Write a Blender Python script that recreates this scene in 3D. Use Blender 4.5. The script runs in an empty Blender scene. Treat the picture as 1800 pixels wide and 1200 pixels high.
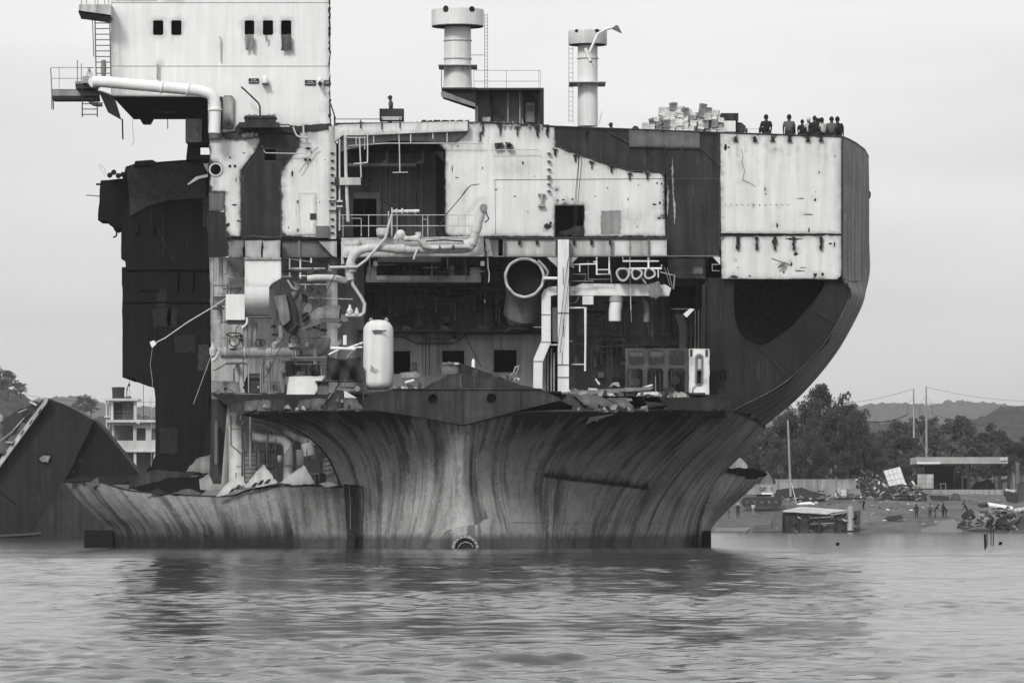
import bpy, bmesh, math, random
import numpy as np
from mathutils import Vector, Matrix, noise as mnoise
from mathutils.geometry import delaunay_2d_cdt
R = math.radians
scene = bpy.context.scene
COL = scene.collection
# ---------------------------------------------------------------- camera
S = 0.0275          # metres per photo pixel at the ship's cut face
D = 250.0           # camera to the cut face
HY = 914.0          # horizon row
H = (962 - HY) * S  # eye height above the water
cam = bpy.data.objects.new('camera', bpy.data.cameras.new('camera'))
COL.objects.link(cam)
cam.location = (0, -D, H)
cam.rotation_euler = (R(90), 0, 0)
cam.data.sensor_width = 36
cam.data.lens = 36 * (D / S) / 1800
cam.data.shift_y = (HY - 600) / 1800
cam.data.clip_start = 1; cam.data.clip_end = 8000
scene.camera = cam
# ---------------------------------------------------------------- light
SUN_EL, SUN_AZ = R(40), R(206)      # azimuth clockwise from +Y
world = bpy.data.worlds.new("World"); scene.world = world; world.use_nodes = True
wn = world.node_tree; wn.nodes.clear()
def wnode(t, **k):
    n = wn.nodes.new(t)
    for a, b in k.items(): setattr(n, a, b)
    return n
sky = wnode('ShaderNodeTexSky', sky_type='NISHITA', sun_disc=False, sun_elevation=SUN_EL, sun_rotation=SUN_AZ, dust_density=4.0, air_density=1.5)
bw = wnode('ShaderNodeRGBToBW'); wn.links.new(sky.outputs[0], bw.inputs[0])
pw = wnode('ShaderNodeMath', operation='POWER'); wn.links.new(bw.outputs[0], pw.inputs[0]); pw.inputs[1].default_value = 0.22
tc = wnode('ShaderNodeTexCoord'); mp = wnode('ShaderNodeMapping'); mp.inputs['Scale'].default_value = (4, 4, 26)
wn.links.new(tc.outputs['Generated'], mp.inputs[0])
nz = wnode('ShaderNodeTexNoise'); nz.inputs['Scale'].default_value = 1.6; nz.inputs['Detail'].default_value = 5; nz.inputs['Roughness'].default_value = .45
wn.links.new(mp.outputs[0], nz.inputs['Vector'])
mr = wnode('ShaderNodeMapRange'); mr.inputs[1].default_value = .3; mr.inputs[2].default_value = .7; mr.inputs[3].default_value = .88; mr.inputs[4].default_value = 1.08
wn.links.new(nz.outputs[0], mr.inputs[0])
ml = wnode('ShaderNodeMath', operation='MULTIPLY'); wn.links.new(pw.outputs[0], ml.inputs[0]); wn.links.new(mr.outputs[0], ml.inputs[1])
SKY_GAIN = 5.0
mg = wnode('ShaderNodeMath', operation='MULTIPLY'); wn.links.new(ml.outputs[0], mg.inputs[0]); mg.inputs[1].default_value = SKY_GAIN
bg = wnode('ShaderNodeBackground'); bg.inputs[1].default_value = 0.10
wn.links.new(mg.outputs[0], bg.inputs[0])
wo = wnode('ShaderNodeOutputWorld'); wn.links.new(bg.outputs[0], wo.inputs[0])
sl = bpy.data.lights.new('sun', 'SUN'); sl.energy = 1.6; sl.angle = R(12); sl.color = (1, .995, .985)
sun = bpy.data.objects.new('sun', sl); COL.objects.link(sun)
sd = Vector((math.sin(SUN_AZ) * math.cos(SUN_EL), math.cos(SUN_AZ) * math.cos(SUN_EL), math.sin(SUN_EL)))
sun.rotation_euler = sd.to_track_quat('Z', 'Y').to_euler(); sun.location = sd * 300
scene.view_settings.view_transform = 'Standard'; scene.view_settings.look = 'None'
scene.view_settings.exposure = 0.45; scene.view_settings.gamma = 1.0

# ---------------------------------------------------------------- helpers
rnd = random.Random(7)
def P(px, py, Y=0.0):
    k = (D + Y) / D * S
    return Vector(((px - 900) * k, Y, H + (HY - py) * k))
def K(Y): return (D + Y) / D * S
def Zp(py, Y=0): return H + (HY - py) * K(Y)

# ---- materials
def mk(name):
    m = bpy.data.materials.new(name); m.use_nodes = True
    nt = m.node_tree; nt.nodes.clear()
    o = nt.nodes.new('ShaderNodeOutputMaterial'); b = nt.nodes.new('ShaderNodeBsdfPrincipled')
    nt.links.new(b.outputs[0], o.inputs[0])
    return m, nt, b
class NT:
    def __init__(s, nt): s.nt = nt
    def n(s, t, **k):
        x = s.nt.nodes.new(t)
        for a, b in k.items(): setattr(x, a, b)
        return x
    def put(s, sock, v):
        if isinstance(v, bpy.types.NodeSocket): s.nt.links.new(v, sock)
        else: sock.default_value = v
    def m(s, op, a, b=0.0, c=0.0, clamp=False):
        x = s.n('ShaderNodeMath', operation=op, use_clamp=clamp)
        s.put(x.inputs[0], a); s.put(x.inputs[1], b); s.put(x.inputs[2], c); return x.outputs[0]
    def noise(s, vec, scale, detail=4, rough=.55, dist=0):
        x = s.n('ShaderNodeTexNoise'); s.put(x.inputs['Vector'], vec); s.put(x.inputs['Scale'], scale)
        s.put(x.inputs['Detail'], detail); s.put(x.inputs['Roughness'], rough); s.put(x.inputs['Distortion'], dist); return x.outputs[0]
    def map(s, vec, sc, loc=(0, 0, 0)):
        x = s.n('ShaderNodeMapping'); s.put(x.inputs[0], vec); x.inputs['Scale'].default_value = sc; x.inputs['Location'].default_value = loc; return x.outputs[0]
    def rng(s, v, a, b, c=0.0, d=1.0):
        x = s.n('ShaderNodeMapRange'); x.clamp = True
        s.put(x.inputs[0], v)
        for i, q in enumerate((a, b, c, d)): s.put(x.inputs[i + 1], q)
        return x.outputs[0]
    def mix(s, f, a, b):   # float mix
        x = s.n('ShaderNodeMix', data_type='FLOAT'); s.put(x.inputs[0], f); s.put(x.inputs[2], a); s.put(x.inputs[3], b); return x.outputs[0]
    def attr(s, name, vec=False):
        x = s.n('ShaderNodeAttribute'); x.attribute_name = name; return x.outputs['Vector' if vec else 'Fac']
    def bump(s, h, strength=.3, dist=.02):
        x = s.n('ShaderNodeBump'); s.put(x.inputs['Height'], h); x.inputs['Strength'].default_value = strength; x.inputs['Distance'].default_value = dist; return x.outputs[0]
def paint(name, base, dark=.035, blotch=.25, streak=.3, chip=.25, rough=.55, metallic=0.0, scale=1.0):
    m, nt, b = mk(name); g = NT(nt)
    co = g.n('ShaderNodeTexCoord').outputs['Object']
    st = g.noise(g.map(co, (2.6 * scale, 2.6 * scale, .16 * scale)), 1.0, 6, .6)
    bl = g.noise(co, .45 * scale, 5, .6)
    fine = g.noise(co, 9.0 * scale, 6, .7)
    mid = g.noise(co, 2.1 * scale, 6, .65, .6)
    v = g.m('MULTIPLY', base, g.rng(bl, .3, .7, 1 - blotch, 1.0))
    v = g.m('MULTIPLY', v, g.rng(st, .38, .62, 1 - streak, 1.0))
    # chipped paint: rare specks where two noises agree
    ch = g.m('MULTIPLY', g.rng(fine, .60, .70), g.rng(mid, .52, .66))
    v = g.mix(g.m('MULTIPLY', ch, chip), v, dark)
    rot = g.n('ShaderNodeMapping'); g.put(rot.inputs[0], co); rot.inputs['Rotation'].default_value = (0, .45, 0); rot.inputs['Scale'].default_value = (7 * scale, 7 * scale, .7 * scale)
    scr = g.m('MULTIPLY', g.rng(g.noise(rot.outputs[0], 1.0, 3, .5), .62, .70), g.rng(bl, .42, .58))
    v = g.mix(g.m('MULTIPLY', scr, chip * .45), v, g.m('MULTIPLY', base, .3 if base > .12 else 2.6))
    so = g.attr('soot')
    f = g.m('MULTIPLY', so, g.rng(mid, .25, .75, .35, 1.75), clamp=True)
    f2 = g.rng(g.m('ADD', so, g.m('MULTIPLY', g.m('SUBTRACT', fine, .5), .7)), .62, .86)
    v = g.mix(g.m('MULTIPLY', f, .82), v, g.m('MULTIPLY', base, .22))
    v = g.mix(f2, v, dark)
    g.put(b.inputs['Base Color'], v); b.inputs['Roughness'].default_value = rough; b.inputs['Metallic'].default_value = metallic
    b.inputs['Specular IOR Level'].default_value = .25
    g.put(b.inputs['Normal'], g.bump(g.m('ADD', bl, g.m('MULTIPLY', fine, .2)), .6, .07))
    return m
def plain(name, base, rough=.7, var=.35, scale=3.0, metallic=0.0, spec=.25):
    m, nt, b = mk(name); g = NT(nt)
    co = g.n('ShaderNodeTexCoord').outputs['Object']
    n = g.noise(co, scale, 5, .6)
    g.put(b.inputs['Base Color'], g.m('MULTIPLY', base, g.rng(n, .3, .7, 1 - var, 1 + var)))
    b.inputs['Roughness'].default_value = rough; b.inputs['Metallic'].default_value = metallic; b.inputs['Specular IOR Level'].default_value = spec
    return m
def hullmat(name, lo, hi, sx=1.0, wet=True, speck=.5, sy=1.0, cover=.5):
    """scraped rusty plating: blotches and speckle, with irregular run-off streaks along the 'st' coordinates of the plating"""
    m, nt, b = mk(name); g = NT(nt)
    st = g.attr('st', True)
    co = g.n('ShaderNodeTexCoord').outputs['Object']
    sp = g.noise(co, 10.0, 5, .8); sp2 = g.noise(co, 2.6, 7, .72, .9); n3 = g.noise(co, .42, 6, .65, .5)
    # the runs wander: push the streak coordinates about a little
    wob = g.n('ShaderNodeVectorMath', operation='ADD'); g.put(wob.inputs[0], st)
    wv = g.n('ShaderNodeCombineXYZ'); g.put(wv.inputs[0], g.m('ADD', g.m('MULTIPLY', g.m('SUBTRACT', sp2, .5), .42), g.m('MULTIPLY', g.m('SUBTRACT', sp, .5), .35))); g.put(wob.inputs[1], wv.outputs[0]); st = wob.outputs[0]
    n1 = g.noise(g.map(st, (1.25 * sx, .06 * sy, 0)), 1.0, 4, .55)
    n2 = g.noise(g.map(st, (3.6 * sx, .20 * sy, 0), (7, 3, 0)), 1.0, 5, .6)
    n4 = g.noise(g.map(st, (.9 * sx, .17 * sy, 0), (3, 9, 0)), 1.0, 4, .6)
    n5 = g.noise(g.map(st, (7.0 * sx, .5 * sy, 0), (1, 5, 0)), 1.0, 3, .6)
    base = g.m('ADD', g.m('MULTIPLY', g.rng(n3, .38, .62), .45), g.m('MULTIPLY', g.rng(sp2, .36, .64), .34))
    base = g.m('ADD', base, g.m('MULTIPLY', g.m('SUBTRACT', sp, .5), speck * 2.6))
    base = g.m('ADD', base, .26, clamp=True)
    c = g.mix(base, g.m('MULTIPLY', hi, .42), hi)
    wide = g.m('MULTIPLY', g.rng(n1, .50, .58), g.rng(n4, .36, .56)); thin = g.m('MULTIPLY', g.rng(n2, .52, .60), g.rng(n4, .38, .54))
    c = g.mix(g.m('MULTIPLY', wide, .68), c, lo); c = g.mix(g.m('MULTIPLY', thin, cover + .05), c, lo)
    c = g.mix(g.m('MULTIPLY', g.rng(n5, .66, .72), .45), c, g.m('MULTIPLY', hi, 1.6))
    pit = g.m('MULTIPLY', g.rng(g.noise(co, 5.5, 5, .7), .62, .68), .6); c = g.mix(pit, c, lo)
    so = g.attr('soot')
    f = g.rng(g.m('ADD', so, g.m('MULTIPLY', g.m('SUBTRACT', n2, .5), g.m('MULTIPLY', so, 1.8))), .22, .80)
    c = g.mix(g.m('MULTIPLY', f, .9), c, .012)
    if wet:
        z = g.n('ShaderNodeSeparateXYZ'); g.put(z.inputs[0], g.n('ShaderNodeNewGeometry').outputs['Position'])
        zz = g.m('ADD', z.outputs[2], g.m('MULTIPLY', g.m('SUBTRACT', n2, .5), .8))
        w = g.rng(zz, .42, .72, 1.0, 0.0)
        c = g.mix(g.m('MULTIPLY', w, .70), c, .016)
        g.put(b.inputs['Roughness'], g.mix(w, .75, .4))
    else: b.inputs['Roughness'].default_value = .72
    g.put(b.inputs['Base Color'], c); b.inputs['Specular IOR Level'].default_value = .25
    g.put(b.inputs['Normal'], g.bump(g.m('ADD', sp, g.m('ADD', g.m('MULTIPLY', n3, 3.0), sp2)), .6, .04))
    return m
M = dict(
    white=paint('white_paint', .80, blotch=.14, streak=.16, chip=.8),
    white2=paint('weathered_white', .66, blotch=.35, streak=.4, chip=.9),
    clean=paint('clean_white', .84, blotch=.08, streak=.1, chip=.3),
    pipe=paint('pipe_paint', .66, blotch=.3, streak=.2, chip=1.0, scale=1.3),
    lgrey=paint('light_grey_paint', .40, blotch=.3, streak=.35, chip=.6),
    mgrey=paint('mid_grey_paint', .20, blotch=.35, streak=.35, chip=.6),
    wall=paint('casing_paint', .32, dark=.02, blotch=.5, streak=.5, chip=.6), dk=paint('deep_grey_paint', .024, dark=.06, blotch=.65, streak=.6, chip=.8),  # dk: a very dark grey coat
    dgrey=paint('dark_grey_paint', .044, dark=.11, blotch=.6, streak=.6, chip=.75),
    dgrey2=paint('rusty_dark', .08, dark=.02, blotch=.65, streak=.6, chip=.9),
    black=paint('black_steel', .009, dark=.03, blotch=.6, streak=.6, chip=.5, rough=.8),
    soot=plain('sooty_steel', .02, .85, .5, 4),
    iron=plain('dark_iron', .035, .6, .5, 6),
    steel=paint('bare_steel', .32, blotch=.4, streak=.3, chip=.9, rough=.45, metallic=.3, scale=2),
    rust=paint('rusty_scrap', .13, dark=.03, blotch=.6, streak=.3, chip=.9, scale=1.5),
    scrapl=paint('pale_scrap', .45, dark=.05, blotch=.6, streak=.3, chip=.9, scale=1.5),
    hull=hullmat('hull_rust', .018, .41),
    side=hullmat('side_rust', .022, .31, 1.8, False, .3, .6, .7),
    port=hullmat('port_rust', .022, .25, .8),
    rope=plain('rope', .5, .9, .2), cable=plain('cable', .02, .8, .2),
    cloth=plain('tarp_cloth', .032, .9, .3, .8), cloth2=plain('grey_cloth', .10, .9, .4, 5), denim=plain('pale_cloth', .22, .9, .4, 8),
    bundle=plain('paper_bundle', .62, .8, .35, 2.2), bundle2=plain('grimy_bundle', .22, .8, .5, 2.5),
    conc=paint('concrete_white', .62, blotch=.2, streak=.25, chip=.2, scale=.5), roofm=plain('sheet_roof', .33, .6, .25, .6),
    skin=plain('skin', .045, .6, .2), hairm=plain('hair', .008, .7, .2), dkshirt=plain('dark_shirt', .02, .9, .3), greyshirt=plain('grey_shirt', .10, .9, .3, 9),
    paleshirt=plain('pale_shirt', .42, .9, .25, 9), trous=plain('trousers', .025, .9, .3), helmetm=plain('helmet', .7, .4, .1),
    signm=plain('sign_black', .012, .6, .2), letter=plain('letter_white', .75, .6, .05), letterd=plain('letter_dark', .02, .6, .05),
    barkm=plain('bark', .05, .9, .4, 4), yel=paint('machine_paint', .40, dark=.05, blotch=.3, streak=.3, chip=.8),
)
# ---- mesh builder
def root_loc(p):
    while p is not None and p.parent is not None: p = p.parent
    return p.location.copy() if p is not None else Vector((0, 0, 0))
class MB:
    def __init__(s): s.v = []; s.f = []; s.soot = []; s.st = []
    def add(s, vs, fs, soot=None, st=None):
        b = len(s.v); s.v += [Vector(v) for v in vs]; s.f += [tuple(i + b for i in f) for f in fs]
        s.soot += list(soot) if soot is not None else [0.0] * len(vs)
        s.st += list(st) if st is not None else [(v[0], v[2], 0) for v in vs]
        return s
    def wbox(s, a, b):
        x0, y0, z0 = a; x1, y1, z1 = b
        vs = [(x0, y0, z0), (x1, y0, z0), (x1, y1, z0), (x0, y1, z0), (x0, y0, z1), (x1, y0, z1), (x1, y1, z1), (x0, y1, z1)]
        return s.add(vs, [(0, 3, 2, 1), (4, 5, 6, 7), (0, 1, 5, 4), (1, 2, 6, 5), (2, 3, 7, 6), (3, 0, 4, 7)])
    def box(s, x0, y0, x1, y1, Y0, Y1):
        a = P(min(x0, x1), max(y0, y1), Y0); b = P(max(x0, x1), min(y0, y1), Y0)
        return s.wbox((a.x, Y0, a.z), (b.x, Y1, b.z))
    def tubew(s, pts, r, n=8, caps=True, r2=None):
        pts = [Vector(p) for p in pts]; L = len(pts)
        t = [(pts[min(i + 1, L - 1)] - pts[max(i - 1, 0)]).normalized() for i in range(L)]
        u = t[0].orthogonal().normalized(); vs = []; fs = []
        for i in range(L):
            u = (u - t[i] * u.dot(t[i])).normalized(); w = t[i].cross(u)
            rr = r if r2 is None else r + (r2 - r) * i / (L - 1)
            if hasattr(r, '__len__'): rr = r[i]
            if 0 < i < L - 1:
                c = max(.6, math.cos((pts[i] - pts[i - 1]).angle(pts[i + 1] - pts[i], 0) / 2)); rr /= c
            for k in range(n):
                a = 2 * math.pi * k / n; vs.append(pts[i] + (u * math.cos(a) + w * math.sin(a)) * rr)
        for i in range(L - 1):
            for k in range(n):
                a, b = i * n + k, i * n + (k + 1) % n; fs.append((a, b, b + n, a + n))
        if caps: fs.append(tuple(range(n - 1, -1, -1))); fs.append(tuple(range((L - 1) * n, L * n)))
        return s.add(vs, fs)
    def tube(s, pts, r, n=8, Y=0.0, caps=True):
        q = [P(*(p if len(p) == 3 else (p[0], p[1], Y))) for p in pts]
        rr = [x * S for x in r] if hasattr(r, '__len__') else r * S
        return s.tubew(q, rr, n, caps)
    def smoothtube(s, pts, r, n=10, Y=0.0, sub=5, caps=True):
        q = [P(*(p if len(p) == 3 else (p[0], p[1], Y))) for p in pts]
        return s.tubew(crom(q, sub), r * S, n, caps)
    def lathe(s, c, prof, n=24):
        """c = (x,y) world axis; prof = [(z, r)] world, listed bottom to top"""
        vs = []; fs = []
        for z, r in prof:
            for k in range(n):
                a = 2 * math.pi * k / n; vs.append((c[0] + r * math.cos(a), c[1] + r * math.sin(a), z))
        for i in range(len(prof) - 1):
            for k in range(n):
                a, b = i * n + k, i * n + (k + 1) % n; fs.append((a, b, b + n, a + n))
        fs.append(tuple(range(n - 1, -1, -1))); fs.append(tuple(range((len(prof) - 1) * n, len(prof) * n)))
        return s.add(vs, fs)
    def lathepx(s, cx, Y, prof, n=24):
        c = P(cx, 0, Y); k = K(Y)
        return s.lathe((c.x, Y), [(Zp(py, Y), r * k) for py, r in prof], n)
    def poly(s, pts, Y=0.0, t=.05, holes=(), grid=9, soot=None, w=5.0, stains=(), hdark=None):
        if soot is None: soot = .85 if grid else 0.0
        loops = [list(pts)] + [list(h) for h in holes]
        vs = []; es = []
        for lp in loops:
            b = len(vs); n = len(lp); vs += [Vector((p[0], p[1])) for p in lp]; es += [(b + i, b + (i + 1) % n) for i in range(n)]
        A = np.array([(e[0], e[1]) for lp in loops for e in lp]);
        segs = []
        for lp in loops:
            for i in range(len(lp)): segs.append((*lp[i][:2], *lp[(i + 1) % len(lp)][:2]))
        segs = np.array(segs, float)
        def dist(q):
            q = np.asarray(q, float).reshape(-1, 2); d = np.full(len(q), 1e9)
            for x0, y0, x1, y1 in segs:
                dx, dy = x1 - x0, y1 - y0; l2 = dx * dx + dy * dy + 1e-12
                tt = np.clip(((q[:, 0] - x0) * dx + (q[:, 1] - y0) * dy) / l2, 0, 1)
                d = np.minimum(d, np.hypot(q[:, 0] - x0 - tt * dx, q[:, 1] - y0 - tt * dy))
            return d
        def inside(q):
            q = np.asarray(q, float).reshape(-1, 2); c = np.zeros(len(q), bool)
            for x0, y0, x1, y1 in segs:
                if y0 == y1: continue
                m = ((y0 > q[:, 1]) != (y1 > q[:, 1])) & (q[:, 0] < (x1 - x0) * (q[:, 1] - y0) / (y1 - y0) + x0)
                c ^= m
            return c
        if grid:
            o = np.array([p[:2] for p in pts], float); x0, y0 = o.min(0); x1, y1 = o.max(0)
            gx, gy = np.meshgrid(np.arange(x0 + grid / 2, x1, grid), np.arange(y0 + grid / 2, y1, grid))
            q = np.stack([gx.ravel(), gy.ravel()], 1)
            if len(q):
                rs = np.random.RandomState(int(abs(x0 * 7 + y0)) % 9999); q = q + rs.uniform(-.25, .25, q.shape) * grid
                q = q[inside(q)]
                if len(q): q = q[dist(q) > grid * .35]; vs += [Vector(p) for p in q]
        V, E, F, *_ = delaunay_2d_cdt(vs, es, [], 0, 1e-4)
        V2 = np.array([(v[0], v[1]) for v in V]); cen = np.array([V2[list(f)].mean(0) for f in F])
        ok = inside(cen); F = [tuple(f) for f, k in zip(F, ok) if k]
        d = dist(V2); so = soot * np.exp(-d / w)
        for (sx, sy, rx, ry, k) in stains:
            so = np.maximum(so, k * np.exp(-(((V2[:, 0] - sx) / rx) ** 2 + ((V2[:, 1] - sy) / ry) ** 2)))
        fr = [P(x, y, Y) for x, y in V2]; n = len(fr)
        # orient the front towards the camera (-Y)
        def nrm(f):
            a, b, c = (fr[i] for i in f[:3]); return (b - a).cross(c - a).y
        F = [f if nrm(f) < 0 else f[::-1] for f in F]
        bk = [v + Vector((0, t, 0)) for v in fr]
        cnt = {}
        for f in F:
            for i in range(len(f)): cnt[(f[i], f[(i + 1) % len(f)])] = 1
        sd_ = [(b, a, a + n, b + n) for (a, b) in cnt if (b, a) not in cnt]
        return s.add(fr + bk, F + [tuple(i + n for i in f[::-1]) for f in F] + sd_, list(so) + list(so))
    def build(s, name, mat, parent=None, smooth=False, loc=None):
        me = bpy.data.meshes.new(name)
        off = root_loc(parent) if parent is not None else Vector((0, 0, 0))
        if parent is None:
            a = np.array([tuple(v) for v in s.v]); lo, hi = a.min(0), a.max(0)
            off = Vector(((lo[0] + hi[0]) / 2, (lo[1] + hi[1]) / 2, lo[2])) if loc is None else Vector(loc)
        me.from_pydata([tuple(v - off) for v in s.v], [], s.f); me.update()
        a = me.attributes.new('soot', 'FLOAT', 'POINT'); a.data.foreach_set('value', s.soot)
        a = me.attributes.new('st', 'FLOAT_VECTOR', 'POINT'); a.data.foreach_set('vector', np.array(s.st, float).ravel())
        if smooth:
            me.shade_smooth()
            try: me.set_sharp_from_angle(angle=R(38))
            except Exception: pass
        me.materials.append(M[mat] if isinstance(mat, str) else mat)
        o = bpy.data.objects.new(name, me); COL.objects.link(o)
        if parent is None: o.location = off
        else: o.parent = parent
        return o
def crom(q, sub=5):
    q = [Vector(p) for p in q]
    if len(q) < 3: return q
    e = [q[0] * 2 - q[1]] + q + [q[-1] * 2 - q[-2]]; out = []
    for i in range(1, len(e) - 2):
        p0, p1, p2, p3 = e[i - 1:i + 3]
        for k in range(sub):
            t = k / sub
            out.append(.5 * ((2 * p1) + (p2 - p0) * t + (2 * p0 - 5 * p1 + 4 * p2 - p3) * t * t + (3 * p1 - p0 - 3 * p2 + p3) * t ** 3))
    out.append(q[-1]); return out
def jag(pts, amp=1.5, step=8, seed=1, skip=()):
    r = random.Random(seed); out = []
    n = len(pts)
    for i in range(n):
        a, b = pts[i], pts[(i + 1) % n]; out.append(a)
        if i in skip: continue
        L = math.hypot(b[0] - a[0], b[1] - a[1]); k = int(L / step)
        for j in range(1, k):
            t = (j + r.uniform(-.3, .3)) / k; nx, ny = -(b[1] - a[1]) / L, (b[0] - a[0]) / L; o = r.gauss(0, 1) * amp
            out.append((a[0] + (b[0] - a[0]) * t + nx * o, a[1] + (b[1] - a[1]) * t + ny * o))
    return out
def circ(cx, cy, r, n=16, ry=None): return [(cx + r * math.cos(2 * math.pi * k / n), cy + (ry or r) * math.sin(2 * math.pi * k / n)) for k in range(n)]
def rect(x0, y0, x1, y1): return [(x0, y0), (x1, y0), (x1, y1), (x0, y1)]
def rrect(x0, y0, x1, y1, r=2): return [(x0 + r, y0), (x1 - r, y0), (x1, y0 + r), (x1, y1 - r), (x1 - r, y1), (x0 + r, y1), (x0, y1 - r), (x0, y0 + r)]
def tag(o, label=None, cat=None, group=None, kind=None):
    if label: o['label'] = label
    if cat: o['category'] = cat
    if group: o['group'] = group
    if kind: o['kind'] = kind
    return o
def empty(name, loc, label, cat, group=None):
    o = bpy.data.objects.new(name, None); COL.objects.link(o); o.location = loc
    return tag(o, label, cat, group)
def grid_surface(curves, nu, nv, thick=0.0):
    """curves: list of control polylines (px,py,Y), all the same length -> smooth sheet; st = metres across / along"""
    cs = [crom([P(*p) for p in c], 8) for c in curves]; m = len(cs[0])
    rows = []
    for j in range(m): rows.append(crom([c[j] for c in cs], max(2, nu)))
    # resample along
    idx = np.linspace(0, m - 1, nv)
    out = []
    for t in idx:
        i = min(int(t), m - 2); f = t - i
        out.append([a.lerp(b, f) for a, b in zip(rows[i], rows[i + 1])])
    return out
def sheet(mb, out, sootf=None, flip=False):
    nv, nu = len(out), len(out[0]); vs = [p for r in out for p in r]
    mid = out[nv // 2]; ux = [0]
    for i in range(1, nu): ux.append(ux[-1] + (mid[i] - mid[i - 1]).length)
    st = []
    for i in range(nu):
        pass
    vy = [[0] * nu for _ in range(nv)]
    for j in range(1, nv):
        for i in range(nu): vy[j][i] = vy[j - 1][i] + (out[j][i] - out[j - 1][i]).length
    st = [(ux[i], vy[j][i], 0) for j in range(nv) for i in range(nu)]
    fs = [(j * nu + i, j * nu + i + 1, (j + 1) * nu + i + 1, (j + 1) * nu + i) for j in range(nv - 1) for i in range(nu - 1)]
    if flip: fs = [f[::-1] for f in fs]
    so = [sootf(p, i / (nu - 1), j / (nv - 1)) for j, r in enumerate(out) for i, p in enumerate(r)] if sootf else None
    mb.add(vs, fs, so, st); return mb
SHIP = None
def pl(name, mat, pts, Y=0.0, t=.05, parent=None, **k):
    return MB().poly(pts, Y, t, **k).build(name, mat, parent or SHIP)
def bx(name, mat, x0, y0, x1, y1, Y0, Y1, parent=None): return MB().box(x0, y0, x1, y1, Y0, Y1).build(name, mat, parent or SHIP)
def tb(name, mat, pts, r, Y=0.0, parent=None, n=8, smooth=False, sub=5):
    mb = MB()
    (mb.smoothtube(pts, r, n, Y, sub) if smooth else mb.tube(pts, r, n, Y))
    return mb.build(name, mat, parent or SHIP, smooth=True)
def rail(x0, x1, ys, ybot, Y, posts, mat='pipe', r=.7, parent=None, name='railing'):
    mb = MB()
    for y in ys: mb.tube([(x0, y), (x1, y)], r, 6, Y)
    o = mb.build(name, mat, parent or SHIP)
    for x in posts: MB().tube([(x, min(ys)), (x, ybot)], r * .9, 6, Y).build('post', mat, o)
    return o
def ladder(x0, x1, y0, y1, n, Y, mat='mgrey', r=1.0, parent=None, dx=0):
    mb = MB(); mb.tube([(x0, y0), (x0 + dx, y1)], r, 6, Y).tube([(x1, y0), (x1 + dx, y1)], r, 6, Y)
    for i in range(n):
        f = (i + .5) / n; y = y0 + (y1 - y0) * f; mb.tube([(x0 + dx * f, y), (x1 + dx * f, y)], r * .8, 5, Y)
    return mb.build('ladder', mat, parent or SHIP)
def text(body, mat, px, py, w, Y, parent, name='lettering', h=None):
    c = bpy.data.curves.new('t', 'FONT'); c.body = body; c.align_x = 'CENTER'; c.align_y = 'CENTER'; c.extrude = .01; c.size = 1; c.offset = .025 if body == 'CAT' else 0
    o = bpy.data.objects.new('t', c); COL.objects.link(o)
    dg = bpy.context.evaluated_depsgraph_get(); me = bpy.data.meshes.new_from_object(o.evaluated_get(dg))
    a = np.array([v.co[:] for v in me.vertices]); W = a[:, 0].max() - a[:, 0].min(); Hh = a[:, 1].max() - a[:, 1].min()
    k = w * K(Y) / W; kh = (h * K(Y) / Hh) if h else k
    mb = MB(); c0 = P(px, py, Y)
    mb.add([c0 + Vector((v.co.x * k, -v.co.z, v.co.y * kh)) for v in me.vertices], [tuple(p.vertices) for p in me.polygons])
    bpy.data.objects.remove(o); bpy.data.meshes.remove(me)
    return mb.build(name, mat, parent)
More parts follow.
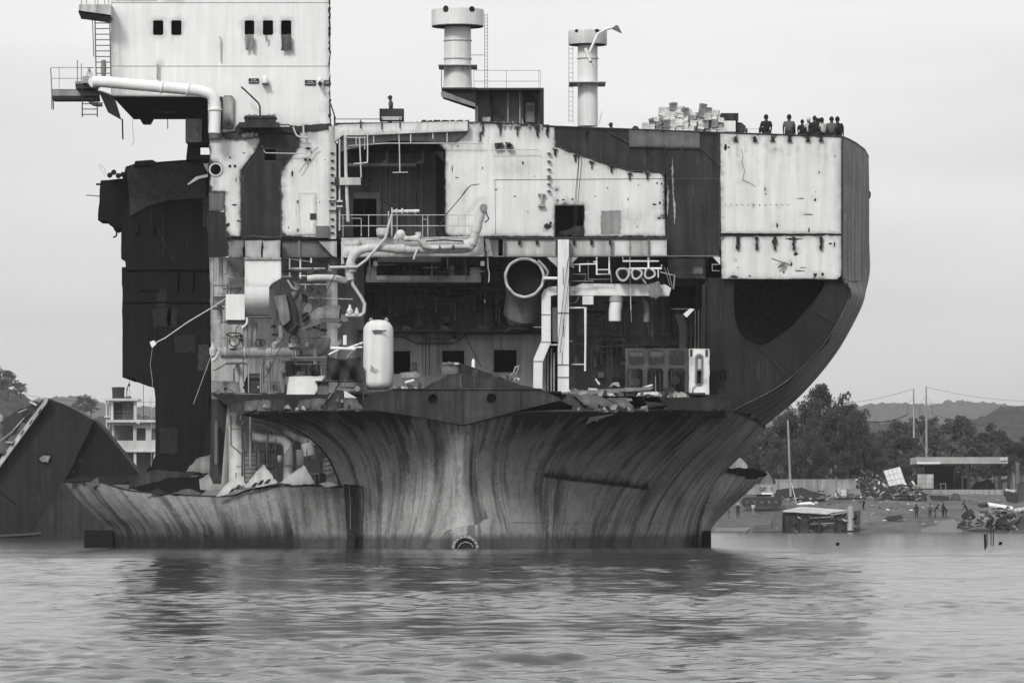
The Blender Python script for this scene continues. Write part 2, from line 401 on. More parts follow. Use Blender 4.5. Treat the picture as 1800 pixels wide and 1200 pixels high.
# ================================================================ SETTING: water, ground, hills
def build_water():
    rs = np.random.RandomState(3)
    d = np.concatenate([np.array([-300, -60, 2, 14, 24]), np.geomspace(32, 245, 770), np.linspace(246, 600, 260)]); nx = 474
    u = np.linspace(-1, 1, nx - 14); far = np.array([3000, 1400, 600, 260, 120, 50, 15.0]); edge = np.concatenate([-far, np.zeros(nx - 14), far[::-1]]); u = np.concatenate([-np.ones(7), u, np.ones(7)])
    hw = 10 + np.maximum(d, 0) * .125
    X = u[None, :] * hw[:, None] + edge[None, :]; Y = np.repeat((d - D)[:, None], nx, 1)
    Zw = np.zeros_like(X)
    calm = (edge == 0)[None, :] * (d > 30)[:, None]; amp0 = calm * 0.5 + calm * (.5 * np.exp(-((X / (6 + .06 * (Y + D))) ** 2)))     # rougher in the wake of the hull
    patch = .75 + .45 * np.sin(X * .11 + 2.0 * np.sin(Y * .045)) * np.sin(Y * .16 + 1.3 * np.sin(X * .07))
    for i in range(60):
        lam = 10 ** rs.uniform(-.6, .5); th = rs.normal(math.pi / 2, .8); k = 2 * math.pi / lam
        a = .0050 * lam / (1 + (lam / 2.0) ** 1.5) * rs.uniform(.5, 1.4)
        fade = np.clip(lam / (2.6 * np.gradient(d)), 0, 1)[:, None]
        ph = k * (math.cos(th) * X + math.sin(th) * Y) + rs.uniform(0, 6.28)
        ph = ph + 1.6 * np.sin(.21 * X / lam ** .4 + .17 * Y / lam ** .4 + i) 
        w = np.sin(ph); lee = np.interp(d, [34, 90, 150, 215, 250, 330, 600], [1.25, 1.1, .85, .5, .45, .8, .8])[:, None]; Zw += a * amp0 * patch * lee * fade * (w + .25 * np.cos(2 * ph))
    vs = np.stack([X, Y, Zw], -1).reshape(-1, 3); n0 = len(d)
    j, i = np.meshgrid(np.arange(n0 - 1), np.arange(nx - 1), indexing='ij'); a = (j * nx + i).ravel()
    fs = np.stack([a, a + 1, a + 1 + nx, a + nx], 1)
    # calm far-out sheet around the rippled part
    me = bpy.data.meshes.new('water'); me.from_pydata(vs, [], fs.tolist()); me.shade_smooth(); me.update()
    m, nt, b = mk('muddy_water'); g = NT(nt)
    pos = g.n('ShaderNodeNewGeometry').outputs['Position']
    n1 = g.noise(g.map(pos, (1.0, 1.3, 1)), 2.4, 4, .6, .8); n2 = g.noise(g.map(pos, (.05, .12, 1)), 1.0, 3, .5)
    g.put(b.inputs['Base Color'], g.rng(n2, .3, .7, .025, .04))
    b.inputs['Roughness'].default_value = .10; b.inputs['IOR'].default_value = 1.18
    g.put(b.inputs['Normal'], g.bump(n1, .18, .03))
    me.materials.append(m)
    o = bpy.data.objects.new('water', me); COL.objects.link(o); tag(o, 'grey rippled river water in front of the beached ship', 'water', kind='structure')
build_water()
def vnoise(x, y, z=0.0): return mnoise.noise(Vector((x, y, z)))
def ground_z(x, y):
    # shore at Y=318 in front of the camera's right, banks rising behind
    y = y - 321 - 3 * vnoise(x * .03, 0, 5)
    if y < 0: return max(-2.0, y * .06) - .1
    z = float(np.interp(y, [0, 14, 29, 50, 80, 130, 300], [0, 1.45, 3.45, 4.4, 4.6, 5.6, 6.5])) + .25 * vnoise(x * .15, y * .15, 1) * min(1, y / 8) + .12 * vnoise(x * .6, y * .6, 2) * min(1, y / 8)
    return z - .1
def build_ground():
    ys = np.concatenate([np.array([-400, -245, 0, 200, 280, 300]), np.arange(310, 480, 2.5), np.geomspace(485, 6000, 40)]); xs = np.concatenate([np.array([-3000, -900, -400]), np.arange(-130, 131, 2.6), np.array([400, 900, 3000])])
    vs = [(x, y, ground_z(x, y)) for y in ys for x in xs]; nx = len(xs)
    fs = [(j * nx + i, j * nx + i + 1, (j + 1) * nx + i + 1, (j + 1) * nx + i) for j in range(len(ys) - 1) for i in range(nx - 1)]
    me = bpy.data.meshes.new('ground'); me.from_pydata(vs, [], fs); me.shade_smooth()
    m, nt, b = mk('trampled_mud'); g = NT(nt); pos = g.n('ShaderNodeNewGeometry').outputs['Position']
    n1 = g.noise(pos, .25, 6, .65); n2 = g.noise(pos, 1.6, 6, .7); n3 = g.noise(pos, 5, 4, .7)
    v = g.m('ADD', g.m('MULTIPLY', n1, .5), g.m('MULTIPLY', n2, .5))
    c = g.rng(v, .36, .64, .03, .14); lit = g.rng(n3, .66, .72)
    g.put(b.inputs['Base Color'], g.mix(lit, c, .45)); b.inputs['Roughness'].default_value = .9
    g.put(b.inputs['Normal'], g.bump(n2, .6, .15)); me.materials.append(m)
    o = bpy.data.objects.new('ground', me); COL.objects.link(o); tag(o, 'muddy shore ground strewn with litter behind the ship', 'ground', kind='structure')
build_ground()
def interp(prof, x):
    for (a, b), (c, d) in zip(prof, prof[1:]):
        if a <= x <= c: t = (x - a) / (c - a); t = t * t * (3 - 2 * t); return b + (d - b) * t
    return prof[0][1] if x < prof[0][0] else prof[-1][1]
def build_hills(name, prof, Y, depth, label, seed, amp, tone, q=1.0):
    """a wooded ridge: prof = skyline (px,py) at depth Y"""
    vs = []; nx, ny = 1500, 40; k = K(Y)
    for j in range(ny):
        f = j / (ny - 1); y = Y - depth * (1 - f) * 1.0 + depth * .5 * f * 0
        for i in range(nx):
            px = -420 + 2640 * i / (nx - 1); x = (px - 900) * k
            top = Zp(interp(prof, px), Y); z = 2 + (top - 2) * (math.sin(f * math.pi / 2) ** .9)
            b1 = mnoise.fractal(Vector((x * .05 * q, y * .05 * q, seed)), .8, 2.0, 5); b2 = abs(vnoise(x * .18 * q, y * .18 * q, seed + 3)); b3 = abs(vnoise(x * .5 * q, y * .5 * q, seed + 9)); b4 = abs(vnoise(x * 1.3 * q, y * 1.1 * q, seed + 5))
            z += amp * (b1 * .7 + b2 * .8 + b3 * .8 + b4 * .6 - .5) * min(1, f * 4 + .1)
            vs.append((x, y, z))
    # back slope
    for i in range(nx):
        x, y, z = vs[(ny - 1) * nx + i]; vs.append((x, Y + depth * .4, 0))
    fs = [(j * nx + i, j * nx + i + 1, (j + 1) * nx + i + 1, (j + 1) * nx + i) for j in range(ny) for i in range(nx - 1)]
    me = bpy.data.meshes.new(name); me.from_pydata(vs, [], fs); me.shade_smooth()
    m, nt, b = mk('wooded_slope'); g = NT(nt); pos = g.n('ShaderNodeNewGeometry').outputs['Position']
    n1 = g.noise(pos, .06 * q, 5, .6); n2 = g.noise(pos, .45 * q, 6, .75)
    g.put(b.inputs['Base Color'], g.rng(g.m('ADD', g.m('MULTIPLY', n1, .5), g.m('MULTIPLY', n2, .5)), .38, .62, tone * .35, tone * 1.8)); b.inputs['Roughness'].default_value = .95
    g.put(b.inputs['Normal'], g.bump(n2, 1.0, 2.0 / q)); me.materials.append(m)
    o = bpy.data.objects.new(name, me); COL.objects.link(o); return tag(o, label, 'hills', kind='structure')
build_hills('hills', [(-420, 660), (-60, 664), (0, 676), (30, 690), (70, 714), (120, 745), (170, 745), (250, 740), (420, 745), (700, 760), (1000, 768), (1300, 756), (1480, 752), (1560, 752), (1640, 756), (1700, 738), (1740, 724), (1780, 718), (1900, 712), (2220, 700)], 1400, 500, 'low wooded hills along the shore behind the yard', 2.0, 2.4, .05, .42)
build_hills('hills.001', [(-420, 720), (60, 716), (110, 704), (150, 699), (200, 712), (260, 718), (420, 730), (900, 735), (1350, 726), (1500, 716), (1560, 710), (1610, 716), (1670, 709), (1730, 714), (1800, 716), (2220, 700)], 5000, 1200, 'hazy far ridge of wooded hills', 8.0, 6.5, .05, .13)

# ================================================================ SHIP
SHIP = empty('ship', P(812, 962, 0), 'huge half dismantled ship cut open across its stern, beached in shallow water', 'ship')
# ---------------- lower hull: stern counter, skeg and flare
LC = [
    [(420, 726, -3.0), (505, 747, -1.5), (565, 788, .2), (597, 850, 1.2), (606, 915, 1.6), (612, 985, 1.8)],
    [(530, 722, -4.5), (590, 757, -2.6), (630, 805, -.6), (645, 862, .2), (648, 915, .6), (648, 985, .8)],
    [(640, 720, -5.4), (665, 760, -3.4), (685, 805, -1.6), (690, 862, -.8), (685, 915, -.5), (680, 985, -.5)],
    [(700, 724, -5.6), (718, 764, -4), (728, 805, -2.6), (728, 860, -2), (720, 915, -1.9), (705, 985, -2)],
    [(765, 736, -5.7), (773, 768, -4.7), (778, 805, -3.7), (775, 860, -3.2), (765, 915, -3.5), (745, 985, -4.0)],
    [(812, 745, -5.8), (812, 778, -5.2), (811, 820, -4.7), (810, 872, -4.4), (814, 922, -4.9), (816, 985, -5.6)],
    [(860, 736, -5.7), (852, 768, -4.7), (845, 805, -3.7), (846, 860, -3.2), (858, 915, -3.5), (880, 985, -4.0)],
    [(930, 724, -5.6), (908, 766, -4.0), (893, 810, -2.6), (892, 860, -2.0), (902, 915, -1.9), (918, 985, -2.0)],
    [(1030, 722, -5.4), (985, 766, -3.4), (955, 812, -1.6), (945, 862, -.8), (948, 915, -.5), (950, 985, -.5)],
    [(1120, 721, -4.5), (1070, 768, -2.4), (1025, 818, -.4), (1005, 866, .4), (995, 917, .8), (985, 985, .9)],
    [(1210, 721, -3), (1165, 765, -.8), (1115, 812, 1.2), (1080, 862, 2.2), (1055, 915, 2.6), (1040, 985, 2.8)],
    [(1290, 721, -.4), (1240, 765, 1.6), (1190, 812, 3.2), (1150, 862, 4.2), (1120, 915, 4.8), (1100, 985, 5)],
    [(1345, 748, 12), (1303, 796, 12), (1262, 838, 12), (1236, 880, 12), (1222, 920, 12), (1214, 985, 12)],
    [(1330, 760, 24), (1290, 800, 24), (1248, 842, 24), (1222, 880, 24), (1205, 920, 24), (1200, 985, 24)],
]
out = grid_surface(LC, 14, 90)
def hdark(p, u, v):
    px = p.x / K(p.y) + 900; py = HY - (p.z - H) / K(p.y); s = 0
    if v < .38: s = max(0, (1.05 + .5 * vnoise(px * .03, 4)) * (1 - v / .38) * (1 if abs(px - 812) > 90 else .5) * (1 if px < 1150 else max(.3, 1 - (px - 1150) / 200)))     # darker band below the cut, fading downwards
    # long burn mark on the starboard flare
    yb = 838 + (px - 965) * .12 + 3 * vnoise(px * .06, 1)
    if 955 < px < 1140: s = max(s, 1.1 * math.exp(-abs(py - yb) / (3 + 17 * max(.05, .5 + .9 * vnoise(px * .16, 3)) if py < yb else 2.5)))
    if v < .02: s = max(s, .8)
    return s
sheet(MB(), out, hdark).build('stern_plating', 'hull', SHIP, smooth=True)
# cut rim of the counter
rim = [Vector(p) for p in out[0]]
MB().tubew(rim[:int(len(rim) * .85)], .05, 6).build('cut_rim', 'dgrey2', SHIP)
MB().tubew([r[0] for r in out], .05, 6).build('torn_edge', 'soot', SHIP)
for v_ in (.82,):      # plate seams across the stern
    q = [Vector(t) + Vector((0, -.008, 0)) for t in out[int(89 * v_)][96:-20]]; MB().tubew(q, .012, 4).build('plate_seam', 'mgrey', SHIP)
for i_ in (20, 46, 95, 120, 146):
    q = [Vector(out[j][i_]) + Vector((0, -.008, 0)) for j in range(14, 84)]; MB().tubew(q, .012, 4).build('plate_seam', 'rust', SHIP)
for k in range(90):             # ragged lip: torn scraps standing along the cut rim
    i_ = rnd.choice(list(range(2, 46)) + list(range(108, 165))); c_ = Vector(out[0][min(i_, len(out[0]) - 1)]); w, h = rnd.uniform(.05, .3), rnd.uniform(.04, .3); mb = MB()
    q = [c_ + Vector((-w, 0, -.06)), c_ + Vector((w, 0, -.06)), c_ + Vector((w * rnd.uniform(-.6, 1), rnd.uniform(-.1, .3), h)), c_ + Vector((-w * rnd.uniform(0, 1), rnd.uniform(-.1, .3), h * rnd.uniform(.3, 1)))]
    mb.add(q + [t + Vector((0, .04, 0)) for t in q], [(0, 1, 2, 3), (7, 6, 5, 4), (0, 4, 5, 1), (1, 5, 6, 2), (2, 6, 7, 3), (3, 7, 4, 0)]); mb.build('lip_scrap', rnd.choice(['iron', 'dgrey2', 'rust', 'mgrey', 'dgrey', 'lgrey']), SHIP)
# propeller shaft boss at the foot of the skeg
def ringtube(c, r, ri, y0, y1, n=28):
    mb = MB(); vs = []; fs = []
    for rr, yy in ((ri, y1), (ri, y0), (r, y0), (r * 1.04, y1)):
        for k in range(n):
            a = 2 * math.pi * k / n; vs.append((c[0] + rr * math.cos(a), yy, c[1] + rr * math.sin(a)))
    for i in range(3):
        for k in range(n):
            a, b = i * n + k, i * n + (k + 1) % n; fs.append((a, b, b + n, a + n))
    return mb.add(vs, fs)
cb = P(818, 964, -6.2)
boss = MB(); vs = []
for t, rr in ((-6.6, .66), (-6.4, .72), (-5.6, .86), (-4.4, 1.25), (-3.2, 1.9)): vs.append(((cb.x, t, cb.z), rr))
boss.tubew([v[0] for v in vs], [v[1] for v in vs], 28)
bo = boss.build('shaft_boss', 'hull', SHIP, smooth=True)
ringtube((cb.x, cb.z), .64, .5, -6.75, -6.5).build('flange', 'steel', bo)
MB().lathe((0, 0), [(0, .01), (0.01, .49)], 24)
dk = MB(); dk.tubew([(cb.x, -6.66, cb.z), (cb.x, -6.3, cb.z)], .52, 24); dk.build('shaft_end', 'soot', bo)
for k in range(9):
    a = math.pi * (k + .5) / 9; mb = MB(); mb.tubew([(cb.x + .57 * math.cos(a), -6.83, cb.z + .57 * math.sin(a)), (cb.x + .57 * math.cos(a), -6.7, cb.z + .57 * math.sin(a))], .035, 6); mb.build('bolt', 'pipe', bo)

tb('shaft_arc', 'lgrey', [(805, 962), (810, 955), (819, 952), (828, 955), (832, 961)], .8, -6.7, parent=bo)
# ---------------- starboard side plating (vertical streaks, then the turn of the bilge)
SC = [
    [(1480, 239, 0), (1480, 320, 0), (1480, 420, 0), (1481, 488, .1), (1494, 520, .3), (1452, 600, .2), (1380, 672, .1), (1290, 721, -.4)],
    [(1490, 243, 2.5), (1490, 320, 2.5), (1490, 420, 2.5), (1491, 490, 2.5), (1502, 524, 2.6), (1458, 606, 3), (1391, 681, 3), (1303, 731, 3)],
    [(1505, 251, 6), (1506, 320, 6), (1506, 420, 6), (1506, 492, 6), (1512, 532, 6), (1464, 612, 7), (1398, 688, 7), (1322, 740, 7)],
    [(1520, 263, 9.5), (1521, 330, 9.5), (1521, 420, 9.5), (1521, 488, 9.5), (1516, 536, 9.5), (1470, 617, 10), (1406, 692, 10), (1338, 747, 10)],
    [(1527, 276, 13), (1528, 335, 13), (1528, 420, 13), (1528, 486, 13), (1508, 545, 13), (1471, 618, 13), (1410, 692, 13), (1345, 748, 12)],
    [(1520, 292, 26), (1521, 345, 26), (1521, 430, 26), (1520, 500, 26), (1497, 550, 26), (1455, 622, 26), (1395, 694, 26), (1330, 760, 24)],
]
out2 = grid_surface(SC, 6, 70)
sheet(MB(), out2, lambda p, u, v: (.9 * math.exp(-u / .03) + .5 * math.exp(-v / .012))).build('side_plating', 'side', SHIP, smooth=True)
MB().tubew([r[0] for r in out2], .045, 6).build('side_cut_rim', 'dgrey2', SHIP)
# knuckle seam where the side turns in
kn = [r.lerp(r, 0) for r in out2[int(70 * .435)]]
MB().tubew([P(1481, 489, -.02)] + [P(1492, 494, 2.6), P(1507, 494, 6), P(1527, 487, 12.9)], .035, 5).build('knuckle_seam', 'dgrey', SHIP)
pl('bracket_stub', 'black', [(1526, 330), (1531, 340), (1530, 348), (1526, 352)], 13.2, .3, grid=0)
# ---------------- starboard forefoot seen beyond, top torn off
SP = [
    [(1228, 842, 15), (1222, 870, 14), (1210, 905, 13.2), (1206, 940, 13), (1205, 985, 13)],
    [(1262, 828, 14), (1250, 860, 13.4), (1236, 900, 13), (1228, 936, 12.6), (1226, 985, 12.6)],
    [(1306, 836, 17), (1285, 864, 15), (1257, 898, 14), (1239, 936, 13), (1238, 985, 13)],
    [(1346, 833, 22), (1318, 861, 20), (1281, 895, 18), (1250, 932, 16), (1248, 985, 16)],
]
o3 = grid_surface(SP, 7, 26)
sheet(MB(), o3, lambda p, u, v: .7 * math.exp(-v / .04)).build('bilge_plating', 'side', SHIP, smooth=True)
pl('torn_plating', 'dgrey', jag([(1250, 836), (1270, 824), (1300, 821), (1325, 823), (1340, 827), (1350, 833), (1344, 838), (1310, 841), (1280, 839)], 1.2, 7, 4), 17.5, .4, soot=.5)
bx('rudder_stub', 'black', 1238, 932, 1250, 966, 11.5, 13)
# ---------------- port lower hull in front of the opened engine room
PC = [
    [(112, 846, 6), (138, 878, 6), (168, 908, 6), (194, 934, 6), (197, 985, 6)],
    [(172, 846, 5.0), (190, 875, 4.6), (215, 905, 4.4), (240, 935, 4.4), (244, 985, 4.6)],
    [(240, 863, 3.6), (256, 886, 3.1), (276, 910, 2.8), (292, 937, 2.8), (296, 985, 3)],
    [(390, 872, 2), (396, 890, 1.4), (403, 912, 1.2), (411, 938, 1.2), (413, 985, 1.4)],
    [(440, 860, 1.7), (446, 882, 1.1), (453, 909, .9), (460, 938, .9), (462, 985, 1.1)],
    [(500, 852, 1.3), (504, 876, .7), (510, 908, .5), (515, 938, .5), (518, 985, .6)],
    [(560, 853, 1.1), (563, 877, .5), (566, 908, .4), (569, 938, .4), (570, 985, .5)],
    [(604, 855, 1), (606, 880, .4), (608, 910, .3), (610, 940, .3), (612, 985, .4)],
]
o4 = grid_surface(PC, 8, 34)
sheet(MB(), o4, lambda p, u, v: max(.9 * math.exp(-v / .03), .55 * max(0, (v - .42) / .3) if u < .72 else 0)).build('port_plating', 'port', SHIP, smooth=True)
MB().tubew(o4[0], .04, 5).build('port_torn_edge', 'soot', SHIP)
bx('keel_block', 'black', 148, 931, 198, 970, 5.6, 9)
pl('hull_frame', 'soot', jag([(605, 850), (623, 852), (625, 900), (622, 975), (610, 975), (609, 900)], .8, 9, 6), .2, .5, soot=0, grid=0)
tb('frame_flange', 'mgrey', [(613, 852, .05), (616, 880, .05), (616, 930, .05)], .7)
tb('weld_seam', 'soot', [(622, 852, .5), (637, 856, .1), (639, 875, .1), (638, 920, .3)], .9)
# jagged edge plating lying along the port cut
for i, (pts, mt, Y) in enumerate([
    ([(112, 845), (140, 838), (236, 836), (245, 831), (238, 842), (190, 852), (150, 855), (140, 846)], 'dgrey', 5.4),
    ([(236, 836), (268, 826), (345, 828), (330, 842), (280, 846), (225, 860)], 'dgrey2', 4.6),
    ([(228, 858), (300, 838), (368, 836), (372, 855), (345, 872), (262, 866)], 'black', 4.2),
    ([(300, 866), (330, 858), (355, 866), (342, 873)], 'mgrey', 2.6),
    ([(255, 868), (275, 858), (300, 868)], 'dgrey2', 2.9),
    ([(350, 842), (366, 832), (375, 850), (372, 862), (352, 860)], 'white2', 3.0),
    ([(160, 846), (172, 838), (175, 852), (162, 856)], 'mgrey', 4.9),
    ([(325, 832), (345, 806), (372, 798), (376, 830)], 'lgrey', 5.0)]):
    pl('torn_plate', mt, jag(pts, .8, 8, i + 20), Y, .12, soot=.5)
# white plates with sawn-off frames above the port edge
for i, (pts) in enumerate([
    [(380, 872), (398, 850), (420, 838), (428, 836), (432, 852), (416, 858), (400, 868)],
    [(428, 856), (446, 836), (464, 815), (488, 848), (468, 853), (450, 856)],
    [(492, 848), (512, 832), (533, 817), (553, 848), (530, 852), (508, 850)],
    [(560, 850), (580, 846), (594, 853), (575, 856)]]):
    pl('sawn_plate', 'white', jag(pts, 1.1, 5, i + 40), 1.15 - .1 * i, .1, soot=.35, w=3)
for i, (x, y) in enumerate([(408, 862), (418, 856), (447, 852), (458, 848), (470, 846), (512, 846), (522, 845), (539, 838), (585, 852)]):
    pl('frame_stub', 'soot', [(x - 6, y + 3), (x + 1, y - 4), (x + 5, y - 5), (x + 1, y + 2)], 1.0 - .004 * i, .08, grid=0)

# ---------------- main cut bulkhead: upper plates at Y = 0
T = lambda x: interp([(360, 226), (590, 216), (845, 214), (975, 222), (1265, 233), (1480, 240)], x)   # deck edge line
pl('port_bulkhead', 'white', jag([(368, 240), (458, 236), (458, 252), (425, 300), (425, 416), (396, 416), (394, 372), (394, 338), (368, 338)], .6, 9, 1), 0, holes=[circ(379, 298, 9.5)],
   soot=1.0, w=4, stains=[(379, 298, 14, 13, .75), (404, 292, 5, 4, .8), (413, 292, 5, 4, .8), (440, 300, 8, 5, .3), (402, 276, 4, 3, .6), (410, 240, 40, 6, .7), (380, 325, 3, 25, .45), (413, 320, 9, 14, .5), (450, 250, 22, 10, .35)])
pl('hole_dark', 'black', circ(379, 298, 12), .5, .1, grid=0)
pl('rim_ring', 'pipe', circ(379, 298, 12), -.06, .1, holes=[circ(379, 298, 9.5)], grid=0)
for x in (404, 413): pl('hole_plug', 'soot', circ(x, 292, 2.6, 8), -.02, .02, grid=0)
pl('torn_strip', 'white2', jag([(392, 234), (458, 231), (457, 242), (394, 245)], 1.5, 5, 3), -.12, .05, soot=.9, w=3)
pl('cut_panel', 'mgrey', [(367, 338), (394, 338), (393, 371), (367, 371)], .02, soot=.7)
pl('dark_panel', 'dgrey', jag([(365, 372), (396, 372), (400, 416), (402, 450), (366, 452)], .8, 8, 4), .03, soot=.4)
pl('dark_strip', 'dgrey', jag([(458, 230), (525, 230), (526, 258), (494, 302), (495, 417), (426, 417), (426, 302), (459, 254)], .5, 9, 5), .06, holes=[rect(464.5, 262, 486, 282.5)], soot=.8, w=6,
   stains=[(462, 310, 10, 40, .3), (480, 380, 12, 20, .25)])
pl('door_bulkhead', 'white', jag([(525, 228), (585, 221), (592, 300), (592, 419), (495, 416), (493, 302), (526, 258)], .5, 9, 6), 0, soot=.9, w=4,
   stains=[(541, 262, 9, 4, 1), (548, 268, 4, 4, .9), (541, 281, 9, 6, .9), (545, 238, 14, 9, .8), (580, 300, 4, 90, .35), (512, 310, 6, 14, .45), (548, 385, 12, 6, .3), (500, 370, 4, 50, .4), (535, 240, 40, 12, .3)])
d = pl('door', 'white', rect(525, 339, 556, 412), -.04, .03, soot=.5, w=1.5); pl('lock_plate', 'iron', rect(545, 375, 556, 386), -.07, .02, parent=d, grid=0)
for y in (352, 402): pl('hinge', 'mgrey', rect(521.5, y, 525, y + 4), -.06, .04, parent=d, grid=0)
bx('junction_box', 'mgrey', 555, 397, 578, 418, -.4, 0)
bx('step_column', 'white2', 578, 222, 591, 420, -.22, 0)
for y in (268, 281, 294, 306, 320, 332, 346, 358, 368, 384, 396, 408): bx('climbing_step', 'soot', 581, y, 587, y + 2, -.34, -.21)
for y in (349, 366): bx('column_clamp', 'pipe', 577, y, 590, y + 3, -.42, -.2)
tb('handrail', 'lgrey', [(526, 303), (534, 291), (553, 263), (560, 259)], .8, -.2)
tb('bent_pipe', 'pipe', [(463, 264), (467, 269), (520, 270), (537, 269)], .9, -.25)
tb('vent_pipe', 'pipe', [(515, 223), (521, 237), (528, 241), (541, 242)], 1.6, -.3, smooth=True)
tb('vent_stub', 'pipe', [(533, 218), (534, 240)], 1.8, -.3)
# big opening
pl('lintel', 'white', [(588, 222), (596, 219), (822, 213), (822, 230), (634, 238), (602, 238), (588, 250)], -.5, .5, soot=.5, w=2.5, stains=[(672, 222, 2, 10, .7), (703, 220, 2, 8, .7), (738, 222, 3, 12, .4)])
pl('arch_plate', 'lgrey', [(592, 238), (845, 228), (845, 252), (770, 250), (690, 247), (606, 264), (596, 268)], .05, .3, soot=.3)
pl('main_bulkhead', 'white', jag([(767, 250), (800, 250), (822, 230), (822, 215), (845, 215), (975, 222), (977, 258), (1030, 277), (1075, 292), (1110, 302), (1168, 304), (1170, 416), (1026, 416), (1026, 362), (976, 362), (976, 417), (782, 416), (782, 265)], .45, 9, 8), 0,
   soot=.9, w=4.5, stains=[(905, 295, 40, 14, .33), (845, 240, 4, 24, 1), (880, 225, 5, 14, .9), (877, 255, 8, 7, .7), (910, 222, 8, 8, .9), (945, 224, 9, 8, .9), (963, 400, 9, 9, 1), (940, 230, 30, 14, .45), (800, 250, 30, 20, .25),
           (978, 333, 5, 4, .9), (980, 352, 5, 4, .9), (995, 350, 5, 4, .8), (1007, 352, 5, 4, .7), (1060, 390, 2, 20, .4), (1095, 385, 46, 20, .42), (1150, 360, 7, 4, .9), (1160, 360, 5, 4, .9), (1158, 382, 5, 4, .8),
           (815, 350, 6, 40, .28), (850, 375, 8, 24, .3), (1090, 290, 60, 16, .3), (1000, 275, 40, 16, .3), (976, 245, 5, 30, .7), (925, 415, 60, 6, .5)])
tb('weld_seam', 'mgrey', [(870, 316), (1168, 314)], .35, -.02)
tb('weld_seam', 'mgrey', [(870, 316), (871, 412)], .3, -.02)
tb('wire_conduit', 'pipe', [(605, 257), (680, 252), (850, 252)], .9, -.35)
tb('wire_conduit', 'pipe', [(862, 264), (944, 263), (948, 267)], .7, -.3)
for x, y in ((874, 256), (880, 255), (893, 254), (897, 258)): pl('torn_fitting', 'iron', jag([(x - 5, y - 4), (x + 4, y - 5), (x + 5, y + 3), (x - 4, y + 5)], 1, 3, x), -.3, .25, grid=0)
for y in (268, 282, 296, 308, 312, 322, 334): bx('climbing_step', 'mgrey', 962, y, 968, y + 2, -.25, 0)
mb = MB(); mb.box(946, 340, 958, 343, -.25, 0).box(950, 343, 954, 360, -.25, 0).box(946, 360, 958, 363, -.25, 0); mb.build('pad_eye', 'lgrey', SHIP)
pl('door_recess', 'black', rect(972, 358, 1030, 420), 1.2, .1, grid=0)
pl('doorway_rubble', 'iron', jag([(978, 414), (990, 406), (1004, 402), (1020, 396), (1026, 398), (1026, 416)], 1.5, 4, 5), .6, .2, grid=0)
pl('scrub_panel', 'lgrey', jag(rect(1056, 370, 1092, 412), .8, 6, 7), -.01, .012, soot=.2)
# dark upper strake
pl('dark_strake', 'dgrey', jag([(975, 222), (1100, 227), (1230, 232), (1265, 233), (1266, 420), (1264, 452), (1172, 452), (1171, 304), (1110, 301), (1075, 291), (1030, 276), (977, 257)], .4, 9, 9), .04, soot=.75, w=5,
   stains=[(1090, 262, 8, 7, .7), (1036, 232, 14, 5, .8), (1140, 280, 5, 4, .9), (1236, 362, 7, 6, .6), (1060, 240, 10, 6, .5)])
pl('grey_panel', 'mgrey', [(1105, 228), (1230, 232), (1230, 259), (1106, 257)], -.02, .05, soot=.5, w=3, stains=[(1212, 240, 14, 8, .5), (1130, 233, 6, 4, .6), (1162, 234, 5, 4, .6), (1193, 236, 5, 4, .6)])
for x in (1105, 1136, 1168, 1199, 1231): tb('stiffener', 'dgrey2', [(x, 256), (x, 274)], .9, -.03)
tb('brace', 'dgrey2', [(1070, 232), (1105, 252)], 1.2, -.05); tb('brace', 'dgrey2', [(1231, 260), (1264, 293)], 1.0, -.05)
tb('ledge', 'dgrey2', [(1105, 258), (1232, 261)], 1.0, -.06); tb('deck_seam', 'mgrey', [(1172, 314), (1264, 314)], .3, -.0)
for i, pts in enumerate([[(1181, 275), (1184, 300), (1184, 340), (1188, 360), (1186, 396), (1184, 370), (1181, 320)], [(1174, 322), (1176, 350), (1174, 380), (1172, 350)]]):
    pl('paint_run', 'lgrey', jag(pts, .6, 5, 3 + i), .02, .02, grid=0)
pl('lower_strake', 'dgrey', jag([(1172, 455), (1240, 454), (1240, 490), (1180, 488)], .6, 7, 11), .1, soot=.4); pl('hatch_panel', 'mgrey', rect(1217, 469, 1236, 482), .06, .03, soot=.8, w=2)
pl('corner_gusset', 'white', [(1252, 450), (1266, 452), (1266, 466)], 0, .06, soot=.3, w=2)
mb = MB(); mb.tube([(1265, 465), (1252, 465), (1252, 476), (1265, 476)], 1, 6, .2); mb.build('grab_rail', 'lgrey', SHIP)
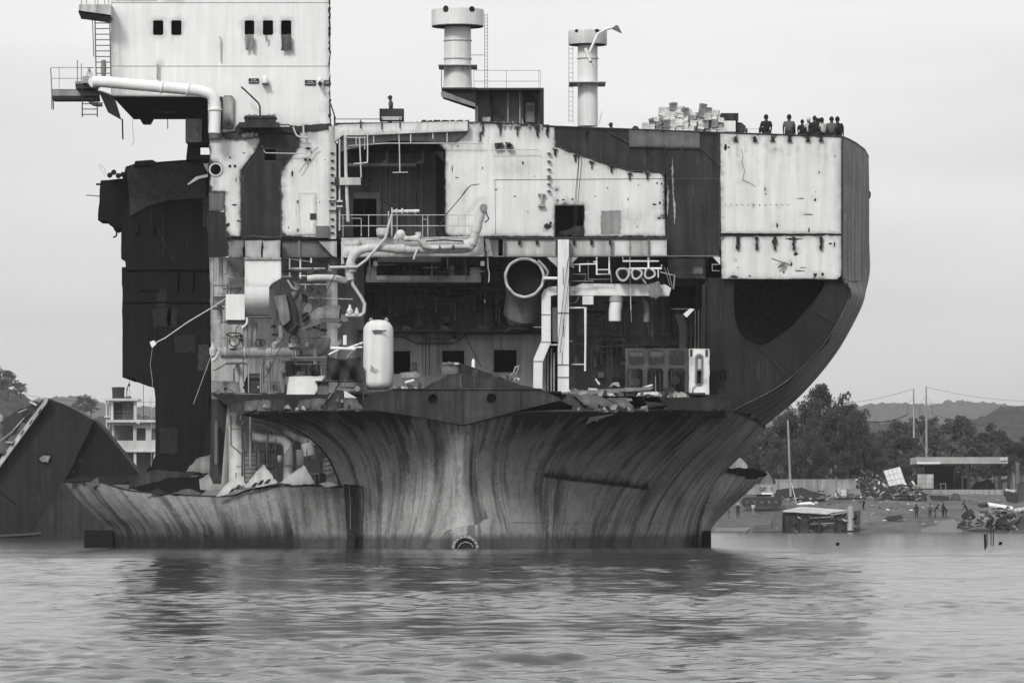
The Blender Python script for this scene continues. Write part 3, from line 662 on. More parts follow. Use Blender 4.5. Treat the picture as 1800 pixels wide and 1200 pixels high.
# starboard white plates
st = [(x, 243, 7, 7, 1) for x in (1293, 1327, 1388, 1420, 1443)] + [(1358, 245, 6, 8, 1), (1360, 264, 6, 5, .9), (1275, 252, 7, 8, .45)] + [(x, 360, 1.8, 1.8, 1) for x in range(1275, 1392, 10)]
st += [(x, 262, 2, 22 + (x * 7) % 17, .38) for x in range(1270, 1478, 13)] + [(1474, 320, 6, 90, .4), (1365, 395, 10, 5, .4), (1433, 350, 4, 4, .8), (1413, 375, 10, 3, .4), (1345, 335, 2, 6, .5), (1440, 303, 4, 6, .5), (1310, 320, 14, 3, .4), (1303, 290, 3, 12, .4)]
pl('starboard_plate', 'white', jag([(1266, 233), (1480, 240), (1480, 411), (1267, 410)], .3, 10, 12, (1,)), 0, soot=.75, w=3, stains=st, grid=7)
pl('starboard_plate_lower', 'white', jag([(1267, 416), (1480, 414), (1479, 484), (1472, 491), (1268, 490)], .6, 9, 13), 0, soot=.8, w=3.5, grid=7,
   stains=[(x, 427, 4, 13, 1.0) for x in (1297, 1330, 1362, 1395, 1443)] + [(1400, 440, 5, 5, .8), (1376, 466, 9, 5, .9), (1389, 462, 6, 8, .5), (1410, 475, 16, 3, .5), (1290, 485, 10, 6, .9), (1433, 484, 6, 5, .9), (1444, 484, 8, 5, .9), (1466, 428, 5, 4, .6), (1293, 458, 2, 2, 1), (1296, 474, 2, 2, 1)])
pl('plate_gap', 'soot', rect(1264, 408, 1481, 418), .08, .05, grid=0)
for x in (1293, 1327, 1358, 1388, 1420, 1443):
    pl('cut_bracket', 'soot', jag([(x - 2, 240), (x + 2, 240), (x + 2, 245), (x + 5, 248), (x - 4, 248), (x - 2, 245)], .7, 3, x), -.14, .14, grid=0)
for x in (1297, 1330, 1362, 1395, 1443):
    pl('cut_bracket', 'soot', jag([(x - 2.5, 416), (x + 3, 416), (x + 2, 430 + x % 7), (x + 3, 437), (x - 2, 438)], 1.2, 4, x), -.16, .16, grid=0)
for x, y in ((1011, 272), (1040, 284), (1075, 292), (1107, 304), (1138, 304), (976, 262)):
    pl('cut_bracket', 'soot', jag([(x - 5, y - 1), (x + 5, y + 1), (x + 1, y + 4), (x + 1, y + 11), (x - 1, y + 12), (x - 2, y + 4)], .8, 3, x), -.12, .12, grid=0)
for x, y in ((848, 218), (880, 220), (910, 220), (945, 222), (1030, 226), (963, 222)):
    pl('cut_bracket', 'soot', jag([(x - 2, y - 3), (x + 2, y - 3), (x + 1, y + 20), (x - 2, y + 16)], 1.0, 4, x), -.12, .12, grid=0)
random.seed(4)
for k in range(26):
    x = rnd.uniform(880, 960); pl('torn_sliver', 'scrapl' if k % 3 else 'iron', jag([(x - 3, 219), (x + 3, 219.5), (x + rnd.uniform(-2, 3), 222 + rnd.uniform(1, 8))], .6, 2, k), -.1 - .005 * k, .03, grid=0) if k < 14 else None
tb('scar', 'mgrey', [(1303, 262), (1306, 275), (1304, 285), (1309, 300), (1305, 316), (1318, 322), (1328, 328)], .4, -.01)
tb('scar', 'soot', [(1356, 454), (1373, 460), (1390, 466)], .6, -.01)
pl('loose_flap', 'mgrey', [(1366, 471), (1376, 461), (1382, 460), (1379, 468), (1372, 470)], -.2, .03, grid=0)
text('R', 'letter', 1485, 383, 4, 1.2, SHIP, 'draught_mark', h=9)
def marks(lst, seed=3, mat='soot', Y=-.012):
    r = random.Random(seed)
    for (x, y, a, b) in lst:
        pl('burn_mark', mat, jag([(x + a * math.cos(t) * r.uniform(.5, 1.2), y + b * math.sin(t) * r.uniform(.5, 1.2)) for t in np.linspace(0, 6.28, 8)[:-1]], .3, 2, int(x * 3 + y)), Y - r.uniform(0, .004), .02, grid=0)
marks([(x, 360, 1.1, 1.0) for x in range(1275, 1392, 10)] + [(1433, 351, 2, 3), (1345, 333, 1, 4), (1346, 341, 2, 1.5), (1434, 337, 1.2, 1), (1480 - 12, 275, 2, 1.2), (1440, 303, 1.2, 3), (1366, 396, 2, 5), (1420, 377, 9, 1), (1408, 349, 10, .8), (1275, 258, 3, 7), (1281, 259, 3, 1.5), (1422, 404, 2, 5)])
marks([(978, 333, 2.4, 1.8), (980, 352, 2.6, 2.4), (1150, 359, 4, 2), (1160, 357, 3, 3), (1158, 384, 3, 2), (1155, 322, 1.6, 2), (1163, 323, 1.6, 3), (805, 257, 2, 2), (848, 295, 1, 3), (919, 287, 1.5, 4), (872, 333, 4, 1), (963, 398, 7, 5), (968, 392, 3, 3), (990, 351, 3, 2), (1006, 350, 3, 2), (1068, 330, 1, 2), (852, 360, 3, 1), (795, 296, 1, 6), (803, 312, 5, 1), (1122, 325, 1.5, 1), (1104, 350, 1, 3), (1046, 345, 1.4, 1), (905, 345, 3, 1), (1120, 398, 1, 2), (940, 310, 1.2, 1), (928, 372, 2, .8)], 5)
marks([(541, 261, 6, 2), (548, 268, 2, 2), (537, 281, 3, 3), (545, 281, 3, 3), (541, 287, 1, 4), (514, 305, 2, 6), (404, 277, 2, 2), (447, 262, 1, 3), (428, 269, 4, 1), (415, 315, 1, 5), (571, 281, 1, 1), (400, 395, 5, 4), (412, 360, 5, 2), (419, 388, 6, 1.4), (562, 355, 1, 2), (552, 392, 1, 1), (536, 398, 1, 3), (507, 400, 1, 2)], 6)
marks([(1297, 470, 1.4, 1.4), (1294, 458, 1.4, 1.2), (1318, 485, 2, 2), (1399, 446, 4, 4), (1412, 470, 8, 1), (1404, 476, 10, 1), (1378, 478, 2, 3), (1433, 483, 4, 4), (1446, 482, 3, 4), (1467, 430, 2, 5), (1460, 428, 3, 2), (1391, 464, 2, 4), (1290, 486, 8, 2), (1330, 432, 2, 7), (1395, 420, 16, 1.5)], 8)
for k in range(90):     # torn slivers along the cut deck edge
    x = rnd.uniform(592, 1478); y = interp([(590, 216), (845, 214), (975, 222), (1265, 233), (1480, 240)], x) + 1; h = rnd.uniform(.6, 3.2); w = rnd.uniform(1, 6); pl('edge_sliver', rnd.choice(['iron', 'iron', 'dgrey2', 'rust']), [(x - w, y), (x - w * .2, y - h), (x + w * .5, y - h * .5), (x + w, y + .4)], .0 + rnd.uniform(-.08, .2), .06, grid=0)
for k in range(46):     # torch slag hanging from the lower edges of the cut plates
    x = rnd.uniform(782, 1168); y = 416; h = rnd.uniform(1, 5); w = rnd.uniform(1, 5); pl('edge_sliver', 'soot', [(x - w, y - 1), (x + w, y - 1), (x + w * .3, y + h), (x - w * .2, y + h * .6)], -.06 - rnd.uniform(0, .04), .04, grid=0)
# deck, capping and inside closure
def strip_deck(name, mat, pts, Y0s, Y1, th, z=None):
    mb = MB(); vs = []
    for (x, y), Y0 in zip(pts, Y0s):
        a = P(x, y, Y0); vs += [(a.x, Y0, a.z), (a.x, Y1, a.z), (a.x, Y0, a.z - th), (a.x, Y1, a.z - th)]
    n = len(pts); fs = []
    for i in range(n - 1):
        a = i * 4; b = a + 4
        fs += [(a, b, b + 1, a + 1), (a + 2, a + 3, b + 3, b + 2), (a, a + 2, b + 2, b), (a + 1, b + 1, b + 3, a + 3)]
    fs += [(0, 1, 3, 2), ((n - 1) * 4, (n - 1) * 4 + 2, (n - 1) * 4 + 3, (n - 1) * 4 + 1)]
    return mb.add(vs, fs).build(name, mat, SHIP)
strip_deck('weather_deck', 'dgrey', [(590, 216), (845, 214), (975, 222), (1265, 233), (1480, 240), (1497, 247), (1514, 258)], [.01, .01, .01, .01, .01, 4.4, 8.4], 30, .12)
tb('deck_edge_bar', 'dgrey2', [(845, 214), (975, 222), (1265, 233), (1480, 240)], 1.1, -.03)
tb('deck_edge_bar', 'dgrey2', [(1480, 240, 0), (1490, 243.5, 2.5), (1505, 251.5, 6), (1520, 263, 9.5), (1527, 276, 13)], 1.3)
bx('tween_deck', 'dgrey', 366, 416, 1268, 421, .12, 12)
bx('engine_deck', 'dgrey2', 372, 690, 640, 693, -.6, 12); bx('engine_deck', 'dgrey', 640, 690, 1240, 694, -2.6, 12)
pl('aft_bulkhead', 'dgrey', [(420, 250), (1500, 262), (1500, 480), (1440, 560), (1380, 640), (1290, 700), (420, 700)], 12.2, .1, grid=0)
pl('aft_bulkhead', 'dgrey', rect(1180, 690, 1290, 760), 12.2, .1, grid=0)
# starboard bulkhead with its great curved cut
hole = [(1291, 493), (1290, 530), (1292, 560), (1300, 585), (1315, 600), (1335, 607), (1352, 602), (1375, 586), (1400, 567), (1425, 540), (1445, 510), (1452, 493)]
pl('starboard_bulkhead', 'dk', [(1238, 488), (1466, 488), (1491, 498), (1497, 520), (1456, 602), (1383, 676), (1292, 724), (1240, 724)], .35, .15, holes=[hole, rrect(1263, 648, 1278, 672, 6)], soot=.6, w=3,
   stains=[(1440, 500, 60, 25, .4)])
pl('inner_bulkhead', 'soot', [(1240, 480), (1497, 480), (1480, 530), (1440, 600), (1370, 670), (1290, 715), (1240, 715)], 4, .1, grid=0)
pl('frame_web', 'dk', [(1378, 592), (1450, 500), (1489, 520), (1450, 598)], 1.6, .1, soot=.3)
tb('stiffener', 'dgrey2', [(1335, 609), (1379, 656)], .8, .25); tb('stiffener', 'dgrey2', [(1436, 550), (1465, 566)], .8, .25)
# ================================================================ superstructure and deck fittings
A_X3 = P(578, 0, 15.2).x; A_X0, A_X1, A_X2 = P(195, 0).x, P(365, 0).x, P(580, 0).x
wins = [rrect(269, 36, 287, 62), rrect(301, 36, 319, 62), rrect(430, 36, 447, 62), rrect(462, 36, 480, 62), rrect(494, 36, 512, 62), rect(203, -16, 275, 1), rect(292, -16, 323, .5)]
acc = pl('accommodation_block', 'clean', jag([(195, -20), (580, -20), (581, 60), (580, 130), (582, 218), (545, 222), (500, 224), (395, 232), (366, 234), (365, 170), (200, 168), (195, 164)], .3, 12, 30, (0, 9, 10)), .4, .08, holes=wins, soot=.45, w=2,
    stains=[(578, 50, 4, 18, .8), (578, 150, 5, 8, .9), (577, 185, 5, 30, .8), (579, 215, 5, 20, .6), (277, 112, 5, 3, 1), (277, 130, 2, 22, .4), (460, 215, 70, 12, .3), (466, 147, 7, 4, .35), (575, 3, 4, 3, .9), (575, 117, 4, 2, .9), (388, 85, 2, 20, .25), (400, 205, 12, 25, .5), (534, 205, 2, 5, .7), (514, 203, 2, 4, .8), (488, 206, 2, 5, .8)], grid=10)
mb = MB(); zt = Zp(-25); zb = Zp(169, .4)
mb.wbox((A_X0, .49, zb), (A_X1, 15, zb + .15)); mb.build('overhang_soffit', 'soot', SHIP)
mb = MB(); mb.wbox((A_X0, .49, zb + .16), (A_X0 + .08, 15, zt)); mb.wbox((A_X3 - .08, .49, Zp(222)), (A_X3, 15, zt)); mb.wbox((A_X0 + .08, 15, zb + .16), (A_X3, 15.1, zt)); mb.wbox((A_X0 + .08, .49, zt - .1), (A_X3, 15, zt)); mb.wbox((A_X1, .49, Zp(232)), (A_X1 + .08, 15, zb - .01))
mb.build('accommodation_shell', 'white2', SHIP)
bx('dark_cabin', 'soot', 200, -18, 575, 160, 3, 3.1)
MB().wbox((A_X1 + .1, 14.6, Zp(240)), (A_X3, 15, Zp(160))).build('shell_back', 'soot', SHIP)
for y in (5, 116.5): tb('deck_seam', 'mgrey', [(195, y), (580, y)], .35, .39)
mb = MB(); q = [P(173, 160, .2), P(200, 169, .3), P(213, 211, 14), P(190, 198, 14)]; mb.add(q + [v + Vector((0, .1, .05)) for v in q], [(3, 2, 1, 0), (4, 5, 6, 7), (0, 1, 5, 4), (1, 2, 6, 5), (2, 3, 7, 6), (3, 0, 4, 7)]); mb.build('corner_bracket', 'mgrey', SHIP)
tb('soffit_beam', 'lgrey', [(173, 160, .1), (200, 168.5, .1), (366, 169.5, .1)], 1.6)
pl('soffit_flap', 'mgrey', jag([(258, 195), (275, 193), (312, 190), (310, 198), (280, 199)], .8, 5, 6), 9, .05, grid=0)
pl('soffit_motor', 'iron', [(245, 198), (268, 198), (268, 208), (263, 217), (250, 217), (245, 208)], 12, 1.0, grid=0)
for i, (x, y0, y1, r) in enumerate([(215, 209, 245, 1.4), (294, 172, 227, .8), (244, 166, 178, .6)]): tb('hanging_pipe', 'iron', [(x, y0), (x + 1, y1)], r, 13)
tb('hanging_wire', 'cable', [(233, 210), (234, 236), (236, 246), (232, 257)], .35, 13)
for p, q in (((305, 176), (319, 181)), ((325, 175), (342, 172))): tb('hanging_wire', 'lgrey', [p, q], .4, 6)
# port pipe along the front
pp = tb('exhaust_pipe', 'clean', [(163, 144, -1.0), (180, 144, -1.0), (220, 147.5, -1.0), (331, 157.5, -1.0), (356, 161, -1.0), (372, 168, -1.0), (378, 182, -1.0), (378, 205, -1.0), (377, 234, -1.0)], 10, n=18, smooth=True)
for (x, y, vx) in ((285, 153, 1), (331, 157.5, 1)): MB().tube([(x - 1, y - .2, -1), (x + 1, y + .2, -1)], 12.2, 18).build('flange', 'clean', pp)
MB().tube([(378, 191, -1), (378, 194, -1)], 12.5, 18).build('flange', 'clean', pp)
MB().smoothtube([(166, 144, -1), (164, 146, .3), (166, 150, 2)], 10.3, 14).build('elbow', 'clean', pp)
pl('soft_door', 'white2', rrect(391, 168, 411, 226, 4), .2, .15, stains=[(402, 218, 12, 22, .9)], soot=.8, w=2)
pl('door_shadow', 'soot', rect(386, 170, 391, 230), .3, .08, grid=0)
pl('cut_edge', 'soot', jag([(577.5, 0), (580.5, 0), (581, 218), (578.5, 218)], 1.0, 5, 77), .3, .1, grid=0)
# windows' hanging clothes (things)
def cloth(name, pts, mat, label, seed):
    r = random.Random(seed); mb = MB(); mb.poly(jag(pts, .35, 3, seed), .2, .04, grid=2.2)
    for i, v in enumerate(mb.v): mb.v[i] = v + Vector((0, -.05 - .05 * math.sin(v.x * 22 + seed) * min(1, (mb.v[0].z - v.z + .1) * 2), 0))
    return tag(mb.build(name, mat, None, smooth=True), label, 'clothing', 'laundry hung from the cabin windows')
cloth('hanging_trousers', [(431, 61), (446, 61), (447, 74), (446, 88), (441, 88), (440, 70), (438, 70), (437, 88), (432, 88), (431, 74)], 'denim', 'pale trousers hanging below a cabin window by both legs', 1)
cloth('hanging_cloth', [(494, 61), (512, 61), (513, 75), (514, 90), (507, 89), (500, 90), (494, 89), (495, 75)], 'cloth2', 'dark grey cloth hanging below the rightmost cabin window', 2)
cloth('hanging_rag', [(466, 62), (470, 62), (470, 70), (468, 76), (467, 68)], 'denim', 'thin pale rag dangling from the middle window of three', 3)
# signs and lamps
for x0, y0, x1, y1, l in ((437, 138, 455, 146.5, ('C/R', 'PORT STORE')), (536, 141, 555, 150, ('E/R MAIN', 'ENGINE ROOM')), (569.5, 141, 581, 150.5, ('E/R', 'ENTRY'))):
    s_ = pl('name_plate', 'signm', rect(x0, y0, x1, y1), .34, .05, grid=0)
    text(l[0], 'letter', (x0 + x1) / 2, y0 + 2.7, (x1 - x0) * .5, .33, s_, h=2.2); text(l[1], 'letter', (x0 + x1) / 2, y0 + 6.2, (x1 - x0) * .8, .33, s_, h=2.2)
for x, y in ((466, 139), (562.5, 141)):
    l_ = MB().lathepx(x, .1, [(y + 7, 4.4), (y + 1, 5), (y - 3, 4.2), (y - 6, 2)], 14).build('lamp_shade', 'clean', SHIP, smooth=True)
bx('lamp_rim', 'mgrey', 460, 146, 472, 147.3, -.05, .4)
pl('diamond_plate', 'signm', [(562.5, 141.5), (566.5, 147), (562.5, 154), (558.5, 147)], -.1, .1, grid=0)
tb('drain_pipe', 'lgrey', [(277, 113), (277, 140)], 1.8, .2)
tb('wall_pipe', 'white2', [(386, 64), (388, 70), (388, 108)], 1.2, .3)
tb('davit_arm', 'dgrey', [(424, 153), (430, 158), (454, 181), (457, 188), (457, 226)], 1.5, -.4)
mb = MB(); mb.box(430, 203, 484, 215, -.9, 0).box(428, 206, 486, 208, -.95, .05).box(420, 215, 490, 224, -1.0, .2); o = mb.build('hatch_cover', 'dgrey', SHIP)
for x in (436, 446, 470, 478): MB().tube([(x, 204, -.5), (x, 201.5, -.5), (x + 5, 201.5, -.5), (x + 5, 204, -.5)], .5, 5).build('grip', 'iron', o)
pl('torn_coaming', 'dgrey2', jag([(413, 226), (418, 218), (430, 215), (452, 222), (525, 222), (545, 220), (582, 217), (586, 226), (525, 232), (460, 234), (415, 234)], 1.5, 6, 8), -.06, .08, soot=.7)
tb('coaming_cable', 'cable', [(484, 215), (496, 220), (506, 219), (516, 223)], 1.0, -.3)
pl('edge_box', 'mgrey', rect(367, 234, 391, 244), -.2, .3, soot=.7, w=2)
# port bridge-wing platforms, ladders
wing = MB(); 
a = [P(139, 8, -1), P(195, 8, -1), P(195, 30, -1), P(138, 22, -1)]; b = [v + Vector((0, 3.5, 0)) for v in a]
wing.add(a + b, [(3, 2, 1, 0), (4, 5, 6, 7), (0, 1, 5, 4), (1, 2, 6, 5), (3, 0, 4, 7)]); w_ = wing.build('wing_platform', 'white2', SHIP)
mb = MB(); q = [P(138, 22.3, -1), P(195, 30.3, -1), P(195, 39, 2.5), P(143, 34, 2.5)]; mb.add(q + [v + Vector((0, 0, .1)) for v in q], [(3, 2, 1, 0), (4, 5, 6, 7), (0, 1, 5, 4), (2, 3, 7, 6)]); mb.build('wing_soffit', 'iron', w_)
for x in (143, 152, 167, 172, 184, 191): MB().tube([(x, 8, -.8), (x, -20, -.8)], .8, 5).build('post', 'lgrey', w_)
ladder(167, 193, 36, 134, 10, -.6, 'mgrey', 1.2, dx=2)
tb('ladder_stay', 'mgrey', [(162.5, 36), (165, 100)], .8, -.7)
ladder(144.5, 171, 150, 206, 6, -.4, 'dgrey', 1.1)
mb = MB(); mb.tube([(91, 193), (91, 157), (89, 120)], .9, 6, 1).tube([(94, 193), (93, 170)], 1.3, 6, 1); mb.build('stay_post', 'mgrey', SHIP)
rail(89, 166, (119, 138, 157.5), 157.5, 1, (104,), 'lgrey', .6)
bx('catwalk_beam', 'dgrey', 92, 169, 172, 175, .8, 2.2); bx('catwalk_deck', 'lgrey', 91, 158, 172, 168.5, 1.0, 2.2)
mb = MB(); q = [P(131, 142, -.5), P(146, 134, 1.5), P(165, 134, 1.5), P(165, 146, -.5), P(131, 152, -.5), P(165, 156, -.5)]
mb.box(145, 134, 166, 146, -.5, 1.2); mb.box(132, 143, 145, 152, -.2, .9); pf = mb.build('wing_step', 'lgrey', SHIP)
bx('step_soffit', 'iron', 133, 147, 166, 156, -.3, 1.3)
for x, y in ((136, 106), (143, 112)): tb('wing_post', 'lgrey', [(x, y), (x, 143)], .9, -.4)
mb = MB(); 
for k in range(5): mb.tube([(157, 120, 0), (151 + k * 3.2, 134, 0)], .5, 5)
mb.tube([(152, 119.5, 0), (162, 119.5, 0)], 1.0, 5); mb.build('lamp_tripod', 'mgrey', SHIP)
MB().lathepx(182, 1.0, [(134, 4), (122, 5), (112, 4.5), (106, 4)], 14).build('vent_cowl', 'lgrey', SHIP, smooth=True)
MB().smoothtube([(157, 176, 4), (166, 183, 4), (180, 184, 4)], 4, 10).build('wing_pipe', 'mgrey', SHIP, smooth=True)
# ---------------- dark port side block
pl('port_side_block', 'black', jag([(221, 293), (240, 287), (365, 279), (370, 300), (371, 600), (374, 660), (367, 700), (362, 760), (352, 815), (346, 832), (254, 832), (268, 812), (273, 800), (273, 700), (271, 682), (266, 677), (240, 671), (238, 664), (215, 663), (215, 505), (214, 500), (214, 470), (221, 469), (220, 456), (213, 455), (213, 322)], .25, 14, 41), 6, 9, soot=.0, grid=24)
bx('side_ledge', 'black', 222, 470, 366, 474, 5.85, 6.0)
for k in range(22):
    x = rnd.uniform(225, 360); y = rnd.uniform(300, 800); x = max(x, 280) if y > 660 else x
    if rnd.random() < .6: tb('side_seam', rnd.choice(['soot', 'iron', 'black']), [(x, y), (x + rnd.uniform(-1, 1), min(810, y + rnd.uniform(30, 120)))], rnd.uniform(.4, .9), 5.97)
    else: pl('side_patch', rnd.choice(['soot', 'black', 'iron']), jag(rect(x, y, min(366, x + rnd.uniform(10, 45)), min(815, y + rnd.uniform(15, 60))), .8, 8, k), 5.965, .03, grid=0)
bx('side_lap', 'black', 216, 529, 370, 531, 5.9, 6.0)
tb('side_gusset', 'iron', [(272, 391), (305, 460)], .8, 5.95); bx('side_lug', 'black', 238, 392, 243, 408, 5.8, 6); bx('side_lug', 'black', 266, 390, 271, 408, 5.8, 6); bx('side_lug', 'black', 309, 476, 312, 510, 5.8, 6); bx('side_lug', 'black', 336, 476, 339, 510, 5.8, 6)
pl('side_curtain', 'iron', [(229, 386), (228, 380), (262, 362), (300, 352), (362, 348), (362, 283), (240, 290), (222, 296), (226, 330)], 5.9, .06, soot=.0, grid=0)
pl('wing_tank', 'black', jag([(177, 317), (222, 314), (222, 396), (200, 404), (199, 397), (192, 395), (190, 388), (172, 387)], .4, 9, 42), 7, 3, soot=0, grid=0)
for x, y in ((193, 308), (200, 303), (208, 309), (216, 307)):
    k_ = MB().tube([(x, y, 6.6), (x, y, 10)], 5, 12).build('pipe_bundle', 'iron', SHIP); MB().tube([(x, y, 6.5), (x, y, 6.62)], 3.4, 10).build('pipe_mouth', 'soot', k_)
tb('stub_pipe', 'iron', [(169, 324), (178, 324)], 2, 7.5); tb('bar_end', 'iron', [(151, 343), (165, 344), (177, 345)], .8, 7.5)
tb('hook', 'iron', [(203, 404), (205, 409), (204, 415), (199, 417)], 1.5, 8, smooth=True); tb('loop_wire', 'mgrey', [(185, 310), (176, 296), (175, 289), (183, 295), (186, 306)], .3, 8)
pl('block_lid', 'dgrey', [(234, 292), (238, 283), (268, 281), (275, 285), (272, 289)], 5.5, 2, soot=.3, grid=0)
pl('white_bracket', 'clean', [(329, 324), (344, 311), (365, 306), (365, 311), (350, 314), (331, 325)], 3, .12, soot=.3, w=1)
pl('white_gusset', 'white2', [(357, 288), (366, 287), (366, 305)], 3, .1, soot=.3, w=1)
mb = MB(); mb.box(326, 209, 355, 250, 3, 5); o = mb.build('vent_housing', 'lgrey', SHIP); pl('housing_front', 'steel', jag([(327, 222), (354, 220), (354, 250), (344, 246), (340, 250), (334, 240), (330, 250)], .5, 6, 5), 2.95, .04, parent=o, soot=.4)
tb('bracket_arm', 'iron', [(345, 224), (349, 232)], .9, 2.9)
pl('dark_pillar', 'soot', [(355, 205), (368, 205), (368, 250), (355, 254)], 3.2, 2, grid=0); pl('dark_stand', 'soot', [(330, 252), (345, 252), (350, 280), (327, 280)], 4, 2, grid=0); bx('dark_rail', 'soot', 345, 252, 368, 256, 3.5, 5); bx('dark_rail', 'soot', 347, 272, 368, 280, 3.5, 5); bx('dark_strut', 'soot', 348, 256, 351, 276, 3.8, 4.5)
# ---------------- big ventilators and deckhouse
def vent(cx, r, rc, y0, y1, yc0, yc1, Y, flanges, plat, name):
    o = MB().lathepx(cx, Y, [(y0, r * 1.02), (y1, r), (yc1, r)], 30).build(name, 'white', SHIP, smooth=True)
    MB().lathepx(cx, Y, [(yc1 + .5, r), (yc1, rc * .98), (yc1 - 1, rc), (yc0 + 1, rc), (yc0, rc * .97)], 34).build('vent_cap', 'white', o, smooth=True)
    MB().lathepx(cx, Y, [(yc1 + 1.6, r + .2), (yc1 + .7, rc * .99)], 34).build('cap_underside', 'soot', o)
    for y in flanges: MB().lathepx(cx, Y, [(y + .8, r + 1.8), (y - .8, r + 1.8)], 30).build('flange_ring', 'white2', o)
    for (y, rp) in plat:
        mb = MB(); k = K(Y); c = P(cx, y, Y)
        mb.box(cx - rp, y - .7, cx + rp, y + .9, Y - 1, Y + 1.6); mb.build('side_platform', 'white2', o)
        for s_ in (-1, -.45, .45, 1):
            xx = cx + s_ * r * .8; pl('platform_knee', 'white2', [(xx, y + 1), (xx + s_ * 9, y + 1), (xx, y + 10)], Y - .7, .06, parent=o, grid=0)
    return o
v1 = vent(804.5, 23.5, 46, 156, 110, 17, 47, 4, (72, 104), ((114, 34),), 'ventilator')
v1.location = (0, 0, 0)
MB().lathepx(804.5, 4, [(156, 26), (150, 25), (116, 24)], 30).build('vent_skirt', 'white', v1, smooth=True)
v2 = vent(1033, 17.5, 34, 222, 150, 54, 79, 5, (103,), ((144, 32),), 'ventilator')
for (v, spots) in ((v1, [(784, 20, 5, 6), (830, 20, 5, 5)]), (v2, [(1013, 57, 3, 3), (1049, 57, 4, 3)])):
    for (x, y, rx, ry) in spots:
        Yv = 4 if v is v1 else 5; cx, rc = (804.5, 46) if v is v1 else (1033, 34)
        dx = (x - cx) * K(Yv); R_ = rc * K(Yv) + .012; mb = MB(); vs = []; n = 9
        pts = jag(circ(x, y, rx, 12, ry), .5, 2, int(x)); q = []
        for (a, b) in pts:
            ddx = (a - cx) * K(Yv); q.append(Vector((P(cx, 0, Yv).x + ddx, Yv - math.sqrt(max(0, R_ * R_ - ddx * ddx)), Zp(b, Yv))))
        c = sum(q, Vector()) / len(q); ddx = c.x - P(cx, 0, Yv).x; c.y = Yv - math.sqrt(max(0, R_ * R_ - ddx * ddx))
        mb.add([c] + q, [(0, i + 1, (i + 1) % len(q) + 1) for i in range(len(q))]); mb.build('burn_mark', 'soot', v)
ladder(852, 857, 24, 156, 22, 4.2, 'lgrey', .5, v1); tb('ladder_arm', 'lgrey', [(826, 97), (853, 97)], .6, 4, parent=v1)
ladder(1000, 1007, 82, 216, 16, 5, 'lgrey', .5, v2)
jib = tb('jib_arm', 'clean', [(1036, 92), (1051, 60), (1064, 52), (1083, 47)], 2.4, 3.6); MB().tube([(1029, 85, 3.5), (1034, 100, 3.5), (1038, 108, 3.5)], 3, 10).build('jib_foot', 'clean', jib); pl('jib_head', 'mgrey', [(1076, 50), (1083, 44), (1087, 46), (1093, 58)], 3.4, .4, parent=jib, grid=0)
MB().tube([(1037.5, 107, 3.5), (1039, 110, 3.5)], 2.6, 8).build('jib_tip', 'soot', jib); MB().tube([(1039, 110, 3.5), (1046, 120, 3.5)], .3, 5).build('jib_wire', 'cable', jib)
# deckhouse under the first ventilator
dk_ = MB(); q = [P(776, 154, 1.5), P(838, 154, 1.5), P(836, 187, 4.0), P(775, 168, 1.5)]
mb = MB(); mb.add([P(776, 154, 1.2), P(837, 154, 1.2), P(837, 157, 1.2), P(776, 157, 1.2)] + [P(776, 154, 1.2) + Vector((0, 4, 0)), P(837, 154, 1.2) + Vector((0, 4, 0)), P(837, 157, 1.2) + Vector((0, 4, 0)), P(776, 157, 1.2) + Vector((0, 4, 0))], [(3, 2, 1, 0), (4, 5, 6, 7), (0, 1, 5, 4), (2, 3, 7, 6), (3, 0, 4, 7), (1, 2, 6, 5)])
hs = mb.build('deckhouse_lip', 'iron', SHIP)
pl('deckhouse_bracket', 'soot', [(777, 157), (838, 157), (836, 184), (777, 164)], 1.4, 3.4, grid=0)
pl('bracket_rim', 'lgrey', [(775, 162), (778, 160), (836, 182), (835, 188), (776, 170)], 1.25, .2, soot=.5, w=1)
pl('deckhouse_wall', 'mgrey', rect(836, 158, 954, 219), 3.0, .1, holes=[rect(862, 163, 866, 219)], soot=.5, w=3, stains=[(870, 196, 3, 3, .8), (880, 202, 3, 3, .9)])
bx('deckhouse_roof', 'iron', 836, 154.5, 956, 158, 1.5, 6)
MB().wbox((P(836, 0, 3.1).x, 5.4, Zp(219, 3)), (P(956, 0, 3.1).x, 5.5, Zp(156, 3))).build('deckhouse_back', 'soot', SHIP)
bx('deckhouse_corner', 'dgrey', 949, 158, 956, 219, 1.6, 3); bx('deckhouse_corner', 'lgrey', 835, 186, 840, 217, 2.2, 2.9)
for x, m_ in ((863, 'dgrey'), (893, 'lgrey'), (914, 'white2')): tb('pillar', m_, [(x, 159), (x, 218)], 1.4, 2.4)
d = pl('deckhouse_door', 'lgrey', rect(924, 180, 940, 215), 2.9, .06, soot=.5, w=1.5); pl('door_frame', 'dgrey', [(920, 164), (932, 164), (944, 174), (944, 218), (920, 218)], 2.95, .04, grid=0); pl('door_panel', 'mgrey', rect(925, 186, 938, 196), 2.86, .03, parent=d, grid=0)
for x, y in ((871, 195), (881, 203)): pl('switch_box', 'iron', rect(x - 2.5, y - 3, x + 2.5, y + 3), 2.7, .2, grid=0)
pl('white_notice', 'letter', rect(848, 206, 863, 216), 2.6, .1, grid=0)
for i in range(9): x = 860 + i * 8; pl('torn_sliver', 'lgrey' if i % 2 else 'iron', jag([(x, 219), (x + 2, 208 + (i * 5) % 7), (x + 5, 219)], .6, 2, i), 1.2, .03, grid=0)
rail(833, 950, (124, 143), 156, 2.0, (833, 890, 950, 947), 'lgrey', .5); rail(776, 777, (121, 140), 154, 1.4, (776,), 'mgrey', .8)
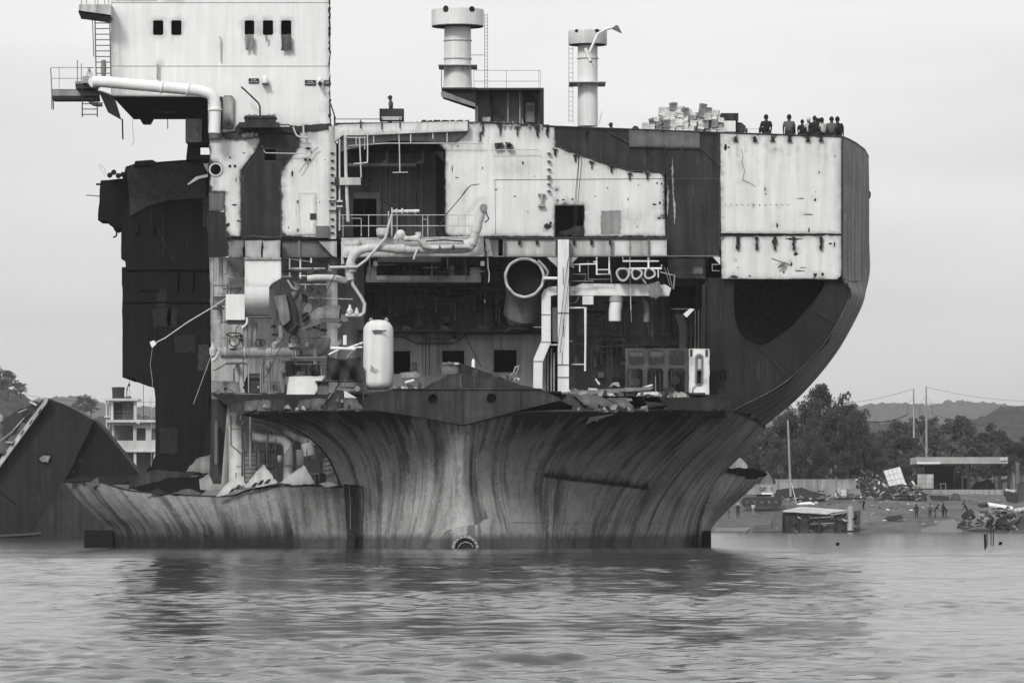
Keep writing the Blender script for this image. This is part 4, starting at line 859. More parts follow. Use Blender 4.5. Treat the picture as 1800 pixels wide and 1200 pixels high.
# lookout box and rail on deck above the big opening
lk = pl('lookout_box', 'dgrey', rect(667, 191, 709.5, 211), -.2, 1.2, soot=.2, w=2); pl('lookout_tray', 'white2', rect(670, 205, 706, 211), -.45, .2, parent=lk, soot=.2)
rail(588, 705, (209.5,), 216, -.3, (634, 671, 704), 'mgrey', .8)
for x, y0, y1 in ((671, 207, 228), (703, 207, 225), (634, 212, 226)): tb('burnt_stanchion', 'iron', [(x, y0), (x, y1)], 1.1, -.6)
tb('stay', 'iron', [(581, 182), (590, 210)], 1.2, .1); tb('davit_post', 'iron', [(588, 205), (589, 250)], 1.6, -.3)
pl('bulwark_knee', 'white2', [(581, 222), (588, 222), (588, 249), (583, 248)], -.2, .1, soot=.5, w=2)
for i in range(10): x = 740 + i * 8 + (i * 37) % 5; pl('deck_litter', 'iron', jag([(x, 214), (x + 3, 210.5 + i % 2), (x + 9, 211), (x + 10, 214)], .5, 3, i), .8, .3, grid=0)
tb('deck_rod', 'iron', [(1053, 218), (1058, 196)], .35, 2)
# ---------------- inside the big opening
pl('casing_wall', 'mgrey', rect(590, 262, 768, 416), 4.4, .1, holes=[rect(621, 348, 662, 416)], grid=14, soot=.3, w=5)
MB().wbox((P(783, 0).x, .1, Zp(417)), (P(783, 0).x + .1, 4.4, Zp(240))).build('casing_side', 'mgrey', SHIP)
pl('casing_return', 'dgrey', rect(766, 250, 790, 417), 4.3, .1, grid=0)
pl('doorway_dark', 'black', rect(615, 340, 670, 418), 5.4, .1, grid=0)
fr = pl('door_surround', 'lgrey', [(622, 338), (668, 338), (668, 416), (662, 416), (662, 349), (622, 349)], 4.3, .08, soot=.3, grid=0)
for x in (640, 672, 682, 702, 713, 733, 745): tb('panel_seam', 'dgrey2', [(x, 290), (x, 414)], .5, 4.36)
bx('overhead_beam', 'lgrey', 612, 287, 742, 292, 2.5, 3.2); bx('ceiling_girder', 'dgrey', 592, 252, 785, 266, 3.4, 4.4)
for x in (681, 744): pl('beam_hanger', 'lgrey', [(x - 2, 266), (x + 1, 266), (x + 1, 286), (x - 12, 286), (x - 2, 280)], 2.6, .1, grid=0)
pl('ceiling_gusset', 'mgrey', [(762, 266), (780, 266), (780, 284)], 1.5, .1, grid=0)
for x0, y0, x1, y1 in ((736, 292, 730, 365), (738, 292, 736, 365), (655, 258, 650, 316), (652, 316, 646, 336), (648, 316, 645, 336)): tb('hanging_line', 'cable', [(x0, y0), (x1, y1)], .5, 2.2)
pl('chain_block', 'soot', [(731, 288), (741, 288), (739, 296), (733, 296)], 2.2, .3, grid=0); pl('chain_hook', 'soot', jag(circ(650, 317, 3, 8), .5, 2, 2), 2.1, .2, grid=0)
tb('slack_line', 'cable', [(634, 326), (660, 346), (692, 364)], .4, 1.8)
tb('hanging_tee', 'pipe', [(701, 233), (702, 256), (703, 303)], 1.0, -.4); tb('hanging_tee', 'pipe', [(690, 303.5), (717, 303)], .9, -.4)
for x, y0, y1 in ((657, 236, 253), (722, 231, 252), (761, 230, 244), (786, 230, 251), (641, 236, 263)): tb('drop_pipe', 'pipe', [(x, y0), (x, y1)], 1.1, -.4)
mb = MB(); mb.tube([(607, 238, -.5), (608, 300, -.5), (612, 390, -.5)], 3, 10); mb.build('downcomer', 'pipe', SHIP, smooth=True)
tb('downcomer_thin', 'pipe', [(597, 245), (597, 345), (597, 405)], 1.6, -.5); tb('frame_pipe', 'pipe', [(632, 243), (635, 312)], 1.3, -.6); tb('frame_pipe', 'pipe', [(646, 236), (646, 280), (643, 286), (622, 288)], 1.2, -.6, smooth=True); tb('frame_pipe', 'pipe', [(606, 242), (643, 242)], 1, -.6); tb('frame_pipe', 'pipe', [(626, 242), (626, 255)], .9, -.6)
bx('cable_box', 'white2', 595, 312, 634, 325, -.7, -.2); bx('switch_box', 'iron', 588, 312, 596, 326, -.75, -.3)
for y in (352, 361): bx('valve_flange', 'pipe', 592, y, 602, y + 3, -.8, -.3)
MB().lathepx(597, -.5, [(362, 2), (357, 4), (353, 2)], 10).build('valve_body', 'iron', SHIP, smooth=True)
rail(597, 836, (378, 397), 416, -.5, (603, 648, 688, 698, 743, 752, 806, 818), 'pipe', .7)
tb('safety_gate', 'pipe', [(600, 384), (635, 384), (635, 415)], .8, -.3); tb('safety_gate', 'pipe', [(743, 385), (752, 386), (752, 414)], .8, -.4)
pr = tb('derrick_prop', 'iron', [(769, 405), (782, 380), (810, 347), (827, 326), (842, 324)], .8, -.7); tb('derrick_prop', 'iron', [(810, 347), (822, 328)], .5, -.8); pl('prop_foot', 'soot', jag([(770, 416), (772, 402), (777, 395), (779, 416)], 1, 4, 2), -.5, .2, grid=0)
# ---------------- deck-edge beam with piping
pl('deck_edge_girder', 'white', jag([(600, 421), (850, 416), (852, 449), (600, 452)], .4, 9, 50), -.9, .7, soot=.55, w=2.5, stains=[(640, 425, 8, 3, .6), (775, 419, 30, 4, .9), (820, 422, 10, 4, .8), (720, 446, 60, 3, .4), (633, 429, 3, 3, .8), (671, 430, 2, 2, .9)])
tb('girder_flange', 'white2', [(600, 452, -1.2), (850, 450, -1.2)], 1.2); tb('girder_flange', 'white2', [(600, 420, -1.2), (850, 417, -1.2)], 1.4)
mp_ = tb('main_pipe', 'pipe', [(616, 492), (614, 474), (620, 452), (636, 439), (665, 435), (705, 438), (760, 438), (818, 437), (830, 428), (838, 400), (849, 366)], 7.5, -1.6, n=14, smooth=True)
for x, y in ((704, 437.5), (826, 432)): MB().tube([(x - 8, y, -1.6), (x + 8, y - (1 if x < 800 else 7), -1.6)], 9.5, 14).build('pipe_collar', 'pipe', mp_, smooth=True)
MB().tube([(836, 408, -1.6), (840, 395, -1.6)], 8.6, 14).build('pipe_collar', 'pipe', mp_, smooth=True)
MB().poly(jag(circ(850, 365, 7, 12), 1.2, 3, 4), -1.9, .5, grid=0).build('torn_flange', 'scrapl', mp_)
tb('drooping_cable', 'cable', [(855, 372), (856, 378), (859, 385), (852, 391)], 1.0, -1.5, smooth=True)
tb('branch_pipe', 'pipe', [(614, 489), (606, 493), (590, 489), (560, 488), (540, 490)], 6, -1.2, n=12, smooth=True)
MB().tube([(617, 463, -1.6), (617, 478, -1.6)], 9.5, 14).build('pipe_collar', 'pipe', mp_, smooth=True)
tb('loop_pipe', 'pipe', [(619, 492), (620, 500), (636, 524), (641, 534), (640, 549), (634, 554), (607, 554)], 3, -1.6, n=10); 
mb = MB(); mb.lathepx(615, -1.6, [(552, 5), (546, 6), (541, 3), (535, 1.5)], 12).lathepx(627, -1.6, [(552, 5), (545, 3), (540, 1)], 12); mb.build('valve_pair', 'pipe', SHIP, smooth=True)
tb('service_pipe', 'pipe', [(580, 470), (628, 469), (644, 457), (678, 418), (683, 396), (690, 376)], 2.6, -1.9, n=10)
vh = tb('valve_line', 'pipe', [(690, 372), (737, 371)], 3, -1.9, n=10)
for x, r in ((697, 5), (707, 6), (716, 4), (730, 4)): MB().tube([(x - 1.5, 372, -1.9), (x + 1.5, 372, -1.9)], r, 10).build('valve_flange', 'pipe', vh)
MB().tube([(698, 372, -1.9), (698, 362, -1.9), (694, 358.5, -1.9), (702, 358.5, -1.9)], 1, 6).build('valve_spindle', 'iron', vh)
MB().lathepx(672, -1.5, [(416, 7), (413, 10), (404, 11), (402, 10), (401, 9)], 16).build('small_tank', 'pipe', SHIP, smooth=True)
vb = tb('bulb_valve', 'pipe', [(696, 421), (699, 414), (706, 412), (714, 420), (734, 417), (735, 408)], 5, -1.8, n=12, smooth=True); MB().lathepx(704, -1.8, [(420, 6), (414, 9), (408, 8), (404, 4)], 14).build('valve_dome', 'pipe', vb, smooth=True)
tb('lagged_pipe', 'white2', [(714, 420), (735, 421), (746, 434), (760, 436), (826, 434)], 3.4, -2.0, n=10); bx('lagging_gap', 'soot', 772, 431, 774, 438, -2.2, -1.9); bx('lagging_gap', 'soot', 795, 431, 798, 438, -2.2, -1.9)
tb('cable_run', 'soot', [(748, 424), (780, 422), (815, 424), (822, 436)], 1.2, -1.5); tb('drain_leg', 'pipe', [(735, 436), (730, 447), (727, 456)], 2, -1.9, smooth=True)
for x, y0, y1 in ((601, 425, 470), (683, 371, 410), (689, 365, 414), (683, 378, 406)): tb('standpipe', 'pipe', [(x, y0), (x, y1)], 1.2, -1.4)
# beam band to starboard
for i, (x0, x1, m_) in enumerate([(852, 876, 'lgrey'), (884, 977, 'white2'), (1000, 1074, 'white2'), (1076, 1107, 'white'), (1108, 1139, 'white2'), (1140, 1172, 'white')]):
    pl('cross_girder', m_, rect(x0, 421, x1, 450), -.3 - .01 * i, .3, soot=.6, w=3.5)
pl('girder_end', 'white', jag([(852, 420), (860, 420), (867, 450), (855, 450)], .6, 6, 3), -.6, .1, soot=.6, w=2)
for x in (913, 944, 1009, 1040, 1073): bx('slot_lug', 'soot', x - 2.5, 422, x + 2.5, 429, -.5, -.28)
tb('girder_flange', 'mgrey', [(852, 451, -.5), (1264, 450, -.5)], 1.2); tb('girder_flange', 'iron', [(850, 419, -.4), (1172, 419, -.4)], 1.5)
for i, x in enumerate((886, 977, 1076, 1140)): bx('girder_web', 'mgrey', x - 1, 420, x + 1, 451, -.55, -.2)
# pillar and knees
pil = bx('pillar', 'white', 980.5, 421, 1000, 692, -.9, -.3); pl('pillar_knee', 'white2', [(961, 452), (980, 452), (980, 470)], -.6, .08, parent=pil, soot=.4, w=2); pl('pillar_knee', 'white2', [(1000, 452), (1016, 452), (1000, 468)], -.6, .08, parent=pil, soot=.4, w=2)
for y in (549, 640, 662): bx('pillar_band', 'mgrey', 980, y, 1000.5, y + 1, -.95, -.3, pil)
for x0, y0, x1, y1 in ((990, 500, 990, 470), (991, 560, 991, 592), (988, 618, 988, 640)): tb('pillar_slot', 'dgrey2', [(x0, y0), (x1, y1)], .5, -.92, parent=pil)
for dx in (0, 15): tb('guy_wire', 'cable', [(1024 - dx * .3, 262, -.25), (1014 - dx * .2, 380, -.6), (1001 - dx * .4, 480, -1.0), (985 - dx * .4, 620, -1.1)], .5)
tb('hoist_wire', 'cable', [(1019, 262), (1008, 380)], .5, -.3)
# ================================================================ engine-room cavity
pl('casing_back', 'wall', rect(628, 452, 985, 590), 8.5, .1, grid=20, soot=0, stains=[(770, 520, 12, 30, .5), (840, 540, 20, 20, .3)])
pl('lower_casing', 'lgrey', rect(628, 583, 960, 692), 5, .1, holes=[rect(690, 617, 721, 657), rect(778, 616, 816, 660), rect(868, 615, 908, 654)], grid=12, soot=.5, w=3, stains=[(900, 690, 80, 14, .3)])
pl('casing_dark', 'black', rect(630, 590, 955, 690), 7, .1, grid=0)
pl('dark_casing_starboard', 'wall', rect(985, 452, 1245, 692), 7.0, .1, grid=20, soot=0)
pl('casing_side_wall', 'mgrey', rect(985, 590, 1215, 692), 6.4, .1, grid=14, soot=.3, stains=[(1056, 632, 14, 12, .9), (1087, 640, 6, 30, .6), (1020, 620, 30, 30, .4), (1100, 600, 60, 10, .3)])
bx('casing_shelf', 'iron', 628, 579, 985, 583, 3.8, 5.2)
pl('casing_stub', 'mgrey', rect(722, 636, 733, 654), 4.9, .05, grid=0)
for pts, r in (([(692, 591), (706, 591), (735, 604), (796, 604), (822, 587), (955, 586)], .9), ([(735, 601), (796, 601)], .7), ([(740, 586), (745, 596), (790, 596)], .6)): tb('cable_tray', 'dgrey2', pts, r, 4.8)
for x, y0, y1 in ((748, 585, 660), (755, 585, 660), (771, 500, 640), (777, 500, 645), (743, 560, 660), (881, 545, 615), (745, 505, 595)): tb('standing_pipe', 'dgrey2', [(x, y0), (x, y1)], .7, 4.2)
tb('leaning_pole', 'iron', [(815, 584), (846, 645)], .8, 3.5); tb('leaning_pole', 'iron', [(784, 585), (788, 615)], .6, 3.5)
bx('wall_box', 'soot', 794, 583, 803, 595, 4.6, 4.95); bx('wall_lamp', 'lgrey', 750, 585, 760, 590, 4.6, 4.95)
cr = bx('crane_girder', 'lgrey', 643, 484, 846, 496, 1.8, 2.6); bx('crane_plate', 'white2', 662, 485, 754, 492, 1.75, 1.8, cr); bx('crane_cheek', 'lgrey', 645, 468, 662, 484, 1.8, 2.6, cr); bx('crane_cheek', 'lgrey', 826, 470, 844, 484, 1.8, 2.6, cr)
bx('crane_rail', 'mgrey', 665, 453, 775, 461, .8, 1.6); bx('crane_motor', 'lgrey', 790, 467, 798, 486, 2.2, 2.8, cr)
for y, r in ((470, 2.5), (476, 2), (505, 3)): tb('overhead_pipe', 'dgrey2', [(640, y), (880, y - 2)], r, 4)
for x in (668, 748, 770, 787, 815): tb('hanger', 'mgrey', [(x, 453), (x, 484)], .8, 2.2)
tb('hanger', 'mgrey', [(708, 468), (718, 484)], 1, 2)
tb('curved_pipe', 'dgrey', [(790, 512), (825, 515), (843, 505), (846, 485)], 4.5, 5, smooth=True, n=12)
for pts in ([(678, 505), (682, 535), (695, 547), (708, 540), (720, 505)], [(730, 510), (737, 545), (744, 560), (752, 535), (755, 510)], [(668, 560), (675, 530), (678, 510)], [(780, 505), (800, 550), (812, 583)], [(640, 500), (660, 520), (668, 545)]): tb('slung_cable', 'cable', pts, .45, 3.5, smooth=True)
for x, y0, y1 in ((651, 505, 550), (657, 505, 545), (700, 556, 583), (703, 550, 584), (772, 505, 560), (848, 512, 575), (868, 510, 560)): tb('back_pipe', 'dgrey2', [(x, y0), (x, y1)], 1.3, 8)
pl('back_machine', 'iron', jag([(690, 556), (724, 552), (726, 583), (690, 583)], 1, 6, 1), 7.5, .5, grid=0); pl('back_machine', 'iron', jag([(755, 545), (775, 540), (778, 583), (752, 583)], 1.5, 6, 2), 7.5, .5, grid=0); pl('back_machine', 'soot', jag([(868, 535), (888, 526), (892, 570), (875, 583), (862, 583)], 2, 6, 3), 7.5, .5, grid=0)
bx('panel_board', 'mgrey', 785, 520, 810, 570, 8.2, 8.45); bx('lamp_drop', 'clean', 851, 526, 853, 532, 3, 3.1)
for k in range(14): pl('shelf_litter', 'iron' if k % 3 else 'mgrey', jag([(640 + k * 22, 579), (644 + k * 22, 573 - (k * 5) % 7), (655 + k * 22, 575), (658 + k * 22, 579)], 1, 3, k), 4.4, .3, grid=0)
for x in (660, 848): 
    l_ = bx('floodlight', 'clean', x - 3.5, 459, x + 3.5, 467, -.4, .1); tb('lamp_stem', 'lgrey', [(x, 452), (x, 459)], .8, -.2, parent=l_)
tb('lamp_bracket', 'lgrey', [(654, 453.5), (672, 453.5)], .8, -.3)
tb('hose_end', 'white2', [(857, 450), (858, 470), (860, 482), (859, 496)], 1.1, -.5, smooth=True)
# the great torn trunk
ct = P(922, 488, -.3); rr = 34 * S; n = 40; vs = []; fs = []
pth = [Vector((ct.x, -.3, ct.z)), Vector((ct.x + .02, .9, ct.z - .15)), Vector((ct.x + .02, 1.8, ct.z - .8)), Vector((ct.x - .1, 2.3, ct.z - 1.7))]
tk = MB().tubew(crom(pth, 5), rr, 32, caps=False).build('exhaust_trunk', 'steel', SHIP, smooth=True)
MB().tubew([Vector((ct.x, .5, ct.z)), Vector((ct.x, .6, ct.z))], rr * .97, 32).build('trunk_mouth', 'black', tk)
rim = []; 
for k in range(41):
    a = 2 * math.pi * k / 40; q = rr * (.985 + .012 * math.sin(3 * a) + .01 * math.sin(11 * a)); rim.append(Vector((ct.x + q * math.cos(a), -.34 - .05 * math.sin(7 * a), ct.z + q * math.sin(a))))
MB().tubew(rim, .07, 8).build('torn_rim', 'pipe', tk, smooth=True)
MB().tubew([v + Vector((0, .06, 0)) for v in rim], .05, 6).build('inner_rim', 'steel', tk)
MB().smoothtube([(946, 458, -.4), (956, 468, -.5), (963, 480, -.5), (955, 494, -.4)], 2.4, 8).build('peeled_lip', 'scrapl', tk, smooth=True)
MB().tube([(917, 541, 2.4), (914, 565, 2.8)], 24, 22).build('trunk_flange', 'steel', tk, smooth=True)
MB().tube([(895, 560, 2.6), (934, 570, 2.6)], 6, 10).build('trunk_skirt', 'mgrey', tk)
tb('trunk_support', 'iron', [(888, 583), (905, 572), (945, 575)], 2, 2.2)
tb('wall_spur', 'clean', [(955, 489), (980, 489)], 2.5, -.6)
# white duct beside the pillar
du = pl('white_duct', 'clean', [(979, 503), (965, 504), (956, 509), (952, 518), (952, 598), (938, 630), (937, 691), (953, 691), (954, 636), (968, 602), (968, 520), (979, 518)], .0, .9, soot=.2, w=1.5)
bx('duct_joint', 'lgrey', 951, 552, 969, 553, -.04, .9, du); bx('duct_joint', 'lgrey', 951, 600, 969, 601, -.04, .9, du); bx('duct_joint', 'lgrey', 937, 634, 955, 635, -.04, .9, du)
bx('second_duct', 'white2', 971, 540, 979, 600, .8, 1.4); tb('duct_stay', 'white2', [(966, 606), (981, 606)], 1.6, -.2); tb('duct_stay', 'lgrey', [(938, 575), (952, 575)], 1.2, .3)
for x, y0 in ((963, 612), (969, 612), (974, 620)): tb('duct_pipe', 'lgrey', [(x, y0), (x, 690)], 1.6, .6)
bx('wall_stub', 'lgrey', 1001, 598, 1006, 600, -.6, -.2)
# starboard recess fittings
ob = pl('box_duct', 'clean', [(1001, 503), (1010, 503), (1024, 498), (1170, 500), (1180, 506), (1176, 520), (1001, 519)], .1, 1.2, soot=.25, w=2, stains=[(1017, 515, 3, 3, .9), (1176, 508, 4, 10, .7)])
pl('duct_box', 'clean', rect(1024, 520, 1043, 535), -.05, .6, soot=.2, grid=0, parent=ob)
sp_ = MB().smoothtube([(1083, 518, .4), (1083, 533, .4), (1081, 548, .4), (1081, 564, .4)], 11, 18, sub=4).build('spout', 'white', SHIP, smooth=True); MB().tube([(1081, 562, .4), (1081, 565, .4)], 10, 18).build('spout_rim', 'pipe', sp_); MB().tube([(1083, 519, .4), (1083, 530, .4)], 12.5, 18).build('spout_collar', 'lgrey', sp_)
tb('hose', 'mgrey', [(1128, 520), (1134, 532), (1137, 548), (1136, 566)], 6, 1.2, smooth=True, n=12); tb('hose_tail', 'iron', [(1138, 570), (1144, 592)], 1.5, 1.2); tb('rod', 'mgrey', [(1146, 560), (1147, 597)], .7, 1.5)
for i, (x, r) in enumerate(((1095, 11.5), (1119, 9.5), (1142, 9.5))):
    y = 482 - .6 * i; o = MB().smoothtube([(x, y, -.6), (x, y, .6), (x, y - 4, 1.6)], r, 18).build('cut_pipe', 'steel', SHIP, smooth=True); MB().tube([(x, y, -.62), (x, y, -.5)], r * .68, 16).build('pipe_bore', 'black', o)
    q = [P(x, y, -.63) + Vector(((r - .8 + .9 * math.sin(3 * a + i)) * S * math.cos(a), 0, (r - .8 + .9 * math.sin(3 * a + i)) * S * math.sin(a))) for a in np.linspace(0, 2 * math.pi, 25)]; MB().tubew(q, .05, 6).build('torn_rim', 'pipe', o)
pl('sheet_shred', 'steel', jag([(1142, 498), (1156, 494), (1160, 502), (1166, 508), (1163, 520), (1152, 526), (1142, 518)], 1.5, 4, 4), -.7, .35, soot=.6, grid=4)
tb('lump_tip', 'scrapl', [(1126, 487), (1131, 492), (1135, 498)], 2, -.5)
for pts, r, m_ in (([(1001, 465), (1048, 464)], 1.4, 'clean'), ([(1019, 464), (1019, 478)], 1.2, 'clean'), ([(1049, 452), (1049, 482), (1071, 482), (1071, 452)], 1.4, 'clean'), ([(1049, 474), (1071, 474)], 1.0, 'clean'), ([(1043, 460), (1049, 460)], 1.2, 'clean'), ([(1095, 452), (1095, 459), (1158, 459)], 1.4, 'clean'), ([(1140, 452), (1140, 472)], 1.8, 'clean'), ([(1105, 472), (1163, 472), (1163, 465)], 1.5, 'clean'), ([(1157, 472), (1157, 488)], 1.2, 'clean'), ([(1107, 452), (1109, 545)], .9, 'white2'), ([(1109, 545), (1110, 566)], .5, 'lgrey'), ([(1073, 475), (1075, 497)], .9, 'lgrey'), ([(1001, 466), (1009, 470)], 1.2, 'clean'), ([(1034, 458), (1034, 491), (1072, 491)], 1.0, 'mgrey'), ([(1006, 482), (1030, 482), (1028, 496)], .9, 'mgrey'), ([(1001, 494), (1044, 494)], 1, 'mgrey'), ([(1160, 478), (1175, 482), (1186, 484), (1184, 508)], 1.2, 'lgrey'), ([(1168, 470), (1178, 502)], 1, 'mgrey'), ([(1173, 470), (1182, 505)], 1, 'mgrey')): tb('pipe_run', m_, pts, r, -.3)
for x in (1054, 1060, 1066): MB().tube([(x, 478, -.4), (x, 478, 0)], 2, 8).build('gland', 'soot', SHIP)
uf = tb('hanging_frame', 'clean', [(1001, 541), (1029, 541), (1029, 600), (1028.5, 652)], 1.9, -.3); MB().tube([(1004, 640.5, -.3), (1030, 640.5, -.3)], 1.6, 8).build('frame_foot', 'white2', uf)
tb('cable_bend', 'mgrey', [(1018, 516), (1014, 530), (1003, 534)], 1.5, .2, smooth=True); pl('junction_plate', 'white2', rect(1007, 510, 1013, 514), .05, .06, grid=0)
for pts, r in (([(1040, 650), (1041, 612), (1048, 600), (1062, 597), (1098, 597), (1103, 604)], 2), ([(1010, 603), (1040, 610), (1090, 608), (1150, 606), (1200, 604)], 1.8), ([(1068, 560), (1068, 660)], 1), ([(1095, 560), (1094, 660)], 1), ([(1010, 587), (1140, 586)], .5), ([(1045, 619), (1066, 619)], 1), ([(1165, 610), (1176, 602), (1195, 600)], 3)): tb('recess_pipe', 'mgrey', pts, r, 5.6)
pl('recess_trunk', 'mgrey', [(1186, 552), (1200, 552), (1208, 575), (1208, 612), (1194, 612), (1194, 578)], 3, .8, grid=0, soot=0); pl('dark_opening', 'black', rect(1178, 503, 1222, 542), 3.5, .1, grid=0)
pl('tilted_plate', 'clean', [(1201, 552), (1213, 542), (1221, 543), (1207, 558)], .3, .1, grid=0); tb('shelf_edge', 'mgrey', [(1180, 543), (1213, 543)], .9, .6)
for x in (1215, 1222, 1228, 1233): tb('riser_pipe', 'dgrey2' if x % 2 else 'mgrey', [(x, 545 if x > 1220 else 560), (x, 612)], 1, 1.2 + x % 3 * .3)
bx('bulkhead_post', 'dgrey', 1234, 500, 1240, 690, .2, .5); bx('ledge', 'soot', 1246, 683, 1272, 696, .2, .35)
# ---------------- engine frame and door panel (loose machinery standing on the deck)
ef = empty('engine_frame', P(1155, 696, -.4), 'rusty engine casing frame with six square openings and a white slotted end door', 'machinery')
ef_h = [rrect(x, y, x + w, y + h, 4) for x, y, w, h in ((1105, 617, 27, 25), (1140, 616, 28, 26), (1176, 616, 28, 26), (1102, 648, 28, 43), (1138, 647, 28, 44), (1174, 647, 30, 43))]
pl('frame', 'rust', jag(rect(1099, 612, 1211, 697), .5, 9, 60), -.6, .3, holes=ef_h, parent=ef, soot=.5, w=3)
bx('casing_back', 'iron', 1100, 613, 1210, 696, .9, 1.0, ef)
for x, y, w, h in ((1105, 617, 27, 25), (1140, 616, 28, 26)): pl('inner_plate', 'mgrey', rect(x + 2, y + 2, x + w - 1, y + h), .1, .05, parent=ef, soot=.5)
for i, (x, y) in enumerate(((1117, 672), (1187, 668))): MB().tube([(x, y, .4), (x, y, .8)], 8, 14).build('crank_case', 'mgrey', ef)
for x in (1146, 1152, 1160, 1180, 1186, 1108): MB().tube([(x, 650, .5), (x, 690, .5)], 1, 6).build('tie_rod', 'mgrey', ef)
MB().tube([(1152, 660, -.2), (1153, 690, -.2)], 1, 6).build('lever', 'lgrey', ef)
dp = pl('end_door', 'clean', jag(rect(1211, 613, 1247, 698), .5, 8, 61), -.9, .25, holes=[rrect(1224, 625, 1234, 676, 3)], parent=ef, soot=.5, w=2, stains=[(1244, 682, 2, 8, .7), (1222, 676, 3, 4, .7)])
pl('slot_frame', 'mgrey', rrect(1222, 622, 1236, 678, 4), -.94, .06, holes=[rrect(1225, 627, 1233, 648, 1), rrect(1225, 651, 1233, 674, 1)], parent=dp, grid=0); pl('slot_back', 'iron', rect(1222, 650, 1236, 678), -.6, .05, parent=dp, grid=0)
pl('slot_light', 'white2', rect(1224, 626, 1234, 650), -.84, .03, parent=dp, grid=0)
for x in (1215, 1242): pl('door_strap', 'iron', rect(x - 2, 614, x + 2, 626), -.95, .05, parent=dp, grid=0)
MB().tube([(1224, 677, -.95), (1218, 682, -.95), (1217, 692, -.95), (1222, 695, -.95)], .6, 6).build('latch', 'iron', dp)
bx('mount', 'dgrey', 1166, 681, 1184, 696, -1.1, -.6, ef)
# ---------------- counter plates across the transom
def gd(pts): return pts
tr = pl('transom_plate', 'dgrey2', jag([(640, 718), (690, 684), (812, 682), (952, 684), (986, 700), (984, 704), (900, 724), (812, 746), (730, 731)], .3, 14, 62), -5.85, .12, holes=[circ(761, 701, 8.5), circ(864, 700, 8.5)], soot=.8, w=3, stains=[(730, 715, 60, 14, .35), (890, 712, 60, 12, .4), (780, 728, 40, 10, .5)], grid=8)
for x in (761, 864): pl('hole_dark', 'black', circ(x, 700.5, 9.5), -5.6, .05, parent=tr, grid=0)
for x, y1 in ((713, 722), (812, 745), (915, 720)): MB().tube([(x, 683, -5.9), (x, y1, -5.9)], .9, 6).build('stiffener', 'dgrey2', tr)
MB().tube([(690, 683.5, -5.9), (952, 683.5, -5.9)], 1.1, 6).build('stiffener', 'dgrey2', tr)
MB().tube([(640, 718, -5.9), (730, 731, -5.9), (812, 746, -5.9), (900, 724, -5.9), (985, 703, -5.9)], .8, 6).build('edge_bead', 'dgrey2', tr)
pl('gable_plate', 'dgrey2', jag([(744, 683), (760, 672), (790, 659), (812, 656), (860, 666), (900, 674), (950, 683)], .4, 9, 63), -5.6, .12, soot=.7, w=4)
pl('gable_plate', 'dgrey', jag([(774, 660), (774, 642), (788, 637), (806, 636), (840, 648), (874, 660), (912, 674), (906, 676), (812, 656)], .6, 8, 64), -4.6, .12, soot=.7, w=3)
for x, y0, y1 in ((778, 664, 682), (812, 656, 683), (875, 656, 670), (840, 648, 661)): tb('gable_rib', 'dgrey2', [(x, y0), (x, y1)], .7, -5.68)
pl('gable_box', 'mgrey', jag([(774, 640), (806, 636), (806, 656), (775, 661)], .6, 6, 7), -4.7, .1, soot=.6, w=2)
pl('counter_web', 'dgrey', jag([(628, 722), (640, 700), (662, 688), (692, 684), (660, 712), (642, 722)], .6, 8, 65), -5.0, .1, soot=.5)
pl('under_deck', 'soot', [(372, 693), (1290, 693), (1288, 735), (640, 735), (640, 722), (420, 726)], -1.6, .1, grid=0)
MB().wbox((P(690, 0).x, -4.8, Zp(691.5)), (P(985, 0).x, -2.61, Zp(693))).build('deck_lip', 'dgrey', SHIP)
# torn bays along the port counter
for i, (pts, mt) in enumerate([([(400, 712), (432, 703), (428, 722), (404, 724)], 'dgrey2'), ([(428, 722), (432, 704), (458, 702), (454, 718), (440, 724)], 'mgrey'), ([(452, 722), (458, 703), (478, 702), (476, 722)], 'mgrey'), ([(478, 703), (500, 702), (500, 722), (474, 722)], 'dgrey2'),
      ([(520, 722), (526, 702), (545, 702), (545, 722)], 'mgrey'), ([(546, 722), (546, 700), (575, 700), (568, 712)], 'mgrey'), ([(566, 720), (584, 700), (590, 684), (604, 686), (604, 722)], 'dgrey2'), ([(604, 724), (604, 698), (626, 700), (634, 716), (626, 722)], 'mgrey'), ([(408, 724), (500, 718), (640, 716), (640, 724), (500, 726), (420, 728)], 'dgrey')]):
    pl('torn_bay', mt, jag(pts, .6, 6, 70 + i), -4.0 - .12 * (i % 4), .1, soot=.7, w=3)
pl('white_plate', 'clean', jag([(508, 662), (571, 660), (569, 664), (550, 698), (503, 698)], .4, 8, 80), -1.2, .1, soot=.3, w=2, stains=[(520, 672, 6, 2, .7), (548, 684, 2, 3, .4)])
pl('white_plate_skirt', 'lgrey', jag([(503, 698), (551, 698), (540, 722), (500, 722)], .4, 6, 81), -1.3, .1, soot=.5)
pl('white_gusset', 'clean', [(605, 686), (627, 699), (605, 699)], -2.9, .1, soot=.2)
bx('bay_frame', 'iron', 554, 669, 640, 671.5, -1.4, -1.2); bx('bay_web', 'mgrey', 558, 671, 578, 702, -1.2, -1.1); bx('bay_post', 'mgrey', 605, 668, 607, 700, -2.6, -2.4); bx('bay_post', 'iron', 637, 646, 640, 720, -2.6, -2.4)
for pts in ([(598, 680), (632, 682)], [(600, 690), (634, 688)], [(577, 700), (598, 672)]): tb('bay_pipe', 'mgrey', pts, 1.6, -1.8)
MB().tube([(628, 683, -2.4), (628, 683, -2.0)], 5, 12).build('pipe_flange', 'lgrey', SHIP)
